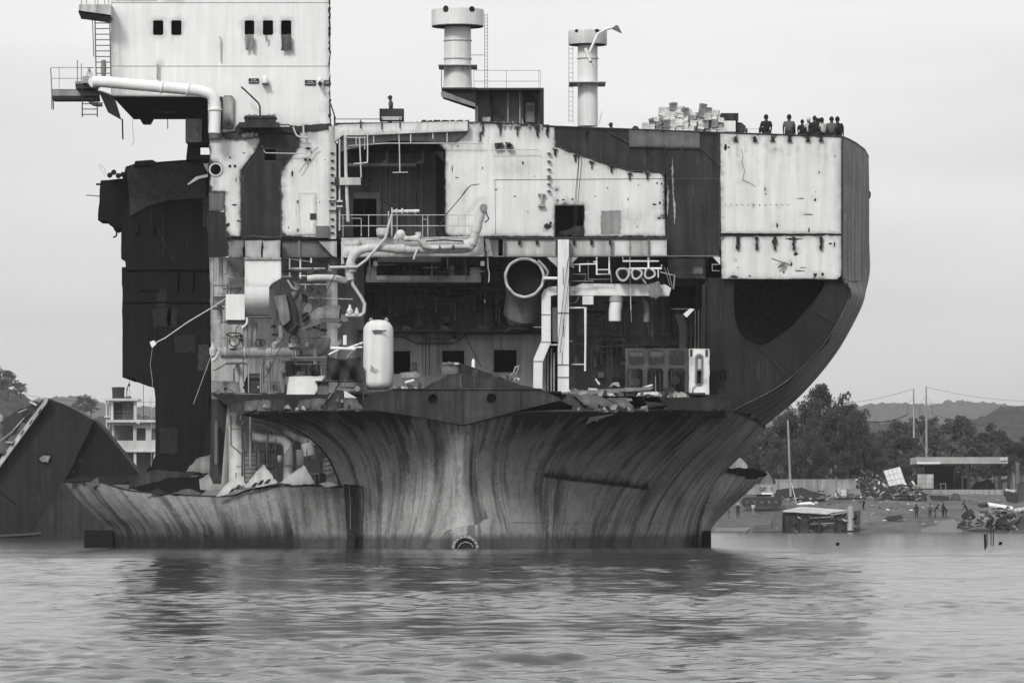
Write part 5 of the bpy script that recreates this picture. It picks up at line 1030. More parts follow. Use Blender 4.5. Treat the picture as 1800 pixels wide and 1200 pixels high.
# scrap on deck: torn starboard floor
for i, (pts, mt) in enumerate([([(985, 704), (1000, 690), (1035, 722), (1008, 716)], 'dgrey2'), ([(1030, 746), (1038, 722), (1060, 716), (1098, 706), (1100, 716), (1060, 735)], 'lgrey'), ([(1000, 692), (1050, 694), (1098, 716), (1040, 718)], 'mgrey'), ([(1066, 700), (1100, 698), (1115, 718), (1098, 718)], 'mgrey'), ([(1128, 698), (1160, 696), (1168, 712), (1140, 716)], 'dgrey2'), ([(1160, 698), (1250, 698), (1290, 720), (1175, 720)], 'dgrey')]):
    pl('torn_floor', mt, jag(pts, 1, 6, 90 + i), -4.9 + .15 * i, .1, soot=.6, w=3)
bx('floor_hole', 'black', 1063, 714, 1072, 721, -4.95, -4.8); MB().poly(circ(1053, 714, 3.4, 12), -4.95, .05, grid=0).build('floor_hole', 'black', SHIP)
def loose(name, mat, pts, Y, t, label, cat, group=None, **k): return tag(MB().poly(pts, Y, t, **k).build(name, mat, None), label, cat, group)
def sbar(mat, p, q, r, label, cat, group=None, n=6, name='scrap_bar'): return tag(MB().tube([p, q], r, n).build(name, mat, None), label, cat, group)
loose('scrap_ladder', 'lgrey', jag([(975, 690), (1060, 684), (1142, 679), (1150, 681), (1142, 685), (1060, 691), (1010, 695)], .5, 8, 2), -3.4, .25, 'long pale perforated scrap strip lying across the torn deck by the pillar', 'scrap strip', soot=.6, w=1.5)
loose('scrap_angle', 'clean', [(1126, 681), (1146, 675), (1148, 677), (1130, 682)], -3.3, .1, 'short bright white angle bar tilted on the scrap by the engine frame', 'scrap bar', grid=0)
loose('scrap_plate', 'clean', jag([(1122, 690), (1156, 688), (1157, 694), (1120, 695)], .4, 6, 3), -3.8, .12, 'flat bright white plate on the deck in front of the engine frame', 'scrap plate', soot=.3, w=1)
loose('scrap_sheet', 'clean', jag([(1130, 699), (1158, 697), (1168, 712), (1162, 708), (1133, 705)], .5, 5, 4), -4.3, .1, 'curled white sheet at the torn deck edge below the engine frame', 'scrap sheet', soot=.4, w=1.5)
loose('scrap_sheet', 'scrapl', jag([(1082, 699), (1110, 700), (1112, 704), (1086, 704)], .5, 5, 5), -4.2, .1, 'grey white folded sheet at the deck edge left of the curled sheet', 'scrap sheet', soot=.4, w=1.5)
sbar('scrapl', (1083, 704, -4.4), (1112, 719, -4.4), 1.2, 'thin pale bar slanting down over the torn floor plates', 'scrap bar')
sbar('white2', (1047, 666, -2.2), (1054, 676, -2.4), 1.8, 'stubby white pipe end sticking up from the rubble beside the pillar', 'pipe')
loose('cast_bracket', 'lgrey', jag([(1070, 680), (1078, 672), (1088, 672), (1090, 680), (1080, 676)], .7, 3, 6), -2.4, .2, 'curved grey bracket on the rubble behind the scrap strip', 'bracket', grid=0)
def rubble(x0, x1, y, Y, n, label, seed, hmax=9):
    r = random.Random(seed)
    for k in range(n):
        x = r.uniform(x0, x1); w = r.uniform(3, 11); h = r.uniform(2, hmax); a = r.uniform(-.5, .5)
        pts = [(x - w / 2, y), (x - w / 2 + a * h, y - h), (x + w / 2 + a * h * .5, y - h * r.uniform(.3, 1)), (x + w / 2, y)]
        loose('scrap_piece', r.choice(['iron', 'rust', 'mgrey', 'scrapl', 'white2', 'dgrey2']), jag(pts, .7, 3, seed + k), Y + r.uniform(-.8, .8), r.uniform(.1, .5), label, 'scrap', 'scrap pieces on the ship deck', grid=0)
rubble(1005, 1100, 690, -2.6, 26, 'small jagged scrap piece in the litter right of the white pillar', 11)
rubble(692, 745, 684, -3.2, 16, 'small jagged scrap piece in the litter right of the white tank', 12, 14)
rubble(840, 912, 668, -3.6, 16, 'small jagged scrap piece in the litter behind the gabled plate', 13, 12)
rubble(780, 806, 640, -4.4, 6, 'small jagged scrap piece on top of the gabled plate', 14, 5)
tb('bent_frame', 'scrapl', [(896, 660), (903, 655), (906, 645), (912, 642), (910, 652), (905, 658)], 1.5, -3.6); 
bt = MB().lathepx(832, -3.2, [(646, 3.2), (636, 3.2), (633, 2.4), (631, 1), (630, 1)], 12).build('gas_bottle', 'clean', None, smooth=True); tag(bt, 'small white gas bottle standing behind the gabled plate', 'gas bottle')
loose('toolbox', 'lgrey', jag([(703, 655), (730, 652), (740, 660), (734, 664), (706, 664)], .5, 5, 8), -2.8, .5, 'pale grey wedge of cut plate lying right of the white tank', 'scrap plate', soot=.5, w=1.5)
sbar('clean', (712, 672, -3.4), (728, 668, -3.4), 2, 'short white tube end lying in the litter right of the tank', 'pipe'); 
# white pressure tank
tk = empty('pressure_tank', P(665, 684, -2.0), 'upright white domed pressure tank with two lifting lugs on the deck', 'tank')
MB().lathepx(665, -2, [(684, 12), (682, 20), (676, 25.5), (670, 26.5), (582, 26.5), (574, 25), (567, 20), (563, 12), (562, 3)], 32).build('tank_shell', 'white', tk, smooth=True)
for x in (652, 679): MB().poly(circ(x, 561.5, 3.2, 12), -2.05, .1, holes=[circ(x, 561.5, 1.4, 8)], grid=0).build('lifting_lug', 'white2', tk)
MB().tube([(654, 581.5, -2.85), (679, 581.5, -2.85)], 1.3, 6).build('grip_bar', 'rust', tk)
MB().poly(jag(circ(664, 583, 9, 12, 4), 1, 4, 3), -2.735, .02, grid=0).build('rust_stain', 'lgrey', tk)
MB().poly(jag([(652, 640), (660, 648), (668, 652), (660, 656), (650, 650)], 1, 3, 4), -2.74, .03, grid=0).build('dent', 'white2', tk)
MB().tube([(640, 683, -2), (690, 683, -2)], 1.2, 6).build('base_rim', 'white2', tk)
# dark tarpaulin hung on a pipe frame
tp = MB(); nu, nv = 34, 22; vs = []
for j in range(nv):
    for i in range(nu):
        u, v = i / (nu - 1), j / (nv - 1); x = 574 + 60 * u; y = 626 + 42 * v + 5 * math.sin(u * 3.14) * (1 - v) + (3 if u > .8 else 0) * v
        Y = -2.2 + .22 * math.sin(u * 14 + 3 * v) * (.2 + v) + .15 * math.sin(u * 9 - 6 * v); vs.append(P(x, y, Y))
tp.add(vs, [(j * nu + i, j * nu + i + 1, (j + 1) * nu + i + 1, (j + 1) * nu + i) for j in range(nv - 1) for i in range(nu - 1)])
t_ = tp.build('tarpaulin', 'cloth', None, smooth=True); tag(t_, 'dark creased tarpaulin hanging from a pipe frame left of the white tank', 'tarpaulin')
sf = t_.modifiers.new('thickness', 'SOLIDIFY'); sf.thickness = .02
fr = tb('shelter_frame', 'clean', [(578, 623), (600, 612), (637, 610)], 1.6, -2.3); MB().tube([(581, 611.5, -2.3), (625, 613.5, -2.3)], 2.6, 8).build('frame_bar', 'clean', fr); MB().tube([(610, 628, -2.3), (632, 604, -2.3)], 1.6, 6).build('frame_bar', 'lgrey', fr); MB().tube([(612, 611, -2.2), (638, 602, -2.2)], 1.6, 6).build('frame_bar', 'clean', fr); MB().box(603, 589, 609, 606, -2.4, -2.1).build('frame_block', 'clean', fr)
# ================================================================ port machinery space
pl('engine_room_wall', 'white2', [(369, 452), (640, 452), (640, 700), (612, 715), (600, 860), (372, 860), (372, 700)], 5.2, .12, grid=16, soot=.2, w=5, stains=[(570, 600, 30, 60, .5), (610, 560, 20, 100, .55), (460, 560, 40, 40, .2), (400, 690, 30, 20, .3)])
pl('wall_column', 'white', jag([(402, 705), (424, 704), (426, 850), (402, 852)], .4, 9, 20), 2.6, .6, soot=.5, w=2); pl('wall_column', 'dgrey2', [(372, 700), (400, 700), (388, 850), (368, 850)], 3.5, .4, soot=.5); bx('wall_strut', 'mgrey', 377, 740, 382, 815, 2.8, 3.2)
pl('edge_panel', 'white2', jag([(368, 452), (392, 452), (392, 506), (390, 620), (372, 630)], .4, 9, 21), 1.0, .1, soot=.7, w=3)
for y in (500, 560): tb('wall_seam', 'mgrey', [(372, y), (430, y)], .3, 1.0)
for x in (376, 386, 390): tb('edge_pipe', 'mgrey', [(x, 452), (x, 500 - x % 7)], .8, .8)
pl('machine_base', 'lgrey', jag([(372, 668), (392, 670), (396, 700), (372, 702)], .5, 6, 22), -.5, .3, soot=.6); pl('machine_base', 'lgrey', jag([(392, 668), (420, 672), (424, 702), (396, 704)], .5, 6, 23), .4, .3, soot=.6, stains=[(395, 682, 3, 3, 1)]); pl('machine_hole', 'soot', circ(396, 683, 2.6, 8), .37, .03, grid=0)
MB().smoothtube([(376, 690, -.9), (382, 686, -.9), (384, 692, -.9)], 4, 8).build('machine_knob', 'mgrey', SHIP, smooth=True)
# white trunking
for i, (x0, x1) in enumerate(((430, 460), (461, 493))): pl('duct_cushion', 'white2', jag([(x0, 423), (x1, 422), (x1 - 1, 452), (x0 + 1, 452)], .8, 8, 30 + i), -.6, .6, soot=.5, w=3)
pl('port_pillow', 'lgrey', jag([(400, 424), (428, 422), (428, 454), (402, 452)], .8, 8, 34), -.2, .3, soot=.8, w=4)
wd = pl('white_trunking', 'clean', jag([(430, 455), (493, 454), (494, 489), (476, 500), (474, 504), (430, 504)], .3, 9, 35), -.9, 1.3, soot=.35, w=2); bx('trunk_rim', 'lgrey', 429, 452.5, 494, 456, -1.0, .4, wd)
mb = MB(); k = []; 
for a in range(0, 11): t = a / 10; k.append((430, 504 + 52 * t, -.9 + 1.1 * (t ** 3)))
vs = [P(430, y, Y) for _, y, Y in k] + [P(473, y, Y) for _, y, Y in k]; n = len(k); mb.add(vs, [(i, i + 1, n + i + 1, n + i) for i in range(n - 1)]); q = [P(430, 504, .6), P(473, 504, .6), P(473, 556, .6), P(430, 556, .6)]; mb.add(q, [(0, 1, 2, 3)])
mb.add([v for v in vs[n:]] + [P(473, 556, .6), P(473, 504, .6)], [tuple(range(n + 2))]); mb.build('trunk_elbow', 'clean', wd, smooth=True)
bx('trunk_foot', 'mgrey', 430, 556, 474, 558, -.5, .7, wd)
bx('white_cabinet', 'clean', 397, 517, 430, 562, -.5, .6); bx('cabinet_base', 'mgrey', 398, 562, 430, 569, -.3, .6)
tb('cabinet_pipe', 'white', [(434, 558), (434, 568), (426, 576)], 2, -.6, smooth=True); bx('bracket_frame', 'dgrey2', 376, 521, 397, 524, .2, .4); bx('bracket_frame', 'mgrey', 376, 525, 394, 536, .3, .8); bx('bracket_frame', 'dgrey2', 376, 540, 394, 544, .2, .4)
for pts in ([(375, 502), (375, 545)], [(375, 502), (428, 502)], [(388, 546), (389, 568)], [(400, 490), (430, 490)], [(402, 478), (402, 455)], [(410, 480), (420, 482), (424, 500)]): tb('frame_pipe', 'mgrey', pts, .9, .6)
# catwalk framing right of the trunking
for pts, r, m_ in (([(509, 452), (509, 487)], 1.4, 'clean'), ([(528, 452), (528, 500)], 1.4, 'clean'), ([(495, 486), (512, 486)], 1.2, 'clean'), ([(510, 472), (572, 472)], 1.5, 'white2'), ([(528, 500), (575, 500)], 1.3, 'white2'), ([(537, 500), (537, 530)], 1.4, 'white2'), ([(530, 523), (620, 526)], 1.2, 'white2'), ([(495, 453), (545, 460)], .9, 'lgrey'), ([(547, 423), (547, 462)], 1.6, 'clean'), ([(525, 485), (560, 485)], 1.1, 'clean'), ([(495, 476), (560, 476)], 3, 'dgrey2'), ([(600, 424), (604, 464)], 1.6, 'clean')): tb('frame_pipe', m_, pts, r, .4)
pl('upper_girder', 'mgrey', rect(496, 422, 592, 452), .3, .2, soot=.6, w=4); bx('girder_post', 'mgrey', 523, 422, 528, 452, .2, .3); pl('girder_knee', 'white2', [(560, 424), (592, 424), (592, 452), (585, 450)], -.2, .12, soot=.4, w=2)
bx('frame_column', 'white2', 574, 452, 593, 700, 1.6, 2.4); pl('column_knee', 'mgrey', [(556, 456), (576, 456), (576, 474)], 1.5, .1, grid=0)
for x, r in ((556, 7), (562, 6), (546, 6)): MB().tube([(x, 488, -.4), (x + 4, 489, -.4)], r, 12).build('torn_flange', 'steel', SHIP)
pl('torn_collar', 'iron', jag(circ(546, 489, 6, 12, 10), 1.5, 3, 3), -.6, .2, grid=0)
# crumpled trunking
pl('crumpled_duct', 'steel', jag([(480, 521), (502, 518), (508, 545), (510, 562), (498, 572), (492, 560)], .8, 6, 40), -1.6, .6, soot=.5, w=3, grid=6, stains=[(500, 560, 12, 14, .6)])
pl('crumpled_duct', 'dgrey2', jag([(502, 518), (512, 516), (520, 540), (522, 570), (515, 585), (506, 578), (508, 550)], 1, 6, 41), -1.3, .6, soot=.5, grid=6)
pl('crumpled_duct', 'mgrey', jag([(514, 492), (526, 498), (530, 520), (528, 550), (540, 566), (533, 580), (524, 570), (520, 540), (522, 515)], 1, 6, 42), -1.0, .5, soot=.5, grid=6)
pl('crumpled_duct', 'iron', jag([(495, 575), (505, 562), (525, 575), (522, 588), (508, 586)], 1.2, 5, 43), -1.1, .5, grid=0)
tb('crushed_pipe', 'lgrey', [(505, 492), (514, 506), (522, 510)], 2, -1.2); tb('crushed_pipe', 'mgrey', [(512, 525), (520, 514), (524, 504)], 6, -1, n=10)
pl('tilted_hopper', 'lgrey', jag([(538, 552), (560, 540), (598, 536), (596, 560), (572, 558), (540, 572), (534, 566)], .5, 7, 44), -1.4, .5, soot=.6, w=3, stains=[(560, 550, 2, 9, .5), (575, 548, 2, 9, .5)]); pl('hopper_lip', 'mgrey', [(528, 578), (545, 568), (575, 558), (600, 562), (595, 567), (570, 566), (532, 580)], -1.7, .3, grid=0, soot=.3); pl('hopper_mouth', 'black', jag([(530, 553), (542, 548), (543, 562), (532, 566)], .8, 4, 2), -1.65, .1, grid=0)
for x in (550, 556, 562): MB().tube([(x, 538, -1), (x, 526, -1)], 2.2, 8).build('hopper_valve', 'iron', SHIP)
tb('leaning_bar', 'rust', [(563, 534), (590, 480), (602, 464)], 1.0, -1.8); 
# big horizontal main with valves
hm = tb('cooling_main', 'lgrey', [(388, 620, .2), (500, 620, .2), (545, 620, .4), (566, 614, .8), (572, 596, 1.2)], 9.5, smooth=True, n=16)
for x in (396, 430, 470, 520): MB().tube([(x - 1, 620, .2), (x + 1, 620, .2)], 11, 16).build('main_flange', 'pipe', hm)
def handwheel(cx, cy, r, Y, par, tilt=False):
    q = [P(cx + r * math.cos(a), cy + (r * .22 if tilt else r) * math.sin(a), Y + (0 if not tilt else r * S * .9 * math.sin(a))) for a in np.linspace(0, 2 * math.pi, 19)]
    o = MB().tubew(q, .03, 6).build('handwheel', 'iron', par)
    mb = MB()
    for a in (0, 2.09, 4.19): mb.tubew([P(cx, cy, Y), P(cx + r * math.cos(a), cy + (r * .22 if tilt else r) * math.sin(a), Y)], .02, 5)
    mb.build('spokes', 'iron', o) if False else None
    return o
for (x, y, r, t) in ((411, 588, 13, True), (412, 600, 9, False), (455, 602, 6, False), (461, 602, 5, False), (483, 588, 5, True), (517, 597, 9, False)): handwheel(x, y, r, -.2, SHIP, t)
MB().lathepx(409, 0, [(612, 7), (604, 7), (602, 4), (588, 1.5)], 12).build('valve_body', 'pipe', SHIP, smooth=True); MB().lathepx(517, 0, [(610, 10), (604, 10), (602, 6), (590, 4)], 14).build('valve_body', 'pipe', SHIP, smooth=True)
MB().lathepx(374, -.5, [(625, 5), (620, 6), (613, 6.5), (609, 3), (600, 1)], 12).build('globe_valve', 'pipe', SHIP, smooth=True); tb('valve_arm', 'pipe', [(373, 634), (380, 628), (386, 616), (382, 612)], 3.5, -.5, smooth=True)
tb('lower_pipe', 'lgrey', [(374, 650), (384, 646), (396, 638), (430, 637), (436, 641)], 2.6, -.4)
for x, y0, y1, r in ((432, 570, 611, 4.5), (449, 566, 602, 3.2), (554, 580, 640, 3.4), (546, 560, 580, 2.6), (473, 640, 690, 3), (440, 720, 820, 1.6)): tb('riser_pipe', 'lgrey', [(x, y0), (x, y1)], r, .2, n=10)
tb('riser_bend', 'lgrey', [(494, 572), (495, 590), (490, 600), (482, 606), (482, 612)], 5, .1, smooth=True, n=12)
MB().lathepx(472, 0, [(652, 3), (648, 5), (640, 5), (634, 3)], 10).build('valve_body', 'steel', SHIP, smooth=True)
rail(390, 575, (594, 629), 630, -.8, (400, 438, 477, 494, 516), 'mgrey', .7); tb('catwalk_edge', 'lgrey', [(392, 630), (578, 628)], 1.2, -.7)
for x, y1 in ((437, 700), (496, 696), (498, 696), (458, 700), (588, 700), (590, 620), (565, 660)): tb('support_post', 'lgrey', [(x, 630), (x, y1)], 1.1, -.5)
bx('switch_cabinet', 'iron', 438, 656, 458, 692, -.4, .6); pl('cabinet_gauge', 'lgrey', circ(454, 680, 2.2, 10), -.45, .05, grid=0); tb('cabinet_drum', 'iron', [(440, 664), (457, 664)], 6, -.3, n=12)
pl('burn_patch', 'soot', jag([(428, 672), (440, 655), (440, 690), (430, 688)], 1.5, 4, 6), 5.15, .03, grid=0)
for pts, r in (([(410, 690), (430, 694), (460, 694)], 2.4), ([(412, 698), (460, 697)], 3), ([(470, 692), (488, 690)], 3), ([(395, 678), (412, 690)], 1.2), ([(458, 671), (492, 671)], .8), ([(488, 650), (482, 688)], .8), ([(492, 630), (483, 690)], .7), ([(520, 640), (576, 640)], 1), ([(500, 636), (500, 690)], 1.6)): tb('floor_pipe', 'mgrey', pts, r, -.6)
pl('panel_grid', 'mgrey', rect(500, 634, 565, 662), 3.0, .1, grid=0); 
for i in range(6): bx('panel_rib', 'dgrey2', 504 + i * 11, 635, 505 + i * 11, 661, 2.9, 3.0)
for x, y in ((520, 645), (545, 645), (555, 652), (480, 676)): pl('panel_part', 'iron', jag(rect(x, y, x + 6, y + 9), .6, 4, x), 2.7, .2, grid=0)
# long mooring line from the port side
rp = MB().tube([(266, 606, .5), (290, 594, .5), (330, 566, .4), (372, 541, .2), (402, 521, .1)], 1.1, 6).build('mooring_rope', 'rope', None, smooth=True); tag(rp, 'pale rope stretched from the ship side down to a white float', 'rope')
fl_ = MB().poly([(263, 601), (270, 598), (275, 604), (267, 611)], .3, .3, grid=0).build('white_float', 'clean', None); tag(fl_, 'small white float tied at the end of the pale rope', 'float')
tag(MB().tube([(268, 610, .4), (264, 640, .5), (268, 670, .5), (266, 740, .5), (266, 820, .5)], .35, 5).build('hanging_line', 'rope', None), 'thin line hanging from the white float in front of the black hull', 'line')
tag(MB().tube([(394, 560, -1.5), (372, 622, -1.5), (340, 710, -1.5)], .45, 5).build('thin_cable', 'rope', None), 'thin slanting cable in front of the black hull block', 'cable')
# poles, shackles
tag(MB().tube([(466, 664, -1.4), (506, 585, -1.4), (563, 534, -1.9)], 1.0, 6).build('leaning_pole', 'rust', None), 'long rusty pole leaning across the port machinery', 'pole')
# ---------------- below: opened engine room over the port edge
for pts, r in (([(446, 767), (462, 770), (486, 772), (500, 776), (507, 792), (506, 850)], 8.5), ([(500, 756), (540, 776), (590, 778)], 7), ([(540, 778), (545, 800)], 12), ([(528, 790), (530, 846)], 8)): tb('sea_water_pipe', 'pipe' if r > 8 else 'lgrey', pts, r, 1.8, smooth=True, n=16)
MB().tube([(444, 767, 1.8), (446, 767, 1.8)], 10, 14).build('pipe_flange', 'pipe', SHIP); MB().tube([(468, 772, 1.8), (471, 772, 1.8)], 10.5, 14).build('pipe_flange', 'pipe', SHIP); MB().tube([(502, 836, 1.8), (510, 836, 1.8)], 10.5, 14).build('pipe_flange', 'pipe', SHIP)
tb('elbow_pipe', 'lgrey', [(418, 728), (417, 742), (426, 745), (430, 740)], 3.5, 1.4, smooth=True, n=10); tb('cross_pipe', 'lgrey', [(420, 742), (455, 745), (490, 760)], 3.2, 2.6)
MB().lathepx(551, 2, [(806, 6), (800, 9), (790, 8), (784, 4)], 14).build('pump_body', 'pipe', SHIP, smooth=True); MB().lathepx(492, 1.6, [(812, 2), (806, 5), (800, 4)], 10).build('valve_body', 'pipe', SHIP, smooth=True)
ladder(430, 450, 790, 850, 8, 1.2, 'iron', .9); ladder(449, 455, 752, 850, 10, 2.2, 'lgrey', .8)
for pts, r in (([(404, 754), (432, 754)], .6), ([(406, 730), (406, 782), (425, 798)], 1.2), ([(470, 745), (468, 850)], 1.0), ([(484, 770), (484, 850)], .9), ([(415, 820), (455, 817), (520, 818), (552, 818)], .8), ([(540, 770), (538, 840), (545, 850)], 1.0), ([(560, 780), (561, 845)], 1.0), ([(438, 840), (470, 850), (500, 800), (524, 764)], .6), ([(415, 830), (414, 855)], 1), ([(432, 760), (432, 800)], 2), ([(425, 795), (425, 855)], 1.2), ([(545, 833), (562, 833)], 2), ([(452, 790), (470, 770), (480, 765)], .4)): tb('small_pipe', 'mgrey', pts, r, 1.5)
pl('frame_web', 'white2', jag([(563, 782), (580, 790), (592, 812), (594, 828), (568, 838), (566, 800)], .5, 7, 7), 2.4, .12, soot=.5, w=2); pl('frame_web', 'lgrey', jag([(568, 840), (596, 828), (602, 852), (570, 854)], .5, 7, 8), 2.2, .12, soot=.6, w=3)
for y0 in (800, 808, 816, 824): tb('web_cut', 'soot', [(570, y0 + 3), (582, y0)], .6, 2.35)
pl('dark_below', 'dgrey', rect(555, 832, 572, 852), 2.1, .1, grid=0)

# clutter of pipes, brackets and cables against the casing walls
rc = random.Random(77)
for k in range(34):
    x = rc.uniform(634, 940); y0 = rc.uniform(500, 540); y1 = y0 + rc.uniform(20, 60); Y = rc.uniform(6.5, 8.2)
    if rc.random() < .5: tb('casing_pipe', rc.choice(['mgrey', 'lgrey', 'wall', 'lgrey']), [(x, y0), (x, min(y1, 580))], rc.uniform(.6, 2.2), Y)
    else: tb('casing_pipe', rc.choice(['mgrey', 'dgrey2', 'wall']), [(x, y0), (x + rc.uniform(20, 70), y0 + rc.uniform(-2, 2)), (x + rc.uniform(20, 70), y0 + 12)], rc.uniform(.5, 1.8), Y)
for k in range(26):
    x = rc.uniform(634, 935); y = rc.uniform(500, 575); w, h = rc.uniform(3, 16), rc.uniform(4, 18); bx('casing_box', rc.choice(['mgrey', 'wall', 'dgrey', 'dgrey2', 'iron']), x, y, x + w, min(y + h, 579), rc.uniform(7, 8), 8.4)
for k in range(24):
    x = rc.uniform(1008, 1200); y0 = rc.uniform(525, 640); Y = rc.uniform(5.2, 6.3)
    if rc.random() < .6: tb('recess_pipe', rc.choice(['mgrey', 'lgrey', 'dgrey2', 'wall']), [(x, y0), (x, min(688, y0 + rc.uniform(20, 90)))], rc.uniform(.5, 2), Y)
    else: tb('recess_pipe', rc.choice(['mgrey', 'dgrey2', 'wall']), [(x, y0), (min(1210, x + rc.uniform(20, 60)), y0), (min(1210, x + rc.uniform(20, 60)), y0 + 10)], rc.uniform(.5, 1.6), Y)
for k in range(16):
    x = rc.uniform(1008, 1190); y = rc.uniform(600, 680); w, h = rc.uniform(4, 16), rc.uniform(5, 20); bx('recess_box', rc.choice(['mgrey', 'wall', 'iron', 'dgrey2', 'lgrey']), x, y, x + w, min(y + h, 690), rc.uniform(5.4, 6), 6.35)
for k in range(14):
    x = rc.uniform(640, 930); x2 = x + rc.uniform(15, 70); y = rc.uniform(452, 520); s_ = rc.uniform(8, 40); tb('slung_cable', 'cable', [(x, y), ((x * .7 + x2 * .3), y + s_ * .8), ((x + x2) / 2, y + s_), ((x * .3 + x2 * .7), y + s_ * .75), (x2, y + rc.uniform(-5, 10))], rc.uniform(.3, .6), rc.uniform(1.5, 6), smooth=True)
for k in range(30):   # upper recess between girders: hangers and pipe ends
    x = rc.uniform(640, 960); y = rc.uniform(453, 478)
    if rc.random() < .5: tb('overhead_pipe', rc.choice(['mgrey', 'lgrey', 'dgrey2']), [(x, y), (min(965, x + rc.uniform(10, 50)), y + rc.uniform(-1, 1))], rc.uniform(.6, 2.2), rc.uniform(.6, 5))
    else: tb('hanger', rc.choice(['mgrey', 'lgrey', 'dgrey2']), [(x, 452), (x, y + rc.uniform(4, 25))], rc.uniform(.5, 1.2), rc.uniform(.6, 4))
for k in range(44):   # port machinery: fine pipework and brackets
    x = rc.uniform(376, 600); y = rc.uniform(456, 690); Y = rc.uniform(2.2, 4.9); m_ = rc.choice(['mgrey', 'lgrey', 'dgrey2', 'iron', 'white2'])
    q = rc.random()
    if q < .4: tb('fine_pipe', m_, [(x, y), (x, min(695, y + rc.uniform(15, 70)))], rc.uniform(.5, 1.6), Y)
    elif q < .7: tb('fine_pipe', m_, [(x, y), (min(600, x + rc.uniform(12, 50)), y), (min(600, x + rc.uniform(12, 50)), min(692, y + 12))], rc.uniform(.5, 1.4), Y)
    else: bx('fitting', m_, x, y, min(602, x + rc.uniform(3, 12)), min(692, y + rc.uniform(4, 14)), Y, Y + .5)
for k in range(22):
    x = rc.uniform(428, 590); y = rc.uniform(745, 830); Y = rc.uniform(3, 4.9); m_ = rc.choice(['mgrey', 'lgrey', 'dgrey2', 'iron'])
    tb('fine_pipe', m_, [(x, y), (x, min(850, y + rc.uniform(15, 50)))] if rc.random() < .5 else [(x, y), (min(595, x + rc.uniform(10, 40)), y)], rc.uniform(.5, 1.6), Y)
for k in range(40):   # ragged rubble along the torn counter edge and deck lip
    x = rc.uniform(1000, 1210); y = 692 + (x - 1000) * .02; h = rc.uniform(2, 9); w = rc.uniform(2, 12)
    loose('scrap_piece', rc.choice(['iron', 'rust', 'mgrey', 'scrapl', 'white2', 'dgrey2', 'lgrey']), jag([(x - w, y + 2), (x - w * .4, y - h), (x + w * .6, y - h * rc.uniform(.2, 1)), (x + w, y + 2)], .8, 3, k), -3 + rc.uniform(-1.2, .6), rc.uniform(.1, .4), 'small jagged scrap piece in the litter right of the white pillar', 'scrap', 'scrap pieces on the ship deck', grid=0)
for k in range(30):
    x = rc.uniform(430, 636); y = rc.uniform(704, 722); w, h = rc.uniform(2, 9), rc.uniform(2, 8); pl('torn_sliver', rc.choice(['lgrey', 'mgrey', 'iron', 'scrapl', 'rust']), jag([(x - w, y + 1), (x, y - h), (x + w * .5, y - h * .4), (x + w, y + 2)], .7, 2, k), -3.9 - rc.random() * .5, .06, grid=0)

for k in range(30):     # bent offcuts caught in the port machinery
    x = rc.uniform(478, 610); y = rc.uniform(470, 690); w, h = rc.uniform(2, 9), rc.uniform(3, 12); a = rc.uniform(-.8, .8)
    pl('bent_offcut', rc.choice(['steel', 'mgrey', 'rust', 'iron', 'lgrey', 'white2', 'dgrey2']), jag([(x - w, y + h * .3), (x - w * .3 + a * h, y - h), (x + w + a * h, y - h * .6), (x + w * .7, y + h * .5)], .8, 3, k), rc.uniform(-1.0, 1.2), rc.uniform(.05, .3), soot=.3, grid=0)
# ================================================================ people
def skin_mesh(name, joints, bones, sub=1):
    """joints: {key: ((x,y,z), radius)}; bones: list of (a,b)"""
    keys = list(joints); ix = {k: i for i, k in enumerate(keys)}
    me = bpy.data.meshes.new(name); me.from_pydata([joints[k][0] for k in keys], [(ix[a], ix[b]) for a, b in bones], [])
    o = bpy.data.objects.new(name, me); COL.objects.link(o)
    sk = o.modifiers.new('skin', 'SKIN'); sk.use_smooth_shade = True
    if not me.skin_vertices: 
        bm = bmesh.new(); bm.from_mesh(me); bm.verts.layers.skin.verify(); bm.to_mesh(me); bm.free()
    for k, sv in zip(keys, me.skin_vertices[0].data):
        r = joints[k][1]; sv.radius = (r, r) if not hasattr(r, '__len__') else r
        sv.use_root = (k == 'pelvis')
    if sub: s_ = o.modifiers.new('sub', 'SUBSURF'); s_.levels = sub; s_.render_levels = sub
    dg = bpy.context.evaluated_depsgraph_get(); out = bpy.data.meshes.new_from_object(o.evaluated_get(dg)); out.name = name
    bpy.data.objects.remove(o); bpy.data.meshes.remove(me); out.shade_smooth(); return out
def add_ball(me, c, r, n=8):
    bm = bmesh.new(); bm.from_mesh(me); q = bmesh.ops.create_uvsphere(bm, u_segments=n + 4, v_segments=n, radius=1)
    for v in q['verts']: v.co = Vector((v.co.x * r[0] + c[0], v.co.y * r[1] + c[1], v.co.z * r[2] + c[2]))
    for f in bm.faces: f.smooth = True
    bm.to_mesh(me); bm.free()
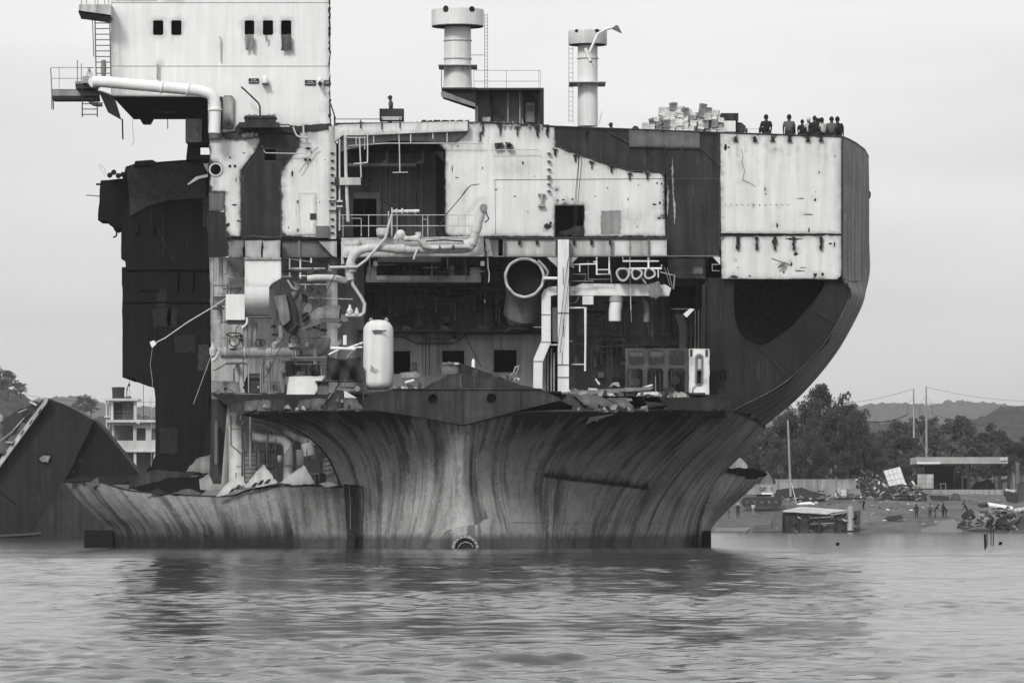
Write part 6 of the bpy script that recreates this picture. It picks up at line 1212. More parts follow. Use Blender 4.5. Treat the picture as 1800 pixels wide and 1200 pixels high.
POSES = {
 'seated': dict(pelvis=(0, 0, .11), spine=(0, -.03, .28), chest=(0, -.02, .44), neck=(0, .01, .58), skull=(0, .035, .67), crown=(0, .04, .76), sh=(.17, 0, .50), el=(.225, .03, .31), wr=(.23, .14, .12), hip=(.09, .03, .10), kn=(.14, .40, .34), an=(.13, .58, .07), toe=(.14, .72, .04)),
 'hugging': dict(pelvis=(0, 0, .11), spine=(0, -.04, .28), chest=(0, .0, .43), neck=(0, .06, .58), skull=(0, .10, .67), crown=(0, .12, .76), sh=(.17, .03, .50), el=(.205, .16, .31), wr=(.10, .42, .32), hip=(.09, .03, .10), kn=(.13, .36, .38), an=(.11, .46, .07), toe=(.12, .60, .04)),
 'standing': dict(pelvis=(0, 0, .92), spine=(0, -.01, 1.08), chest=(0, 0, 1.27), neck=(0, .01, 1.43), skull=(0, .03, 1.53), crown=(0, .035, 1.62), sh=(.17, 0, 1.35), el=(.22, -.02, 1.09), wr=(.23, .06, .86), hip=(.09, 0, .88), kn=(.10, .03, .48), an=(.11, 0, .09), toe=(.13, .15, .04)),
 'stooped': dict(pelvis=(0, -.05, .88), spine=(0, .05, 1.03), chest=(0, .18, 1.18), neck=(0, .28, 1.30), skull=(0, .34, 1.38), crown=(0, .37, 1.46), sh=(.17, .2, 1.24), el=(.21, .28, 1.0), wr=(.17, .42, .84), hip=(.09, -.05, .84), kn=(.12, .06, .46), an=(.13, -.03, .09), toe=(.15, .12, .04)),
}
def make_person_meshes(pose):
    p = POSES[pose]; J = {}; B = []
    for k, r in (('pelvis', (.12, .09)), ('spine', (.11, .085)), ('chest', (.125, .09)), ('neck', .062), ('skull', .078), ('crown', .06)): J[k] = (p[k], r)
    B += [('pelvis', 'spine'), ('spine', 'chest'), ('chest', 'neck'), ('neck', 'skull'), ('skull', 'crown')]
    TJ = {'pelvis': (p['pelvis'], (.155, .115)), 'spine': (p['spine'], (.155, .115)), 'chest': (p['chest'], (.165, .115)), 'collar': (tuple(Vector(p['chest']).lerp(Vector(p['neck']), .72)), .085)}; TB = [('pelvis', 'spine'), ('spine', 'chest'), ('chest', 'collar')]
    LJ = {'pelvis': (p['pelvis'], (.135, .105))}; LB = []
    for s, n in ((1, 'l'), (-1, 'r')):
        m = lambda q: (q[0] * s, q[1], q[2])
        for k, r in (('sh', .05), ('el', .038), ('wr', .026), ('hip', .085), ('kn', .055), ('an', .036), ('toe', .03)): J[k + n] = (m(p[k]), r)
        w, e = Vector(m(p['wr'])), Vector(m(p['el'])); d = (w - e).normalized(); palm = w + d * .06; J['palm' + n] = (tuple(palm), (.034, .016))
        sd_ = d.orthogonal().normalized() if abs(d.z) < .9 else Vector((0, 1, 0))
        for f in range(4):
            off = sd_ * (.027 - .018 * f); ln = (.062, .075, .07, .055)[f]
            k1, k2 = f'f{f}{n}', f'g{f}{n}'; J[k1] = (tuple(palm + d * .035 + off), .009); J[k2] = (tuple(palm + d * (.035 + ln * .8) + off * 1.1 + Vector((-s * .018, 0, 0))), .007); B += [('palm' + n, k1), (k1, k2)]
        J['th' + n] = (tuple(palm + sd_ * .045 + d * .012), .010); B += [('palm' + n, 'th' + n)]
        B += [('chest', 'sh' + n), ('sh' + n, 'el' + n), ('el' + n, 'wr' + n), ('wr' + n, 'palm' + n), ('pelvis', 'hip' + n), ('hip' + n, 'kn' + n), ('kn' + n, 'an' + n), ('an' + n, 'toe' + n)]
        TJ['sh' + n] = (m(p['sh']), .078); mid = Vector(m(p['sh'])).lerp(Vector(m(p['el'])), 1.0); TJ['sl' + n] = (tuple(mid), .060); TB += [('chest', 'sh' + n), ('sh' + n, 'sl' + n)]
        LJ['hip' + n] = (m(p['hip']), .10); LJ['kn' + n] = (m(p['kn']), .068); an = Vector(m(p['kn'])).lerp(Vector(m(p['an'])), .85); LJ['cuff' + n] = (tuple(an), .056); LB += [('pelvis', 'hip' + n), ('hip' + n, 'kn' + n), ('kn' + n, 'cuff' + n)]
    body = skin_mesh('body', J, B); h = Vector(p['skull'])
    add_ball(body, h + Vector((0, .012, .035)), (.076, .095, .112), 10); add_ball(body, h + Vector((0, .105, .015)), (.013, .018, .018), 5)
    for s in (-1, 1): add_ball(body, h + Vector((s * .078, .005, .025)), (.012, .02, .03), 5); add_ball(body, h + Vector((s * .03, .092, .045)), (.014, .012, .009), 5)
    add_ball(body, h + Vector((0, .092, -.022)), (.024, .012, .008), 5)
    shirt = skin_mesh('shirt', TJ, TB); trous = skin_mesh('trousers', LJ, LB)
    def cap(name, z0, r, bulge):
        me = bpy.data.meshes.new(name); bm = bmesh.new(); q = bmesh.ops.create_uvsphere(bm, u_segments=14, v_segments=10, radius=1)
        for v in q['verts']: v.co = Vector((v.co.x * r[0], v.co.y * r[1] - .008, max(v.co.z, -.45 + .5 * max(0, v.co.y)) * r[2])) + h + Vector((0, .008, .048))
        for f in bm.faces: f.smooth = True
        if bulge:
            q = bmesh.ops.create_uvsphere(bm, u_segments=12, v_segments=6, radius=1)
            for v in q['verts']: v.co = Vector((v.co.x * .07, v.co.y * .09 + .11, v.co.z * .012)) + h + Vector((0, 0, .075))
        bm.to_mesh(me); bm.free(); return me
    return dict(body=body, shirt=shirt, trousers=trous, hair=cap('hair', 0, (.096, .114, .128), False), cap=cap('cap', 0, (.09, .108, .118), True), helmet=cap('helmet', 0, (.105, .13, .135), True))
PM = {k: make_person_meshes(k) for k in POSES}
for d_ in PM.values():
    for me in d_.values(): me.materials.append(M['skin'])
def person(loc, pose, yaw, label, shirt, trousers='trous', head=('hair', 'hairm'), scale=1.0, group=None, bare=False):
    r = empty('person', loc, label, 'person', group); r.rotation_euler = (0, 0, R(yaw)); r.scale = (scale,) * 3
    for k, m_ in (('body', 'skin'), ('shirt', shirt), ('trousers', trousers), head):
        o = bpy.data.objects.new(k, PM[pose][k]); COL.objects.link(o); o.parent = r
        o.material_slots[0].link = 'OBJECT'; o.material_slots[0].material = M[m_]
    return r
def deckpt(px, Y=.35): a = P(px, T2(px), Y); a.z = P(px, T2(px), .0).z + .0; return a
def T2(x): 
    pts = [(590, 216), (845, 214), (975, 222), (1265, 233), (1480, 240), (1497, 247)]
    for (a, b), (c, d) in zip(pts, pts[1:]):
        if a <= x <= c: return b + (d - b) * (x - a) / (c - a)
    return 240
G1 = 'men sitting along the cut edge of the deck'
for (px, Y, pose, yaw, sc, shirt, head, label) in [
    (1347, .4, 'seated', 12, 1.04, 'dkshirt', ('hair', 'hairm'), 'person in a dark shirt sitting alone at the deck edge, leftmost of the sitters'),
    (1387, .4, 'seated', -8, 1.08, 'greyshirt', ('hair', 'hairm'), 'person in a mid grey shirt sitting alone with one arm propped at the side'),
    (1410, .7, 'seated', -15, .86, 'dkshirt', ('hair', 'hairm'), 'small person in dark clothes at the left end of the crowded group'),
    (1423, .6, 'hugging', 20, .98, 'paleshirt', ('cap', 'paleshirt'), 'person in a pale hooded top leaning behind the broad dark coat'),
    (1432, .35, 'seated', 0, 1.06, 'dkshirt', ('cap', 'trous'), 'broad person in a dark coat and dark cap in the middle of the group'),
    (1438, .9, 'seated', -10, .98, 'greyshirt', ('hair', 'hairm'), 'person in a striped grey top half hidden behind the dark coat'),
    (1447, .4, 'hugging', 40, .98, 'paleshirt', ('hair', 'hairm'), 'slim person in a pale shirt turned left toward the dark coat'),
    (1462, .4, 'seated', 5, 1.04, 'greyshirt', ('hair', 'hairm'), 'person in a worn grey jacket, left of the pair at the deck corner'),
    (1472, .75, 'seated', -5, 1.08, 'dkshirt', ('hair', 'hairm'), 'person in a dark jacket at the deck corner, rightmost of the sitters')]:
    person(deckpt(px, Y), pose, yaw, label, shirt, 'trous', head, sc * 1.13, G1)
person(deckpt(1075, 7.0), 'seated', 60, 'person with a pale headband whose head just shows above the dark deck edge', 'dkshirt', 'trous', ('cap', 'greyshirt'))
person(deckpt(1312, 7.4), 'seated', 20, 'person with a pale cap peeping over the deck edge right of the white crate', 'dkshirt', 'trous', ('cap', 'greyshirt'))
person(deckpt(687, 4.7), 'standing', 80, 'person in a peaked cap standing behind the dark lookout box', 'greyshirt', 'trous', ('cap', 'trous'))
# ================================================================ bundles heaped on deck
G2 = 'strapped bundles heaped on the ship deck'
def bundle_mesh(seed):
    r = random.Random(seed); mb = MB(); z = 0; n = r.choice([2, 3, 3, 4])
    for k in range(n):
        h = r.uniform(.06, .11); a, b = r.uniform(-.02, .02), r.uniform(-.02, .02); w, d = .155 + r.uniform(-.015, .012), .15
        mb.wbox((a - w, b - d, z), (a + w, b + d, z + h)); z += h + .012
    for x in (-.06, .07): mb.wbox((x - .008, -.165, -.002), (x + .008, .165, z + .004))
    me = mb.build('bundle', 'bundle'); m_ = me.data; bpy.data.objects.remove(me); 
    zs = [v.co.z for v in m_.vertices]; z0 = min(zs)
    for v in m_.vertices: v.co.z -= z0
    return m_, z
BMS = [bundle_mesh(i) for i in range(9)]
prof = [(1134, 5), (1143, 11), (1150, 20), (1161, 34), (1172, 40), (1182, 46), (1192, 48), (1203, 41), (1214, 43), (1225, 40), (1235, 49), (1247, 42), (1257, 38), (1267, 32)]
nb = 0
for row, Yb in enumerate((1.0, 1.5, 2.0)):
    x = 1134 + row * 4
    while x < 1268 - row * 3:
        top = interp(prof, x) * (1 if row else .8); base = deckpt(x, Yb); z = base.z; zt_ = z + top * S; sh = 0; lvl = 0
        while z < zt_ - .1 and nb < 118:
            me, h = BMS[(nb * 5 + row) % 9]
            o = bpy.data.objects.new('bundle', me); COL.objects.link(o)
            loose_ = x < 1165
            o.location = (base.x + sh + rnd.uniform(-.04, .04), Yb + rnd.uniform(-.06, .06), z + (.03 if loose_ and lvl else 0)); o.rotation_euler = (rnd.uniform(-.05, .05) + (rnd.uniform(-.3, .3) if loose_ and lvl else 0), rnd.uniform(-.13, .13) + (rnd.uniform(-.4, .4) if loose_ and lvl else 0), rnd.uniform(-.45, .45))
            s_ = rnd.uniform(.85, 1.1); o.scale = (s_, 1, 1)
            dk = rnd.random() < (.33 if x > 1165 else .6)
            o.material_slots[0].link = 'OBJECT'; o.material_slots[0].material = M['bundle2' if dk else 'bundle']
            tag(o, 'grimy dark strapped bundle in the heap on deck' if dk else 'pale strapped bundle of sheets in the heap on deck', 'bundle', G2)
            z += h + .004; sh += rnd.uniform(-.03, .03); lvl += 1; nb += 1
        x += rnd.uniform(11, 13)
tag(MB().box(1267, 199, 1298, 212, 2.0, 3.4).build('dark_crate', 'dgrey', None), 'dark flat crate on top of the white box beside the bundles', 'crate')
wb = pl('white_box', 'clean', [(1266, 212), (1294, 213), (1293, 232), (1266, 231)], 1.6, 1.8, soot=.3, w=2) if False else tag(MB().box(1267, 212.5, 1293, 231.5, 1.9, 3.3).build('white_box', 'clean', None), 'white box standing right of the heaped bundles', 'box')
tag(MB().poly([(1293.5, 214), (1304, 216), (1311, 222), (1309, 232), (1293.5, 232)], 2.2, .8, grid=0).build('dark_bag', 'iron', None), 'dark lumpy bag leaning on the right of the white box', 'bag')
tag(MB().tube([(1317, 236), (1318, 226), (1340, 226), (1341, 236)], .7, 6, 1.0).build('low_frame', 'clean', None), 'low white pipe frame on deck left of the first sitter', 'frame')
tag(MB().poly(jag([(1110, 226), (1114, 221.5), (1120, 222), (1124, 227)], .4, 3, 1), 1.2, .4, grid=0).build('dark_heap', 'iron', None), 'small dark heap at the deck edge left of the bundles', 'heap')

# ================================================================ left wreck
wr = empty('ship_section', P(110, 945, 137), 'huge dark cut off ship section lying tilted in the water at far left', 'ship section')
def wpl(name, mat, pts, Y, t=.4, **k): return MB().poly(pts, Y, t, **k).build(name, mat, wr)
wpl('hull_slab', 'dk', jag([(85, 700), (124, 716), (166, 739), (120, 832), (58, 948), (-40, 948), (-40, 868)], .5, 12, 1), 137, 6, soot=.4, w=5, grid=14)
wpl('inner_slab', 'black', jag([(164, 737), (180, 752), (246, 836), (246, 850), (100, 852)], .5, 12, 2), 137.6, 5, soot=.1, grid=20)
wpl('bottom_slab', 'dgrey', [(110, 845), (150, 850), (200, 940), (200, 948), (50, 948)], 136.7, .5, soot=.3, w=5, grid=12)
wpl('edge_flange', 'white2', [(85, 699), (80, 700), (-40, 860), (-40, 874), (0, 820), (82, 708)], 136.2, .7, soot=.3, w=2)
for i in range(7):
    f = .12 + i * .125; x, y = 82 - 122 * f, 705 + 150 * f; wpl('lightening_slot', 'soot', [(x - 1, y + 2), (x + 4, y - 5), (x + 5, y - 4), (x, y + 4)], 136.15, .04, grid=0)
wpl('pale_flap', 'lgrey', jag([(69, 806), (76, 800), (88, 801), (84, 813), (76, 812)], .6, 4, 3), 136.7, .2, soot=.4, w=2)  # light grey flap, paler than the slab around it
for i in range(8): x = 152 - i * 12.2; y = 790 + i * 19; wpl('rivet_plate', 'soot', [(x - 2, y), (x + 2, y - 2), (x + 3, y + 2), (x, y + 3)], 136.6, .1, grid=0)
MB().tube([(32, 725, 137), (62, 712, 138), (20, 760, 137), (-20, 790, 137)], 1.6, 6).build('brace_pipe', 'lgrey', wr)
for i, (pts, m_) in enumerate([([(0, 742), (30, 722), (75, 702), (78, 706), (40, 740), (10, 775)], 'iron'), ([(8, 760), (20, 738), (36, 745), (26, 765)], 'lgrey'), ([(34, 738), (44, 722), (56, 728), (44, 744)], 'lgrey'), ([(-20, 760), (6, 752), (14, 775), (22, 795), (-20, 800)], 'mgrey'), ([(50, 716), (62, 704), (74, 708), (62, 724)], 'rust'), ([(-20, 775), (20, 780), (4, 800), (-20, 830)], 'iron'), ([(0, 727), (4, 730), (2, 742), (-3, 740)], 'white2')]):
    wpl('torn_deck', m_, jag(pts, 1.2, 6, i + 5), 137.5 + .3 * i, .4, soot=.6, w=3, grid=8)
MB().tube([(52, 706, 137.2), (64, 712, 137.2)], 3, 8).build('bent_post', 'white2', wr); MB().tube([(10, 777, 136), (22, 778, 136)], 3, 8).build('bent_post', 'lgrey', wr)
MB().tube([(-10, 855, 135), (30, 888, 135)], 3.2, 8).build('outer_pipe', 'black', wr)
lb = MB().tube([(-20, 944, 133), (72, 938, 133)], 5, 8); tag(lb.build('floating_log', 'iron', None), 'dark log floating by the tilted ship section', 'log')
# ================================================================ left house
hb = empty('concrete_house', P(230, 850, 330), 'unfinished white concrete house with open floors and a black tank on its roof', 'house')
def hp(name, mat, pts, Y, t=.3, **k): k.setdefault('soot', .15); return MB().poly(pts, Y, t, **k).build(name, mat, hb)
YH = 330
hp('wall', 'conc', [(197, 742), (330, 742), (330, 792), (197, 792)], YH, .3, holes=[rect(200, 747, 234, 774), rect(240, 752, 256, 774), rect(266, 753, 282, 773)], grid=0)
MB().box(188, 737.5, 330, 742, YH - 1, YH + 8).build('floor_slab', 'conc', hb); MB().box(190, 790, 330, 794, YH - .3, YH + 8).build('floor_slab', 'conc', hb); MB().box(184, 700, 243, 704, YH - .6, YH + 5).build('roof_slab', 'conc', hb)
for x0, x1, y0, y1, Y in ((195, 199, 704, 738, YH), (235, 240, 704, 738, YH), (186, 188, 704, 760, YH + .3), (192, 194, 704, 750, YH + .3), (235, 239.5, 794, 850, YH), (270, 274, 794, 850, YH), (200, 204, 794, 850, YH)): MB().box(x0, y0, x1, y1, Y, Y + .4).build('pillar', 'conc', hb)
MB().box(240, 740, 246, 744.5, YH - 1.3, YH - 1).build('bracket', 'conc', hb); MB().box(183, 731, 194, 733.5, YH, YH + .4).build('beam', 'conc', hb)
MB().tube([(197, 739, YH - .5), (186, 762, YH - .5)], 1.4, 6).build('diagonal_prop', 'conc', hb)
hp('back_wall', 'mgrey', rect(190, 742, 330, 850), YH + 6, .3, grid=0); hp('tower_back', 'mgrey', rect(215, 704, 236, 738), YH + 3, .2, grid=0); hp('doorway', 'soot', rect(199, 706, 215, 738), YH + 1, .2, grid=0)
w_ = hp('window', 'iron', rect(240, 752, 256, 774), YH + .35, .1, grid=0); hp('window', 'mgrey', rect(266, 753, 282, 773), YH + .35, .1, grid=0); hp('stair_flight', 'mgrey', [(204, 774), (222, 752), (234, 750), (234, 774)], YH + 3, .3, grid=0)
tk2 = MB().lathepx(208, YH + 2, [(701, 10.5), (684, 11), (683, 11.8), (681, 11.8), (680, 9)], 18).build('roof_tank', 'iron', None, smooth=True); tag(tk2, 'black round water tank on the roof of the unfinished house', 'water tank')
rl = MB()
for y in (723, 730, 735): rl.tube([(199, y), (330, y)], .5, 5, YH - .6)
rl = rl.build('railing', 'lgrey', hb)
for x in (199, 218, 237, 250, 265, 285): MB().tube([(x, 722), (x, 738)], .5, 5, YH - .6).build('post', 'lgrey', rl)
fp = empty('flag_pole', P(227, 701, YH + 1), 'thin pole with a limp dark flag on the house roof', 'flag'); MB().tube([(227.5, 668), (227.5, 701)], .5, 5, YH + 1).build('pole', 'iron', fp); MB().poly([(227, 671), (229.5, 678), (225, 680), (223.5, 690), (224, 700), (222.5, 699), (222, 684)], YH + 1, .05, grid=0).build('flag', 'iron', fp)
for x, y0 in ((263, 694), (266, 697)): tag(MB().tube([(x, y0), (x, 738)], .4, 5, YH + 4).build('steel_rod', 'iron', None), 'thin starter rod rising from the house terrace', 'rod', 'starter rods on the house terrace')
# ================================================================ right shore
def hit(px, py):
    Y = 322.0
    while Y < 700:
        p = P(px, py, Y)
        if p.z <= ground_z(p.x, Y): return Y
        Y += .5
    return 470.0
def G(px, py): Y = hit(px, py); p = P(px, py, Y); p.z = ground_z(p.x, Y); return p, Y
# excavator
Ye = 343; ex = empty('excavator', P(1338, 892, Ye), 'tracked excavator seen from behind with lettering on its counterweight', 'excavator')
def ep(name, mat, pts, Y=Ye, t=.5, **k): k.setdefault('grid', 0); return MB().poly(pts, Y, t, **k).build(name, mat, ex)
cw = ep('counterweight', 'yel', [(1318, 850), (1365, 852), (1364, 866), (1360, 868), (1314, 869), (1312, 862)], Ye - .9, 1.2); text('CAT', 'letterd', 1341, 860, 11.5, Ye - .93, cw, h=7.5); text('I', 'letterd', 1357, 859, 1.6, Ye - .93, cw, h=6)
ep('engine_hood', 'mgrey', [(1332, 851), (1342, 833), (1350, 829), (1360, 840), (1363, 851)], Ye, 2.0); ep('cab_top', 'iron', [(1322, 850), (1330, 832), (1346, 827), (1342, 834), (1333, 850)], Ye - .2, 1.4); ep('hood_edge', 'soot', [(1350, 828), (1358, 832), (1364, 848), (1360, 850), (1356, 838)], Ye - .15, 1.8)
MB().box(1330, 868, 1356, 872, Ye - .5, Ye + 1.5).build('turntable', 'iron', ex)
MB().box(1339, 865.5, 1358, 868.5, Ye - 1, Ye - .85).build('tail_strip', 'letter', cw)
for dy in (-.8, 1.5):
    tr_ = MB(); k = K(Ye); c0 = P(1312, 882, Ye + dy); c1 = P(1366, 882, Ye + dy); r_ = 9 * k; pts = []
    for a in np.linspace(math.pi / 2, 3 * math.pi / 2, 9): pts.append((c0.x + r_ * math.cos(a), c0.z + r_ * math.sin(a)))
    for a in np.linspace(-math.pi / 2, math.pi / 2, 9): pts.append((c1.x + r_ * math.cos(a), c1.z + r_ * math.sin(a)))
    n = len(pts); v0 = [(x, Ye + dy, z) for x, z in pts]; v1_ = [(x, Ye + dy + .6, z) for x, z in pts]
    tr_.add(v0 + v1_, [tuple(range(n)), tuple(range(2 * n - 1, n - 1, -1))] + [(i, (i + 1) % n, n + (i + 1) % n, n + i)[::-1] for i in range(n)]); tr_ = tr_.build('track', 'iron', ex)
    for x in (1313, 1326, 1339, 1352, 1364): MB().tube([(x, 882, Ye + dy - .06), (x, 882, Ye + dy)], 5, 12).build('track_wheel', 'mgrey', tr_)
# pale curved roof behind, lamp post, poles, fence
tag(MB().poly(jag([(1282, 822), (1286, 806), (1294, 801), (1304, 806), (1314, 818), (1314, 826)], .4, 5, 2), 340, 3, soot=.4, w=2, grid=6).build('curved_shell', 'scrapl', None), 'pale curved shell piece rising behind the torn starboard hull', 'scrap shell')
def post(px, y0, y1, Y, r, label, mat='lgrey', lean=0, cat='pole', name='pole'): return tag(MB().tubew([P(px + lean, y1, Y), P(px, y0, Y)], r * K(Y), 8, r2=r * .7 * K(Y)).build(name, mat, None), label, cat)
post(1385, 738, 872, 356, 2.2, 'tall pale pole leaning slightly before the dark trees', 'lgrey', 5)
lp = empty('lamp_post', P(1341, 830, 345), 'thin lamp post with a small head above the excavator', 'lamp post'); MB().tube([(1341, 795), (1341, 876)], .6, 6, 352).build('pole', 'iron', lp); MB().poly([(1337, 793), (1346, 793), (1344, 797), (1339, 797)], 345, .3, grid=0).build('lamp_head', 'iron', lp)
fn = empty('sheet_fence', P(1440, 868, 362), 'long pale fence of metal sheets behind the excavator', 'fence')
for i in range(9): x0 = 1352 + i * 17; MB().poly([(x0, 842), (x0 + 16.6, 842), (x0 + 16.6, 874), (x0, 874)], 362, .08, soot=.25, w=3, grid=6).build('sheet', 'scrapl' if i % 3 else 'lgrey', fn)
MB().tube([(1352, 842), (1505, 842)], .5, 5, 361.8).build('top_rail', 'lgrey', fn)
def lp_(name, mat, pts, Y, t, label, cat, group=None, **k): k.setdefault('soot', .5); k.setdefault('w', 2.5); k.setdefault('grid', 6); return tag(MB().poly(pts, Y, t, **k).build(name, mat, None), label, cat, group)
lp_('dark_slab', 'iron', jag([(1362, 868), (1366, 860), (1410, 856), (1424, 862), (1450, 868), (1450, 878), (1370, 880)], .5, 7, 1), 356, 3, 'dark stack of plates on the ground before the pale fence', 'plates')
tag(MB().tube([(1391, 848), (1400, 884)], 1.2, 6, 326).build('leaning_bar', 'clean', None), 'white bar leaning up from the cut hull section on the shore', 'bar')
# cut hull section at the water's edge
Yc = 322; cs = empty('hull_section', P(1440, 936, Yc), 'rusty box shaped hull section with a pale deck plate at the water edge', 'hull section')
def cp(name, mat, pts, Y, t=.3, **k): k.setdefault('soot', .5); k.setdefault('w', 3); k.setdefault('grid', 6); return MB().poly(pts, Y, t, **k).build(name, mat, cs)
mb = MB(); q = [P(1376, 897, Yc - .5), P(1455, 902, Yc - .5), P(1494, 896, Yc + 4), P(1408, 890, Yc + 5)]; mb.add(q + [v - Vector((0, 0, .12)) for v in q], [(0, 1, 2, 3), (7, 6, 5, 4), (0, 4, 5, 1), (1, 5, 6, 2), (2, 6, 7, 3), (3, 7, 4, 0)]); mb.build('deck_plate', 'white2', cs)
for i, (x0, x1) in enumerate(((1376, 1401), (1403, 1421), (1423, 1440), (1442, 1466))): cp('side_bay', 'rust' if i % 2 else 'dgrey2', jag(rect(x0, 901, x1, 938), .5, 5, i), Yc + .2 * (i % 2), .4, stains=[((x0 + x1) / 2, 918, 6, 9, .6), (x0 + 4, 930, 5, 5, .7)])
cp('inner_dark', 'soot', rect(1378, 900, 1512, 938), Yc + 2, .3, grid=0)
for x in (1376, 1402, 1422, 1441, 1467): MB().box(x - 1, 900, x + 1, 938, Yc - .4, Yc).build('frame_rib', 'iron', cs)
for y in (910, 921): MB().tube([(1424, y, Yc - .3), (1468, y - 2, Yc - .3)], 3.5, 10).build('side_pipe', 'steel', cs)
cp('end_plate', 'dgrey2', jag([(1468, 908), (1482, 904), (1490, 936), (1470, 937)], .8, 5, 9), Yc - .2, .3); cp('end_plate', 'rust', jag([(1490, 900), (1512, 896), (1512, 936), (1492, 937)], .8, 5, 10), Yc + .4, .3)
MB().lathepx(1495, Yc - .2, [(932, 6), (896, 6.5), (891, 5), (889, 2)], 14).build('white_drum', 'lgrey', cs, smooth=True); MB().tube([(1460, 905, Yc - .5), (1490, 900, Yc - .5)], 2.6, 8).build('top_pipe', 'lgrey', cs)
MB().tube([(1401, 886, Yc + 1.5), (1410, 885, Yc + 1.5), (1424, 884, Yc + 1.5), (1432, 886, Yc + 1.5)], [2, 5.5, 6, 3], 14).build('white_float_tank', 'clean', None, smooth=True); tag(bpy.data.objects['white_float_tank'], 'white rounded tank lying on top of the rusty hull section', 'tank')
tag(MB().tube([(1384, 892), (1384, 878), (1406, 874), (1407, 890)], .7, 5, Yc + 2).build('pipe_frame', 'lgrey', None), 'small pipe frame standing on the rusty hull section', 'frame')
lp_('tipped_cart', 'mgrey', jag([(1354, 918), (1362, 908), (1374, 906), (1376, 934), (1366, 922), (1358, 930)], 1, 5, 3), 321, .6, 'small crumpled metal frame left of the rusty hull section', 'scrap')
def sheet3(name, mat, quad, label, cat):   # quad of (px,py,Y)
    q = [P(*v) for v in quad]; mb = MB(); mb.add(q + [v - Vector((0, 0, .15)) for v in q], [(0, 1, 2, 3), (7, 6, 5, 4), (0, 4, 5, 1), (1, 5, 6, 2), (2, 6, 7, 3), (3, 7, 4, 0)]); o = mb.build(name, mat, None); return tag(o, label, cat)
sheet3('deck_sheet', 'mgrey', [(1254, 933, 322), (1312, 933, 322), (1330, 921, 332), (1272, 918, 334)], 'flat grey deck sheet lying at the water by the starboard hull', 'plate')
sheet3('mud_sheet', 'dgrey2', [(1322, 934, 322), (1366, 934, 322), (1362, 922, 330), (1326, 922, 330)], 'rusty flat sheet on the mud left of the hull section', 'plate')
sheet3('landing_ramp', 'mgrey', [(1620, 936, 321.4), (1694, 935, 321.4), (1676, 911, 336), (1620, 914, 336)], 'broad grey ramp plate sloping into the water', 'ramp')
tag(MB().tube([(1618, 916), (1676, 911)], 1.4, 6, 335).build('ramp_beam', 'mgrey', None), 'long beam along the top of the grey ramp plate', 'beam')
# scrap heap
rs = random.Random(21); GS = 'crumpled scrap sheets heaped on the shore'
def heap(x0, x1, fy, base, n, label, wmin=3, wmax=12, mats=('clean', 'white2', 'rust', 'scrapl', 'lgrey', 'iron', 'mgrey', 'white2', 'scrapl', 'dgrey'), Y0=None):
    for k in range(n):
        x = rs.uniform(x0, x1); top = fy(x); y = rs.uniform(top, base); Y = 385 - 40 * (y - 830) / 60 + rs.uniform(-4, 4); Y = (320.8 + rs.uniform(0, .9)) if Y0 else Y; w, h = rs.uniform(wmin, wmax), rs.uniform(1.2, 5); a = rs.gauss(0, .6)
        c, s = math.cos(a), math.sin(a); q = [(-w / 2, -h / 2), (w / 2, -h / 2 * rs.uniform(.2, 1)), (w / 2, h / 2), (-w / 2 * rs.uniform(.5, 1), h / 2)]
        pts = jag([(x + c * u - s * v, y + s * u + c * v) for u, v in q], .8, 4, k)
        mb = MB().poly(pts, 0, .15, grid=3, soot=.3, w=1.5)
        # tilt and bend the sheet in depth
        o3 = P(x, y, 0); tx, tz, bd = rs.uniform(-1.2, 1.2), rs.uniform(-1.5, .6), rs.uniform(-.6, .6); kk = K(Y) / K(0); cc = P(x, y, Y)
        mb.v = [cc + Vector(((v.x - o3.x) * kk, v.y + ((v.x - o3.x) * tx + (v.z - o3.z) * tz) * kk + bd * math.sin((v.x - o3.x) * 9), (v.z - o3.z) * kk)) for v in mb.v]
        tag(mb.build('scrap_sheet', rs.choice(mats), None), label, 'scrap sheet', GS)
heap(1470, 1620, lambda x: interp([(1470, 858), (1500, 838), (1516, 828), (1535, 832), (1560, 842), (1600, 845), (1620, 856)], x), 876, 190, 'crumpled scrap sheet in the heap left of the shed')
heap(1690, 1805, lambda x: interp([(1690, 918), (1712, 896), (1740, 892), (1800, 890)], x), 932, 70, 'crumpled scrap sheet in the heap below the white boiler', mats=('rust', 'iron', 'iron', 'dgrey2', 'lgrey', 'scrapl', 'dgrey'), Y0=-46)
heap(1380, 1510, lambda x: 905, 934, 26, 'crumpled scrap sheet stuck in the rusty hull section', mats=('rust', 'iron', 'lgrey', 'dgrey2'), Y0=-26)
heap(1375, 1475, lambda x: 862, 880, 40, 'crumpled scrap sheet scattered in front of the pale fence')
lp_('heap_mound', 'iron', jag([(1462, 880), (1480, 862), (1510, 842), (1535, 842), (1580, 850), (1612, 858), (1640, 872), (1640, 880)], 1.2, 8, 4), 374, 5, 'dark mound of packed debris under the scrap sheets', 'mound')
for (px, w) in ((1540, 90), (1545, 60)): pass
gp = empty('tile_panel', P(1572, 856, 352), 'white gridded panel tilted on top of the scrap heap', 'panel'); MB().poly([(1553, 827), (1582, 820), (1592, 849), (1563, 854)], 352, .3, soot=.3, w=2, grid=4).build('face', 'clean', gp)
for i in range(1, 4): f = i / 4; MB().tube([(1553 + 29 * f, 827 - 7 * f, 351.9), (1563 + 29 * f, 854 - 5 * f, 351.9)], .5, 5).build('grid_bar', 'mgrey', gp)
for f in (.33, .66): MB().tube([(1553 + 10 * f, 827 + 27 * f, 351.9), (1582 + 10 * f, 820 + 29 * f, 351.9)], .5, 5).build('grid_bar', 'mgrey', gp)
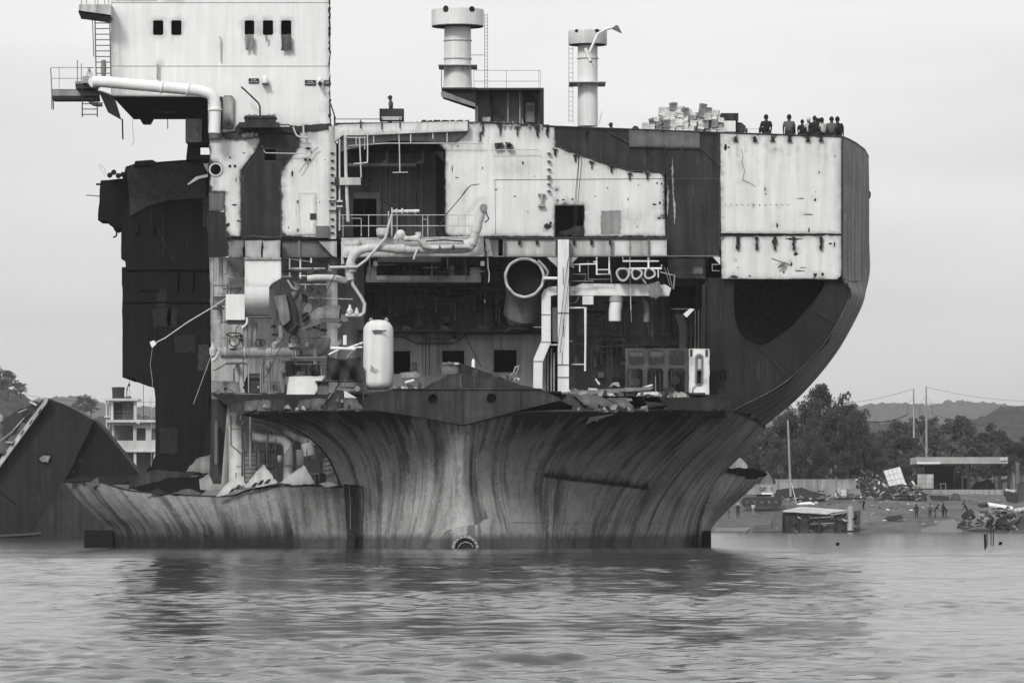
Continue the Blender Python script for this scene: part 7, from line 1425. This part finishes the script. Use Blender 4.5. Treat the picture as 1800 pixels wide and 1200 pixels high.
gp = empty('crate_panel', P(1626, 858, 395), 'upright white gridded panel at the left end of the shed', 'panel'); MB().poly(rect(1613, 833, 1641, 858), 395, .3, soot=.3, w=2, grid=5).build('face', 'white2', gp)
for x in (1620, 1627, 1634): MB().tube([(x, 833, 394.9), (x, 858, 394.9)], .45, 5).build('grid_bar', 'mgrey', gp)
for y in (841, 849): MB().tube([(1613, y, 394.9), (1641, y, 394.9)], .45, 5).build('grid_bar', 'mgrey', gp)
tag(MB().tube([(1466, 876), (1514, 875)], 4, 12, 354).build('dark_pipe', 'iron', None, smooth=True), 'dark fat pipe lying in front of the scrap heap', 'pipe')
lp_('scrap_beam', 'iron', jag([(1538, 872), (1628, 868), (1630, 880), (1540, 882)], .6, 8, 5), 355, 1.2, 'long dark beam lying below the scrap heap', 'beam'); lp_('scrap_beam', 'dgrey2', jag([(1636, 870), (1668, 872), (1670, 880), (1638, 878)], .6, 8, 6), 356, 1.2, 'short dark beam right of the long one on the bank', 'beam'); lp_('mud_heap', 'rust', jag([(1668, 880), (1678, 866), (1686, 868), (1690, 878)], .5, 4, 7), 356, 2, 'small pointed heap of earth in front of the shed plinth', 'heap')
lp_('pale_block', 'clean', rect(1479, 860, 1488, 871), 358, .8, 'small bright white block beside the scrap heap', 'block', grid=0); lp_('pale_block', 'scrapl', jag(rect(1488, 859, 1512, 871), .5, 5, 1), 359, .8, 'low pale slab right of the bright white block', 'slab')
for i, (x, y) in enumerate(((1601, 896), (1560, 895), (1622, 892), (1585, 902), (1535, 905), (1543, 893), (1650, 893), (1610, 886), (1575, 889), (1590, 885))):
    p, Y = G(x, y); mb = MB().poly(jag([(x - 3, y + 1), (x, y - 1.5), (x + 4, y - .5), (x + 3, y + 1.5)], .4, 2, i), Y, .5, grid=0); tag(mb.build('litter', 'clean' if i < 3 else 'lgrey', None), 'scrap of pale litter on the mud bank', 'litter', 'pale litter on the mud bank')
for i in range(150):
    x = rs.uniform(1370, 1790); y = rs.uniform(874, 928)
    if 1366 < x < 1516 and y > 890: continue
    p, Y = G(x, y)
    if Y < 322: continue
    w_ = rs.uniform(1.5, 6); mb = MB().poly(jag([(x - w_, y + 1), (x - w_ * .3, y - rs.uniform(.8, 3.5)), (x + w_, y - rs.uniform(0, 1.5)), (x + w_ * .7, y + 1)], .3, 2, i), Y, .4, grid=0); tag(mb.build('litter', rs.choice(['lgrey', 'iron', 'white2', 'rust', 'scrapl', 'mgrey']), None), 'small piece of dark or grey litter on the mud bank', 'litter', 'grey litter on the mud bank')
lp_('dinghy_hull', 'iron', jag([(1553, 912), (1560, 907), (1585, 905), (1588, 911), (1570, 914)], .5, 5, 2), 334, 1, 'low dark boat shaped scrap on the mud by the water', 'scrap')
# shed
Ys = 402; sh = empty('shed', P(1690, 862, Ys), 'open shed with a flat pale roof on posts beside the scrap yard', 'shed')
MB().box(1611, 803, 1772, 814.5, Ys - 1.5, Ys + 9).build('roof', 'roofm', sh); MB().box(1612, 812, 1653, 815, Ys - 1.7, Ys - 1.5).build('roof_trim', 'clean', sh); MB().box(1758, 803.5, 1771, 809, Ys - 1.65, Ys - 1.5).build('roof_trim', 'white2', sh)
for x, w in ((1620, 1), (1692, 1.6), (1705, .8), (1757, 2.6), (1749, .6)): MB().box(x - w, 815, x + w, 860, Ys, Ys + .5).build('post', 'iron', sh)
MB().box(1625, 818, 1676, 860, Ys + 6, Ys + 6.3).build('back_wall', 'soot', sh); MB().box(1676, 840, 1700, 860, Ys + 7, Ys + 7.3).build('back_wall', 'iron', sh)
MB().box(1596, 860, 1765, 872, Ys - 4, Ys + 12).build('plinth', 'conc', sh).active_material = M['lgrey']
tb_ = empty('table', P(1658, 860, Ys + 1), 'small pale table standing inside the dark shed', 'table'); MB().box(1653, 849, 1663, 850.5, Ys + 1, Ys + 2).build('table_top', 'lgrey', tb_)
for x in (1653.5, 1662): MB().box(x, 850.5, x + 1, 860, Ys + 1, Ys + 1.2).build('leg', 'lgrey', tb_)
lp_('sand_heap', 'rust', jag([(1702, 862), (1720, 846), (1735, 841), (1748, 850), (1752, 862)], .5, 6, 8), Ys + 8, 5, 'dark heap of earth under the right half of the shed roof', 'heap'); lp_('low_roof', 'scrapl', [(1738, 841), (1778, 835), (1782, 841), (1742, 843)], Ys + 12, 4, 'pale low roof sheet behind the shed', 'roof', soot=.3)
lp_('white_sheet', 'clean', jag([(1693, 842), (1706, 841), (1724, 843), (1720, 846), (1695, 845)], .4, 5, 2), Ys + 9, 2, 'bright white sheets lying behind the shed posts', 'sheet', grid=0)
hut = empty('hut', P(1800, 862, 400), 'pale walled hut cut by the right edge of the picture', 'hut'); MB().box(1781, 824, 1900, 866, 400, 408).build('wall', 'scrapl', hut); MB().box(1778, 818, 1905, 824, 399, 409).build('roof', 'iron', hut); MB().box(1786, 812, 1792, 866, 398.5, 399.8).build('post', 'mgrey', hut)
lp_('roof_litter', 'iron', jag([(1746, 803), (1750, 790), (1753, 796), (1757, 784), (1760, 797), (1758, 803)], .6, 3, 1), Ys, .6, 'small dark twisted object standing on the shed roof', 'object', grid=0)
# H-frame pylon
py = empty('power_pylon', P(1618, 830, 440), 'pale twin pole power pylon with crossarm and braces above the shed', 'pylon')
for x0, y0, x1, y1 in ((1606, 683, 1607, 845), (1628, 679, 1629, 845)): MB().tubew([P(x1, y1, 440), P(x0, y0, 440)], 2.4 * K(440), 8, r2=1.2 * K(440)).build('pole', 'lgrey', py)
MB().tube([(1594, 711.5), (1641, 708.5)], 1.0, 6, 440).build('crossarm', 'mgrey', py)
for a in (((1606, 698), (1596, 711)), ((1628, 696), (1616, 710)), ((1628, 697), (1640, 709)), ((1609, 742), (1628, 795)), ((1627, 755), (1609, 795)), ((1610, 760), (1626, 790))): MB().tube([(*a[0], 440), (*a[1], 440)], .8, 5).build('brace', 'lgrey', py)
for x in (1596, 1617, 1638.5): MB().tube([(x, 711), (x, 728)], .9, 6, 440).build('insulator', 'iron', py)
def wire(p, q, sag, label, r=.28): 
    a, b = P(*p), P(*q); pts = [a.lerp(b, t) - Vector((0, 0, sag * 4 * t * (1 - t))) for t in np.linspace(0, 1, 14)]; tag(MB().tubew(pts, r * K(p[2]), 5).build('power_line', 'cable', None), label, 'power line')
wire((1380, 702, 520), (1606, 683, 440), 1.2, 'faint upper power line running left from the pylon tops'); wire((1628, 680, 440), (1900, 700, 500), 1.0, 'faint upper power line running right from the pylon', .25); wire((1512, 738, 440), (1596, 728, 440), .6, 'dark lower power line left of the pylon crossarm', .8); wire((1638, 728, 440), (1900, 745, 470), 1.2, 'lower power line right of the pylon crossarm', .35); wire((20, 690, 420), (330, 702, 420), .8, 'faint power line above the left hills', .3)
# wreckage pile at right water edge
Yw = 325
def wk(name, label, cat, mb, mat): return tag(mb.build(name, mat, None, smooth=True), label, cat)
wk('scrap_boiler', 'long white boiler drum lying on the wreckage at right', 'boiler', MB().tube([(1734, 887, Yw + 3), (1737, 887, Yw + 3), (1768, 892, Yw + 2), (1780, 894, Yw + 2)], [8.5, 10, 10, 9], 18), 'white'); wk('boiler_end', 'grey domed drum at the right picture edge on the wreckage', 'drum', MB().tube([(1782, 898, Yw + 1), (1800, 896, Yw + 1), (1830, 897, Yw + 1)], [9, 13, 13], 18), 'white2')
wk('dark_drum', 'dark round drum left of the white boiler', 'drum', MB().tube([(1722, 888, Yw + 2), (1734, 887, Yw + 2.8)], [8, 10], 16), 'dgrey2'); wk('dark_drum', 'dark fat drum below the right end of the white boiler', 'drum', MB().tube([(1763, 908, Yw), (1785, 905, Yw)], [10, 12], 16), 'dgrey'); wk('fat_pipe', 'grey fat pipe slanting into the water under the drums', 'pipe', MB().tube([(1696, 928, Yw - 2), (1730, 921, Yw - 2)], 4.5, 12), 'mgrey'); wk('dark_pile_end', 'dark bundle of pipes left of the grey plate at right', 'pipes', MB().tube([(1716, 898, Yw + 1), (1735, 902, Yw + 1)], [5, 7], 10), 'iron')
for i, (pts, m_, l) in enumerate([([(1698, 924), (1712, 898), (1732, 902), (1742, 912), (1728, 926), (1700, 930)], 'lgrey', 'tilted pale grey plate in the right wreckage'), ([(1735, 905), (1745, 902), (1752, 918), (1744, 930), (1732, 926)], 'iron', 'dark bent plate beside the tilted pale plate'), ([(1750, 912), (1768, 906), (1774, 926), (1760, 932), (1750, 930)], 'dgrey2', 'dark boxed scrap under the boiler drum'), ([(1772, 918), (1800, 908), (1830, 912), (1830, 932), (1776, 933)], 'rust', 'rusty plate heap at the lower right corner of the wreckage'), ([(1682, 926), (1694, 914), (1702, 922), (1696, 934)], 'iron', 'dark shard at the left foot of the wreckage'), ([(1690, 905), (1700, 896), (1716, 900), (1708, 912), (1694, 914)], 'dgrey2', 'crumpled dark plate behind the tilted pale plate'), ([(1765, 862), (1786, 866), (1790, 884), (1770, 880)], 'iron', 'dark machine block behind the boiler at right'), ([(1768, 858), (1786, 860), (1784, 864), (1768, 862)], 'clean', 'white sheet lying on the dark machine block'), ([(1788, 850), (1800, 846), (1806, 880), (1790, 882)], 'rust', 'rusty upright plate at the right picture edge')]):
    lp_('wreck_plate', m_, jag(pts, 1, 5, 30 + i), Yw + (-1.5 + .5 * i if i < 6 else 12), .8, l, 'scrap plate', stains=[(pts[0][0] + 8, pts[0][1], 6, 6, .5)])
tag(MB().smoothtube([(1742, 903, Yw - 2), (1750, 912, Yw - 2), (1744, 925, Yw - 2)], 3.4, 10).build('bent_pipe', 'lgrey', None, smooth=True), 'pale bent pipe hooked over the dark plates at right', 'pipe')
# mooring stakes and floats in the water
for (x, y0, y1, r, lean, l) in ((1731, 938, 962, 2.0, 2, 'thick dark stake in the water, leftmost of the stakes'), (1735, 937, 958, .9, 0, 'thin dark stake right beside the thick one'), (1742, 930, 956, .8, 0, 'tall thin stake, left of the close pair'), (1746, 931, 957, .9, 0, 'tall thin stake, right of the close pair')):
    Y = D * 0 + (H / ((y1 - HY) * S / D)) - D; tag(MB().tubew([P(x + lean, y1, Y) - Vector((0, 0, .5)), P(x, y0, Y)], r * K(Y), 7).build('mooring_stake', 'black', None), l, 'stake', 'mooring stakes in the water')
for (x, y, l) in ((1472, 958, 'small dark float alone on the water beyond the ship'), (1758, 957, 'small dark float right of the mooring stakes')):
    Y = H / ((y - HY) * S / D) - D; c = P(x, y, Y); k = K(Y); mb = MB(); mb.lathe((c.x, Y), [(-.05, 2.6 * k), (.05, 3 * k), (.05 + 2 * k, 2.4 * k), (.05 + 4 * k, 1.0 * k)], 10).tubew([(c.x - 1.5 * k, Y, 0.02), (c.x + 3.6 * k, Y, 2.6 * k + .05)], 1.6 * k, 8); tag(mb.build('dark_float', 'black', None, smooth=True), l, 'float')
# people on the shore
for (px, py, pose, yaw, shirt, tr_, head, label) in [
    (1281, 912, 'stooped', 90, 'greyshirt', 'greyshirt', ('hair', 'hairm'), 'person bending in the shade of the starboard hull on the shore'),
    (1297, 911, 'standing', 180, 'dkshirt', 'trous', ('helmet', 'helmetm'), 'person in dark clothes and a white helmet standing on the mud'),
    (1324, 909, 'standing', 150, 'paleshirt', 'denim', ('hair', 'hairm'), 'person in pale clothes standing right of the white helmeted one'),
    (1518, 896, 'stooped', 60, 'greyshirt', 'trous', ('helmet', 'helmetm'), 'person in dark trousers stooping by the scrap heap'),
    (1611, 912, 'standing', 170, 'dkshirt', 'trous', ('hair', 'hairm'), 'person in dark clothes standing apart, left of the beach group'),
    (1635, 911, 'standing', 0, 'greyshirt', 'trous', ('hair', 'hairm'), 'person in a grey shirt at the left end of the beach group'),
    (1644, 910, 'stooped', -80, 'dkshirt', 'greyshirt', ('hair', 'hairm'), 'person bending toward the grey shirted one on the beach'),
    (1658, 911, 'standing', 40, 'dkshirt', 'trous', ('hair', 'hairm'), 'person in dark clothes standing behind the stooping beach worker'),
    (1663, 911, 'stooped', 90, 'trous', 'trous', ('hair', 'hairm'), 'person stooping at the right end of the beach group'),
    (1699, 908, 'stooped', 100, 'dkshirt', 'trous', ('hair', 'hairm'), 'person crouching at the left of the wreckage pile'),
    (1680, 858, 'stooped', 90, 'greyshirt', 'trous', ('hair', 'hairm'), 'person stooping inside the dark shed')]:
    if py < 870: p = P(px, 860, 404); p.z += .02
    else: p, Y = G(px, py)
    person(p, pose, yaw, label, shirt, tr_, head, 1.0)
# ================================================================ trees
def leafmat(name, lo, hi):
    m, nt, b = mk(name); g = NT(nt); pos = g.n('ShaderNodeNewGeometry').outputs['Position']
    n1 = g.noise(pos, .55, 4, .6); n2 = g.noise(pos, 3.0, 3, .6)
    g.put(b.inputs['Base Color'], g.rng(g.m('ADD', g.m('MULTIPLY', n1, .55), g.m('MULTIPLY', n2, .45)), .36, .64, lo, hi)); b.inputs['Roughness'].default_value = .8; b.inputs['Specular IOR Level'].default_value = .2; return m
M['leaf'] = leafmat('foliage_dark', .022, .075); M['leaf2'] = leafmat('foliage_pale', .035, .10)
def crown_mesh(kind, seed):
    """unit tree: base at 0, top at 1, radius about .3"""
    r = np.random.RandomState(seed); cl = []
    if kind == 'tall':      # weeping, many drooping sprays on an uneven spire
        for i in range(64):
            h = r.uniform(.14, .95); rad = .30 * max(.1, 1 - abs((h - .6) / .42) ** 2.6) * r.uniform(.6, 1.1); a = r.uniform(0, 6.28); q = rad * math.sqrt(r.uniform(.1, 1)); cl.append((q * math.cos(a), q * math.sin(a), h, r.uniform(.05, .10), 1.35))
    elif kind == 'broad':
        for i in range(58):
            a = r.uniform(0, 6.28); e = r.uniform(-.35, 1.45); q = .36 * r.uniform(.55, 1.05); cl.append((q * math.cos(a) * math.cos(e), q * math.sin(a) * math.cos(e), .52 + .42 * math.sin(e) * r.uniform(.7, 1.08), r.uniform(.05, .10), .8))
    else:                   # flat topped
        for i in range(46):
            a = r.uniform(0, 6.28); q = .48 * math.sqrt(r.uniform(0, 1)); cl.append((q * math.cos(a), q * math.sin(a), .74 + r.uniform(-.1, .1) + .12 * (1 - q * 2), r.uniform(.05, .09), .5))
    vs = []; fs = []
    for (x, y, z, s, el) in cl:
        n = int(95 * (s / .07) ** 1.3)
        d = r.normal(0, 1, (n, 3)); d /= np.linalg.norm(d, axis=1)[:, None]; rad = r.uniform(.25, 1.0, n) ** .6
        c = np.array([x, y, z]) + d * rad[:, None] * s * np.array([1, 1, el])
        for k in range(n):
            u = r.normal(0, 1, 3); u /= np.linalg.norm(u); w = np.cross(u, r.normal(0, 1, 3)); w /= np.linalg.norm(w) + 1e-9
            if kind == 'tall': u = np.array([r.normal(0, .35), r.normal(0, .35), -1]); u /= np.linalg.norm(u)
            a_, b_ = r.uniform(.010, .019) * (1.5 if kind == 'tall' else 1), r.uniform(.006, .010)
            b = len(vs); p = c[k]; vs += [p - u * a_, p + w * b_, p + u * a_, p - w * b_]; fs.append((b, b + 1, b + 2, b + 3))
    me = bpy.data.meshes.new('crown'); me.from_pydata([tuple(v) for v in vs], [], fs); me.materials.append(M['leaf'])
    mb = MB(); h = .9 if kind != 'flat' else .72
    mb.tubew(crom([(0, 0, -.02), (.012, .0, .25), (-.01, .01, .5), (.01, 0, h)], 3), .022, 7, r2=.006)
    for (x, y, z, s, el) in cl[::4]: z0 = max(.18, z - .22); mb.tubew(crom([(0, 0, z0), (x * .5, y * .5, z0 + (z - z0) * .6), (x, y, z)], 3), .008, 5, r2=.003)
    o = mb.build('trunk', 'barkm'); tm = o.data; bpy.data.objects.remove(o)
    lo = Vector((0, 0, min(v.co.z for v in tm.vertices)))
    xs = [v.co.x for v in tm.vertices]; ysx = [v.co.y for v in tm.vertices]
    return me, tm, mb
TM = {}
for kind in ('tall', 'broad', 'flat'):
    for s_ in range(3 if kind != 'flat' else 1):
        me, tm, mb = crown_mesh(kind, 5 + s_ * 7); 
        tm2 = bpy.data.meshes.new('trunk'); tm2.from_pydata([tuple(v) for v in mb.v], [], mb.f); tm2.materials.append(M['barkm']); TM[(kind, s_)] = (me, tm2)
nt_ = 0
def tree(px, top, base, wpx, Y, kind, label, group, mat='leaf', zb=None):
    global nt_
    p = P(px, base, Y); p.z = ground_z(p.x, Y) - .1 if zb is None else zb; h = Zp(top, Y) - p.z; w = wpx * K(Y) / .62
    r = empty('tree', p, label, 'tree', group); r.rotation_euler = (0, 0, rnd.uniform(0, 6.28)); r.scale = (w, w, h)
    me, tm = TM[(kind, nt_ % (3 if kind != 'flat' else 1))]; nt_ += 1
    for n, m_ in (('crown', me), ('trunk', tm)): o = bpy.data.objects.new(n, m_); COL.objects.link(o); o.parent = r
    if mat != 'leaf': o = r.children[0]; o.material_slots[0].link = 'OBJECT'; o.material_slots[0].material = M[mat]
    return r
GT = 'dark trees behind the scrap yard'
LT = {'tall': 'tall drooping dark tree in the grove behind the excavator', 'broad': 'rounded bushy dark tree in the belt behind the yard', 'flat': 'flat topped tree in front of the hills'}
for (px, top, w, Y, kind) in [(1441, 673, 78, 395, 'broad'), (1486, 690, 74, 392, 'broad'), (1412, 704, 72, 390, 'broad'), (1380, 728, 70, 388, 'broad'), (1346, 752, 66, 386, 'broad'), (1322, 778, 56, 384, 'tall'), (1464, 715, 74, 386, 'broad'), (1436, 720, 66, 386, 'broad'), (1505, 720, 60, 389, 'broad'), (1430, 760, 62, 382, 'tall'), (1500, 748, 60, 386, 'tall'), (1400, 775, 60, 380, 'tall'), (1365, 790, 54, 378, 'tall'), (1300, 800, 60, 384, 'broad'), (1475, 790, 64, 380, 'broad'), (1520, 775, 60, 392, 'broad'),
      (1536, 762, 56, 430, 'broad'), (1562, 758, 62, 432, 'broad'), (1592, 764, 60, 434, 'broad'), (1640, 758, 64, 450, 'broad'), (1665, 772, 60, 446, 'broad'), (1690, 729, 66, 455, 'broad'), (1742, 745, 80, 458, 'broad'), (1716, 770, 70, 452, 'broad'), (1775, 775, 70, 448, 'broad'), (1805, 765, 76, 452, 'broad'), (1548, 800, 66, 425, 'broad'), (1585, 805, 60, 425, 'tall'), (1610, 790, 60, 428, 'broad'), (1760, 800, 66, 430, 'broad'), (1790, 805, 66, 428, 'broad'), (1700, 800, 66, 430, 'broad'), (1660, 806, 60, 428, 'broad'), (1625, 722, 84, 500, 'flat'), (1590, 738, 70, 505, 'flat')]:
    tree(px, top, 850, w, Y, kind, LT[kind] if Y > 400 or kind != 'broad' else 'rounded leafy tree in the grove behind the excavator', GT, 'leaf' if rnd.random() < .6 else 'leaf2')
GL = 'trees on the left hill'
for (px, top, w, Y, kind) in [(-8, 640, 44, 1320, 'broad'), (14, 650, 36, 1322, 'broad'), (30, 668, 30, 1316, 'broad'), (146, 692, 34, 1360, 'broad'), (160, 702, 26, 1360, 'broad'), (60, 705, 40, 1300, 'broad'), (225, 695, 24, 1370, 'broad')]:
    tree(px, top, 760, w, Y, kind, 'rounded hazy tree on the left hillside', GL, 'leaf', zb=Zp(top, Y) - w * K(Y) * (1.5 if w > 30 else 1.2))
def palm(px, py, Y, L, n, label, seed):
    r = random.Random(seed); root = empty('palm', P(px, 862 if Y < 1000 else py + 14, Y), label, 'palm'); c = P(px, py, Y)
    MB().tubew([P(px, 862 if Y < 1000 else py + 14, Y), P(px + .5, (py + (862 if Y < 1000 else py + 14)) / 2, Y), c], .22, 8).build('trunk', 'barkm', root)
    for k in range(n):
        a = r.uniform(0, 6.28); el = r.uniform(.3, 1.4); l = L * r.uniform(.8, 1.15); pts = [c + Vector((math.cos(a) * math.cos(el) * l * t, math.sin(a) * math.cos(el) * l * t, math.sin(el) * l * t - .55 * l * t * t)) for t in np.linspace(0, 1, 7)]
        mb = MB()
        for i in range(6):
            for s_ in (-1, 1):
                d = (pts[i + 1] - pts[i]); sd_ = d.cross(Vector((0, 0, 1))).normalized() * s_ * L * .13 * (1 - abs(i - 2.5) / 5) - Vector((0, 0, .08 * L)); q = [pts[i], pts[i + 1], pts[i] + d * 1.4 + sd_]; mb.add(q + [v + Vector((0, 0, .02)) for v in q], [(0, 1, 2), (5, 4, 3)])
        mb.build('frond', 'leaf2', root)
for i, (px, py) in enumerate(((1642, 800), (1672, 798), (1700, 802))): palm(px, py, 420 + i, 2.9, 17, ('palm with spread fronds behind the left part of the shed roof', 'palm with spread fronds behind the middle of the shed roof', 'palm with spread fronds behind the right part of the shed roof')[i], i)
palm(36, 686, 1320, 3.0, 14, 'small palm on the left hill slope', 9)
# ================================================================ haze
hz = MB().wbox((-2800, -262, -4), (2800, 5600, 190)).build('haze', mk('haze')[0], None, loc=(0, 0, -4))
tag(hz, kind='stuff'); hm_ = hz.data.materials[0]; hn = hm_.node_tree; hn.nodes.clear(); ho = hn.nodes.new('ShaderNodeOutputMaterial'); hv = hn.nodes.new('ShaderNodeVolumePrincipled')
hv.inputs['Color'].default_value = (.9, .9, .9, 1); hv.inputs['Density'].default_value = HAZE = .00008; hn.links.new(hv.outputs[0], ho.inputs['Volume'])
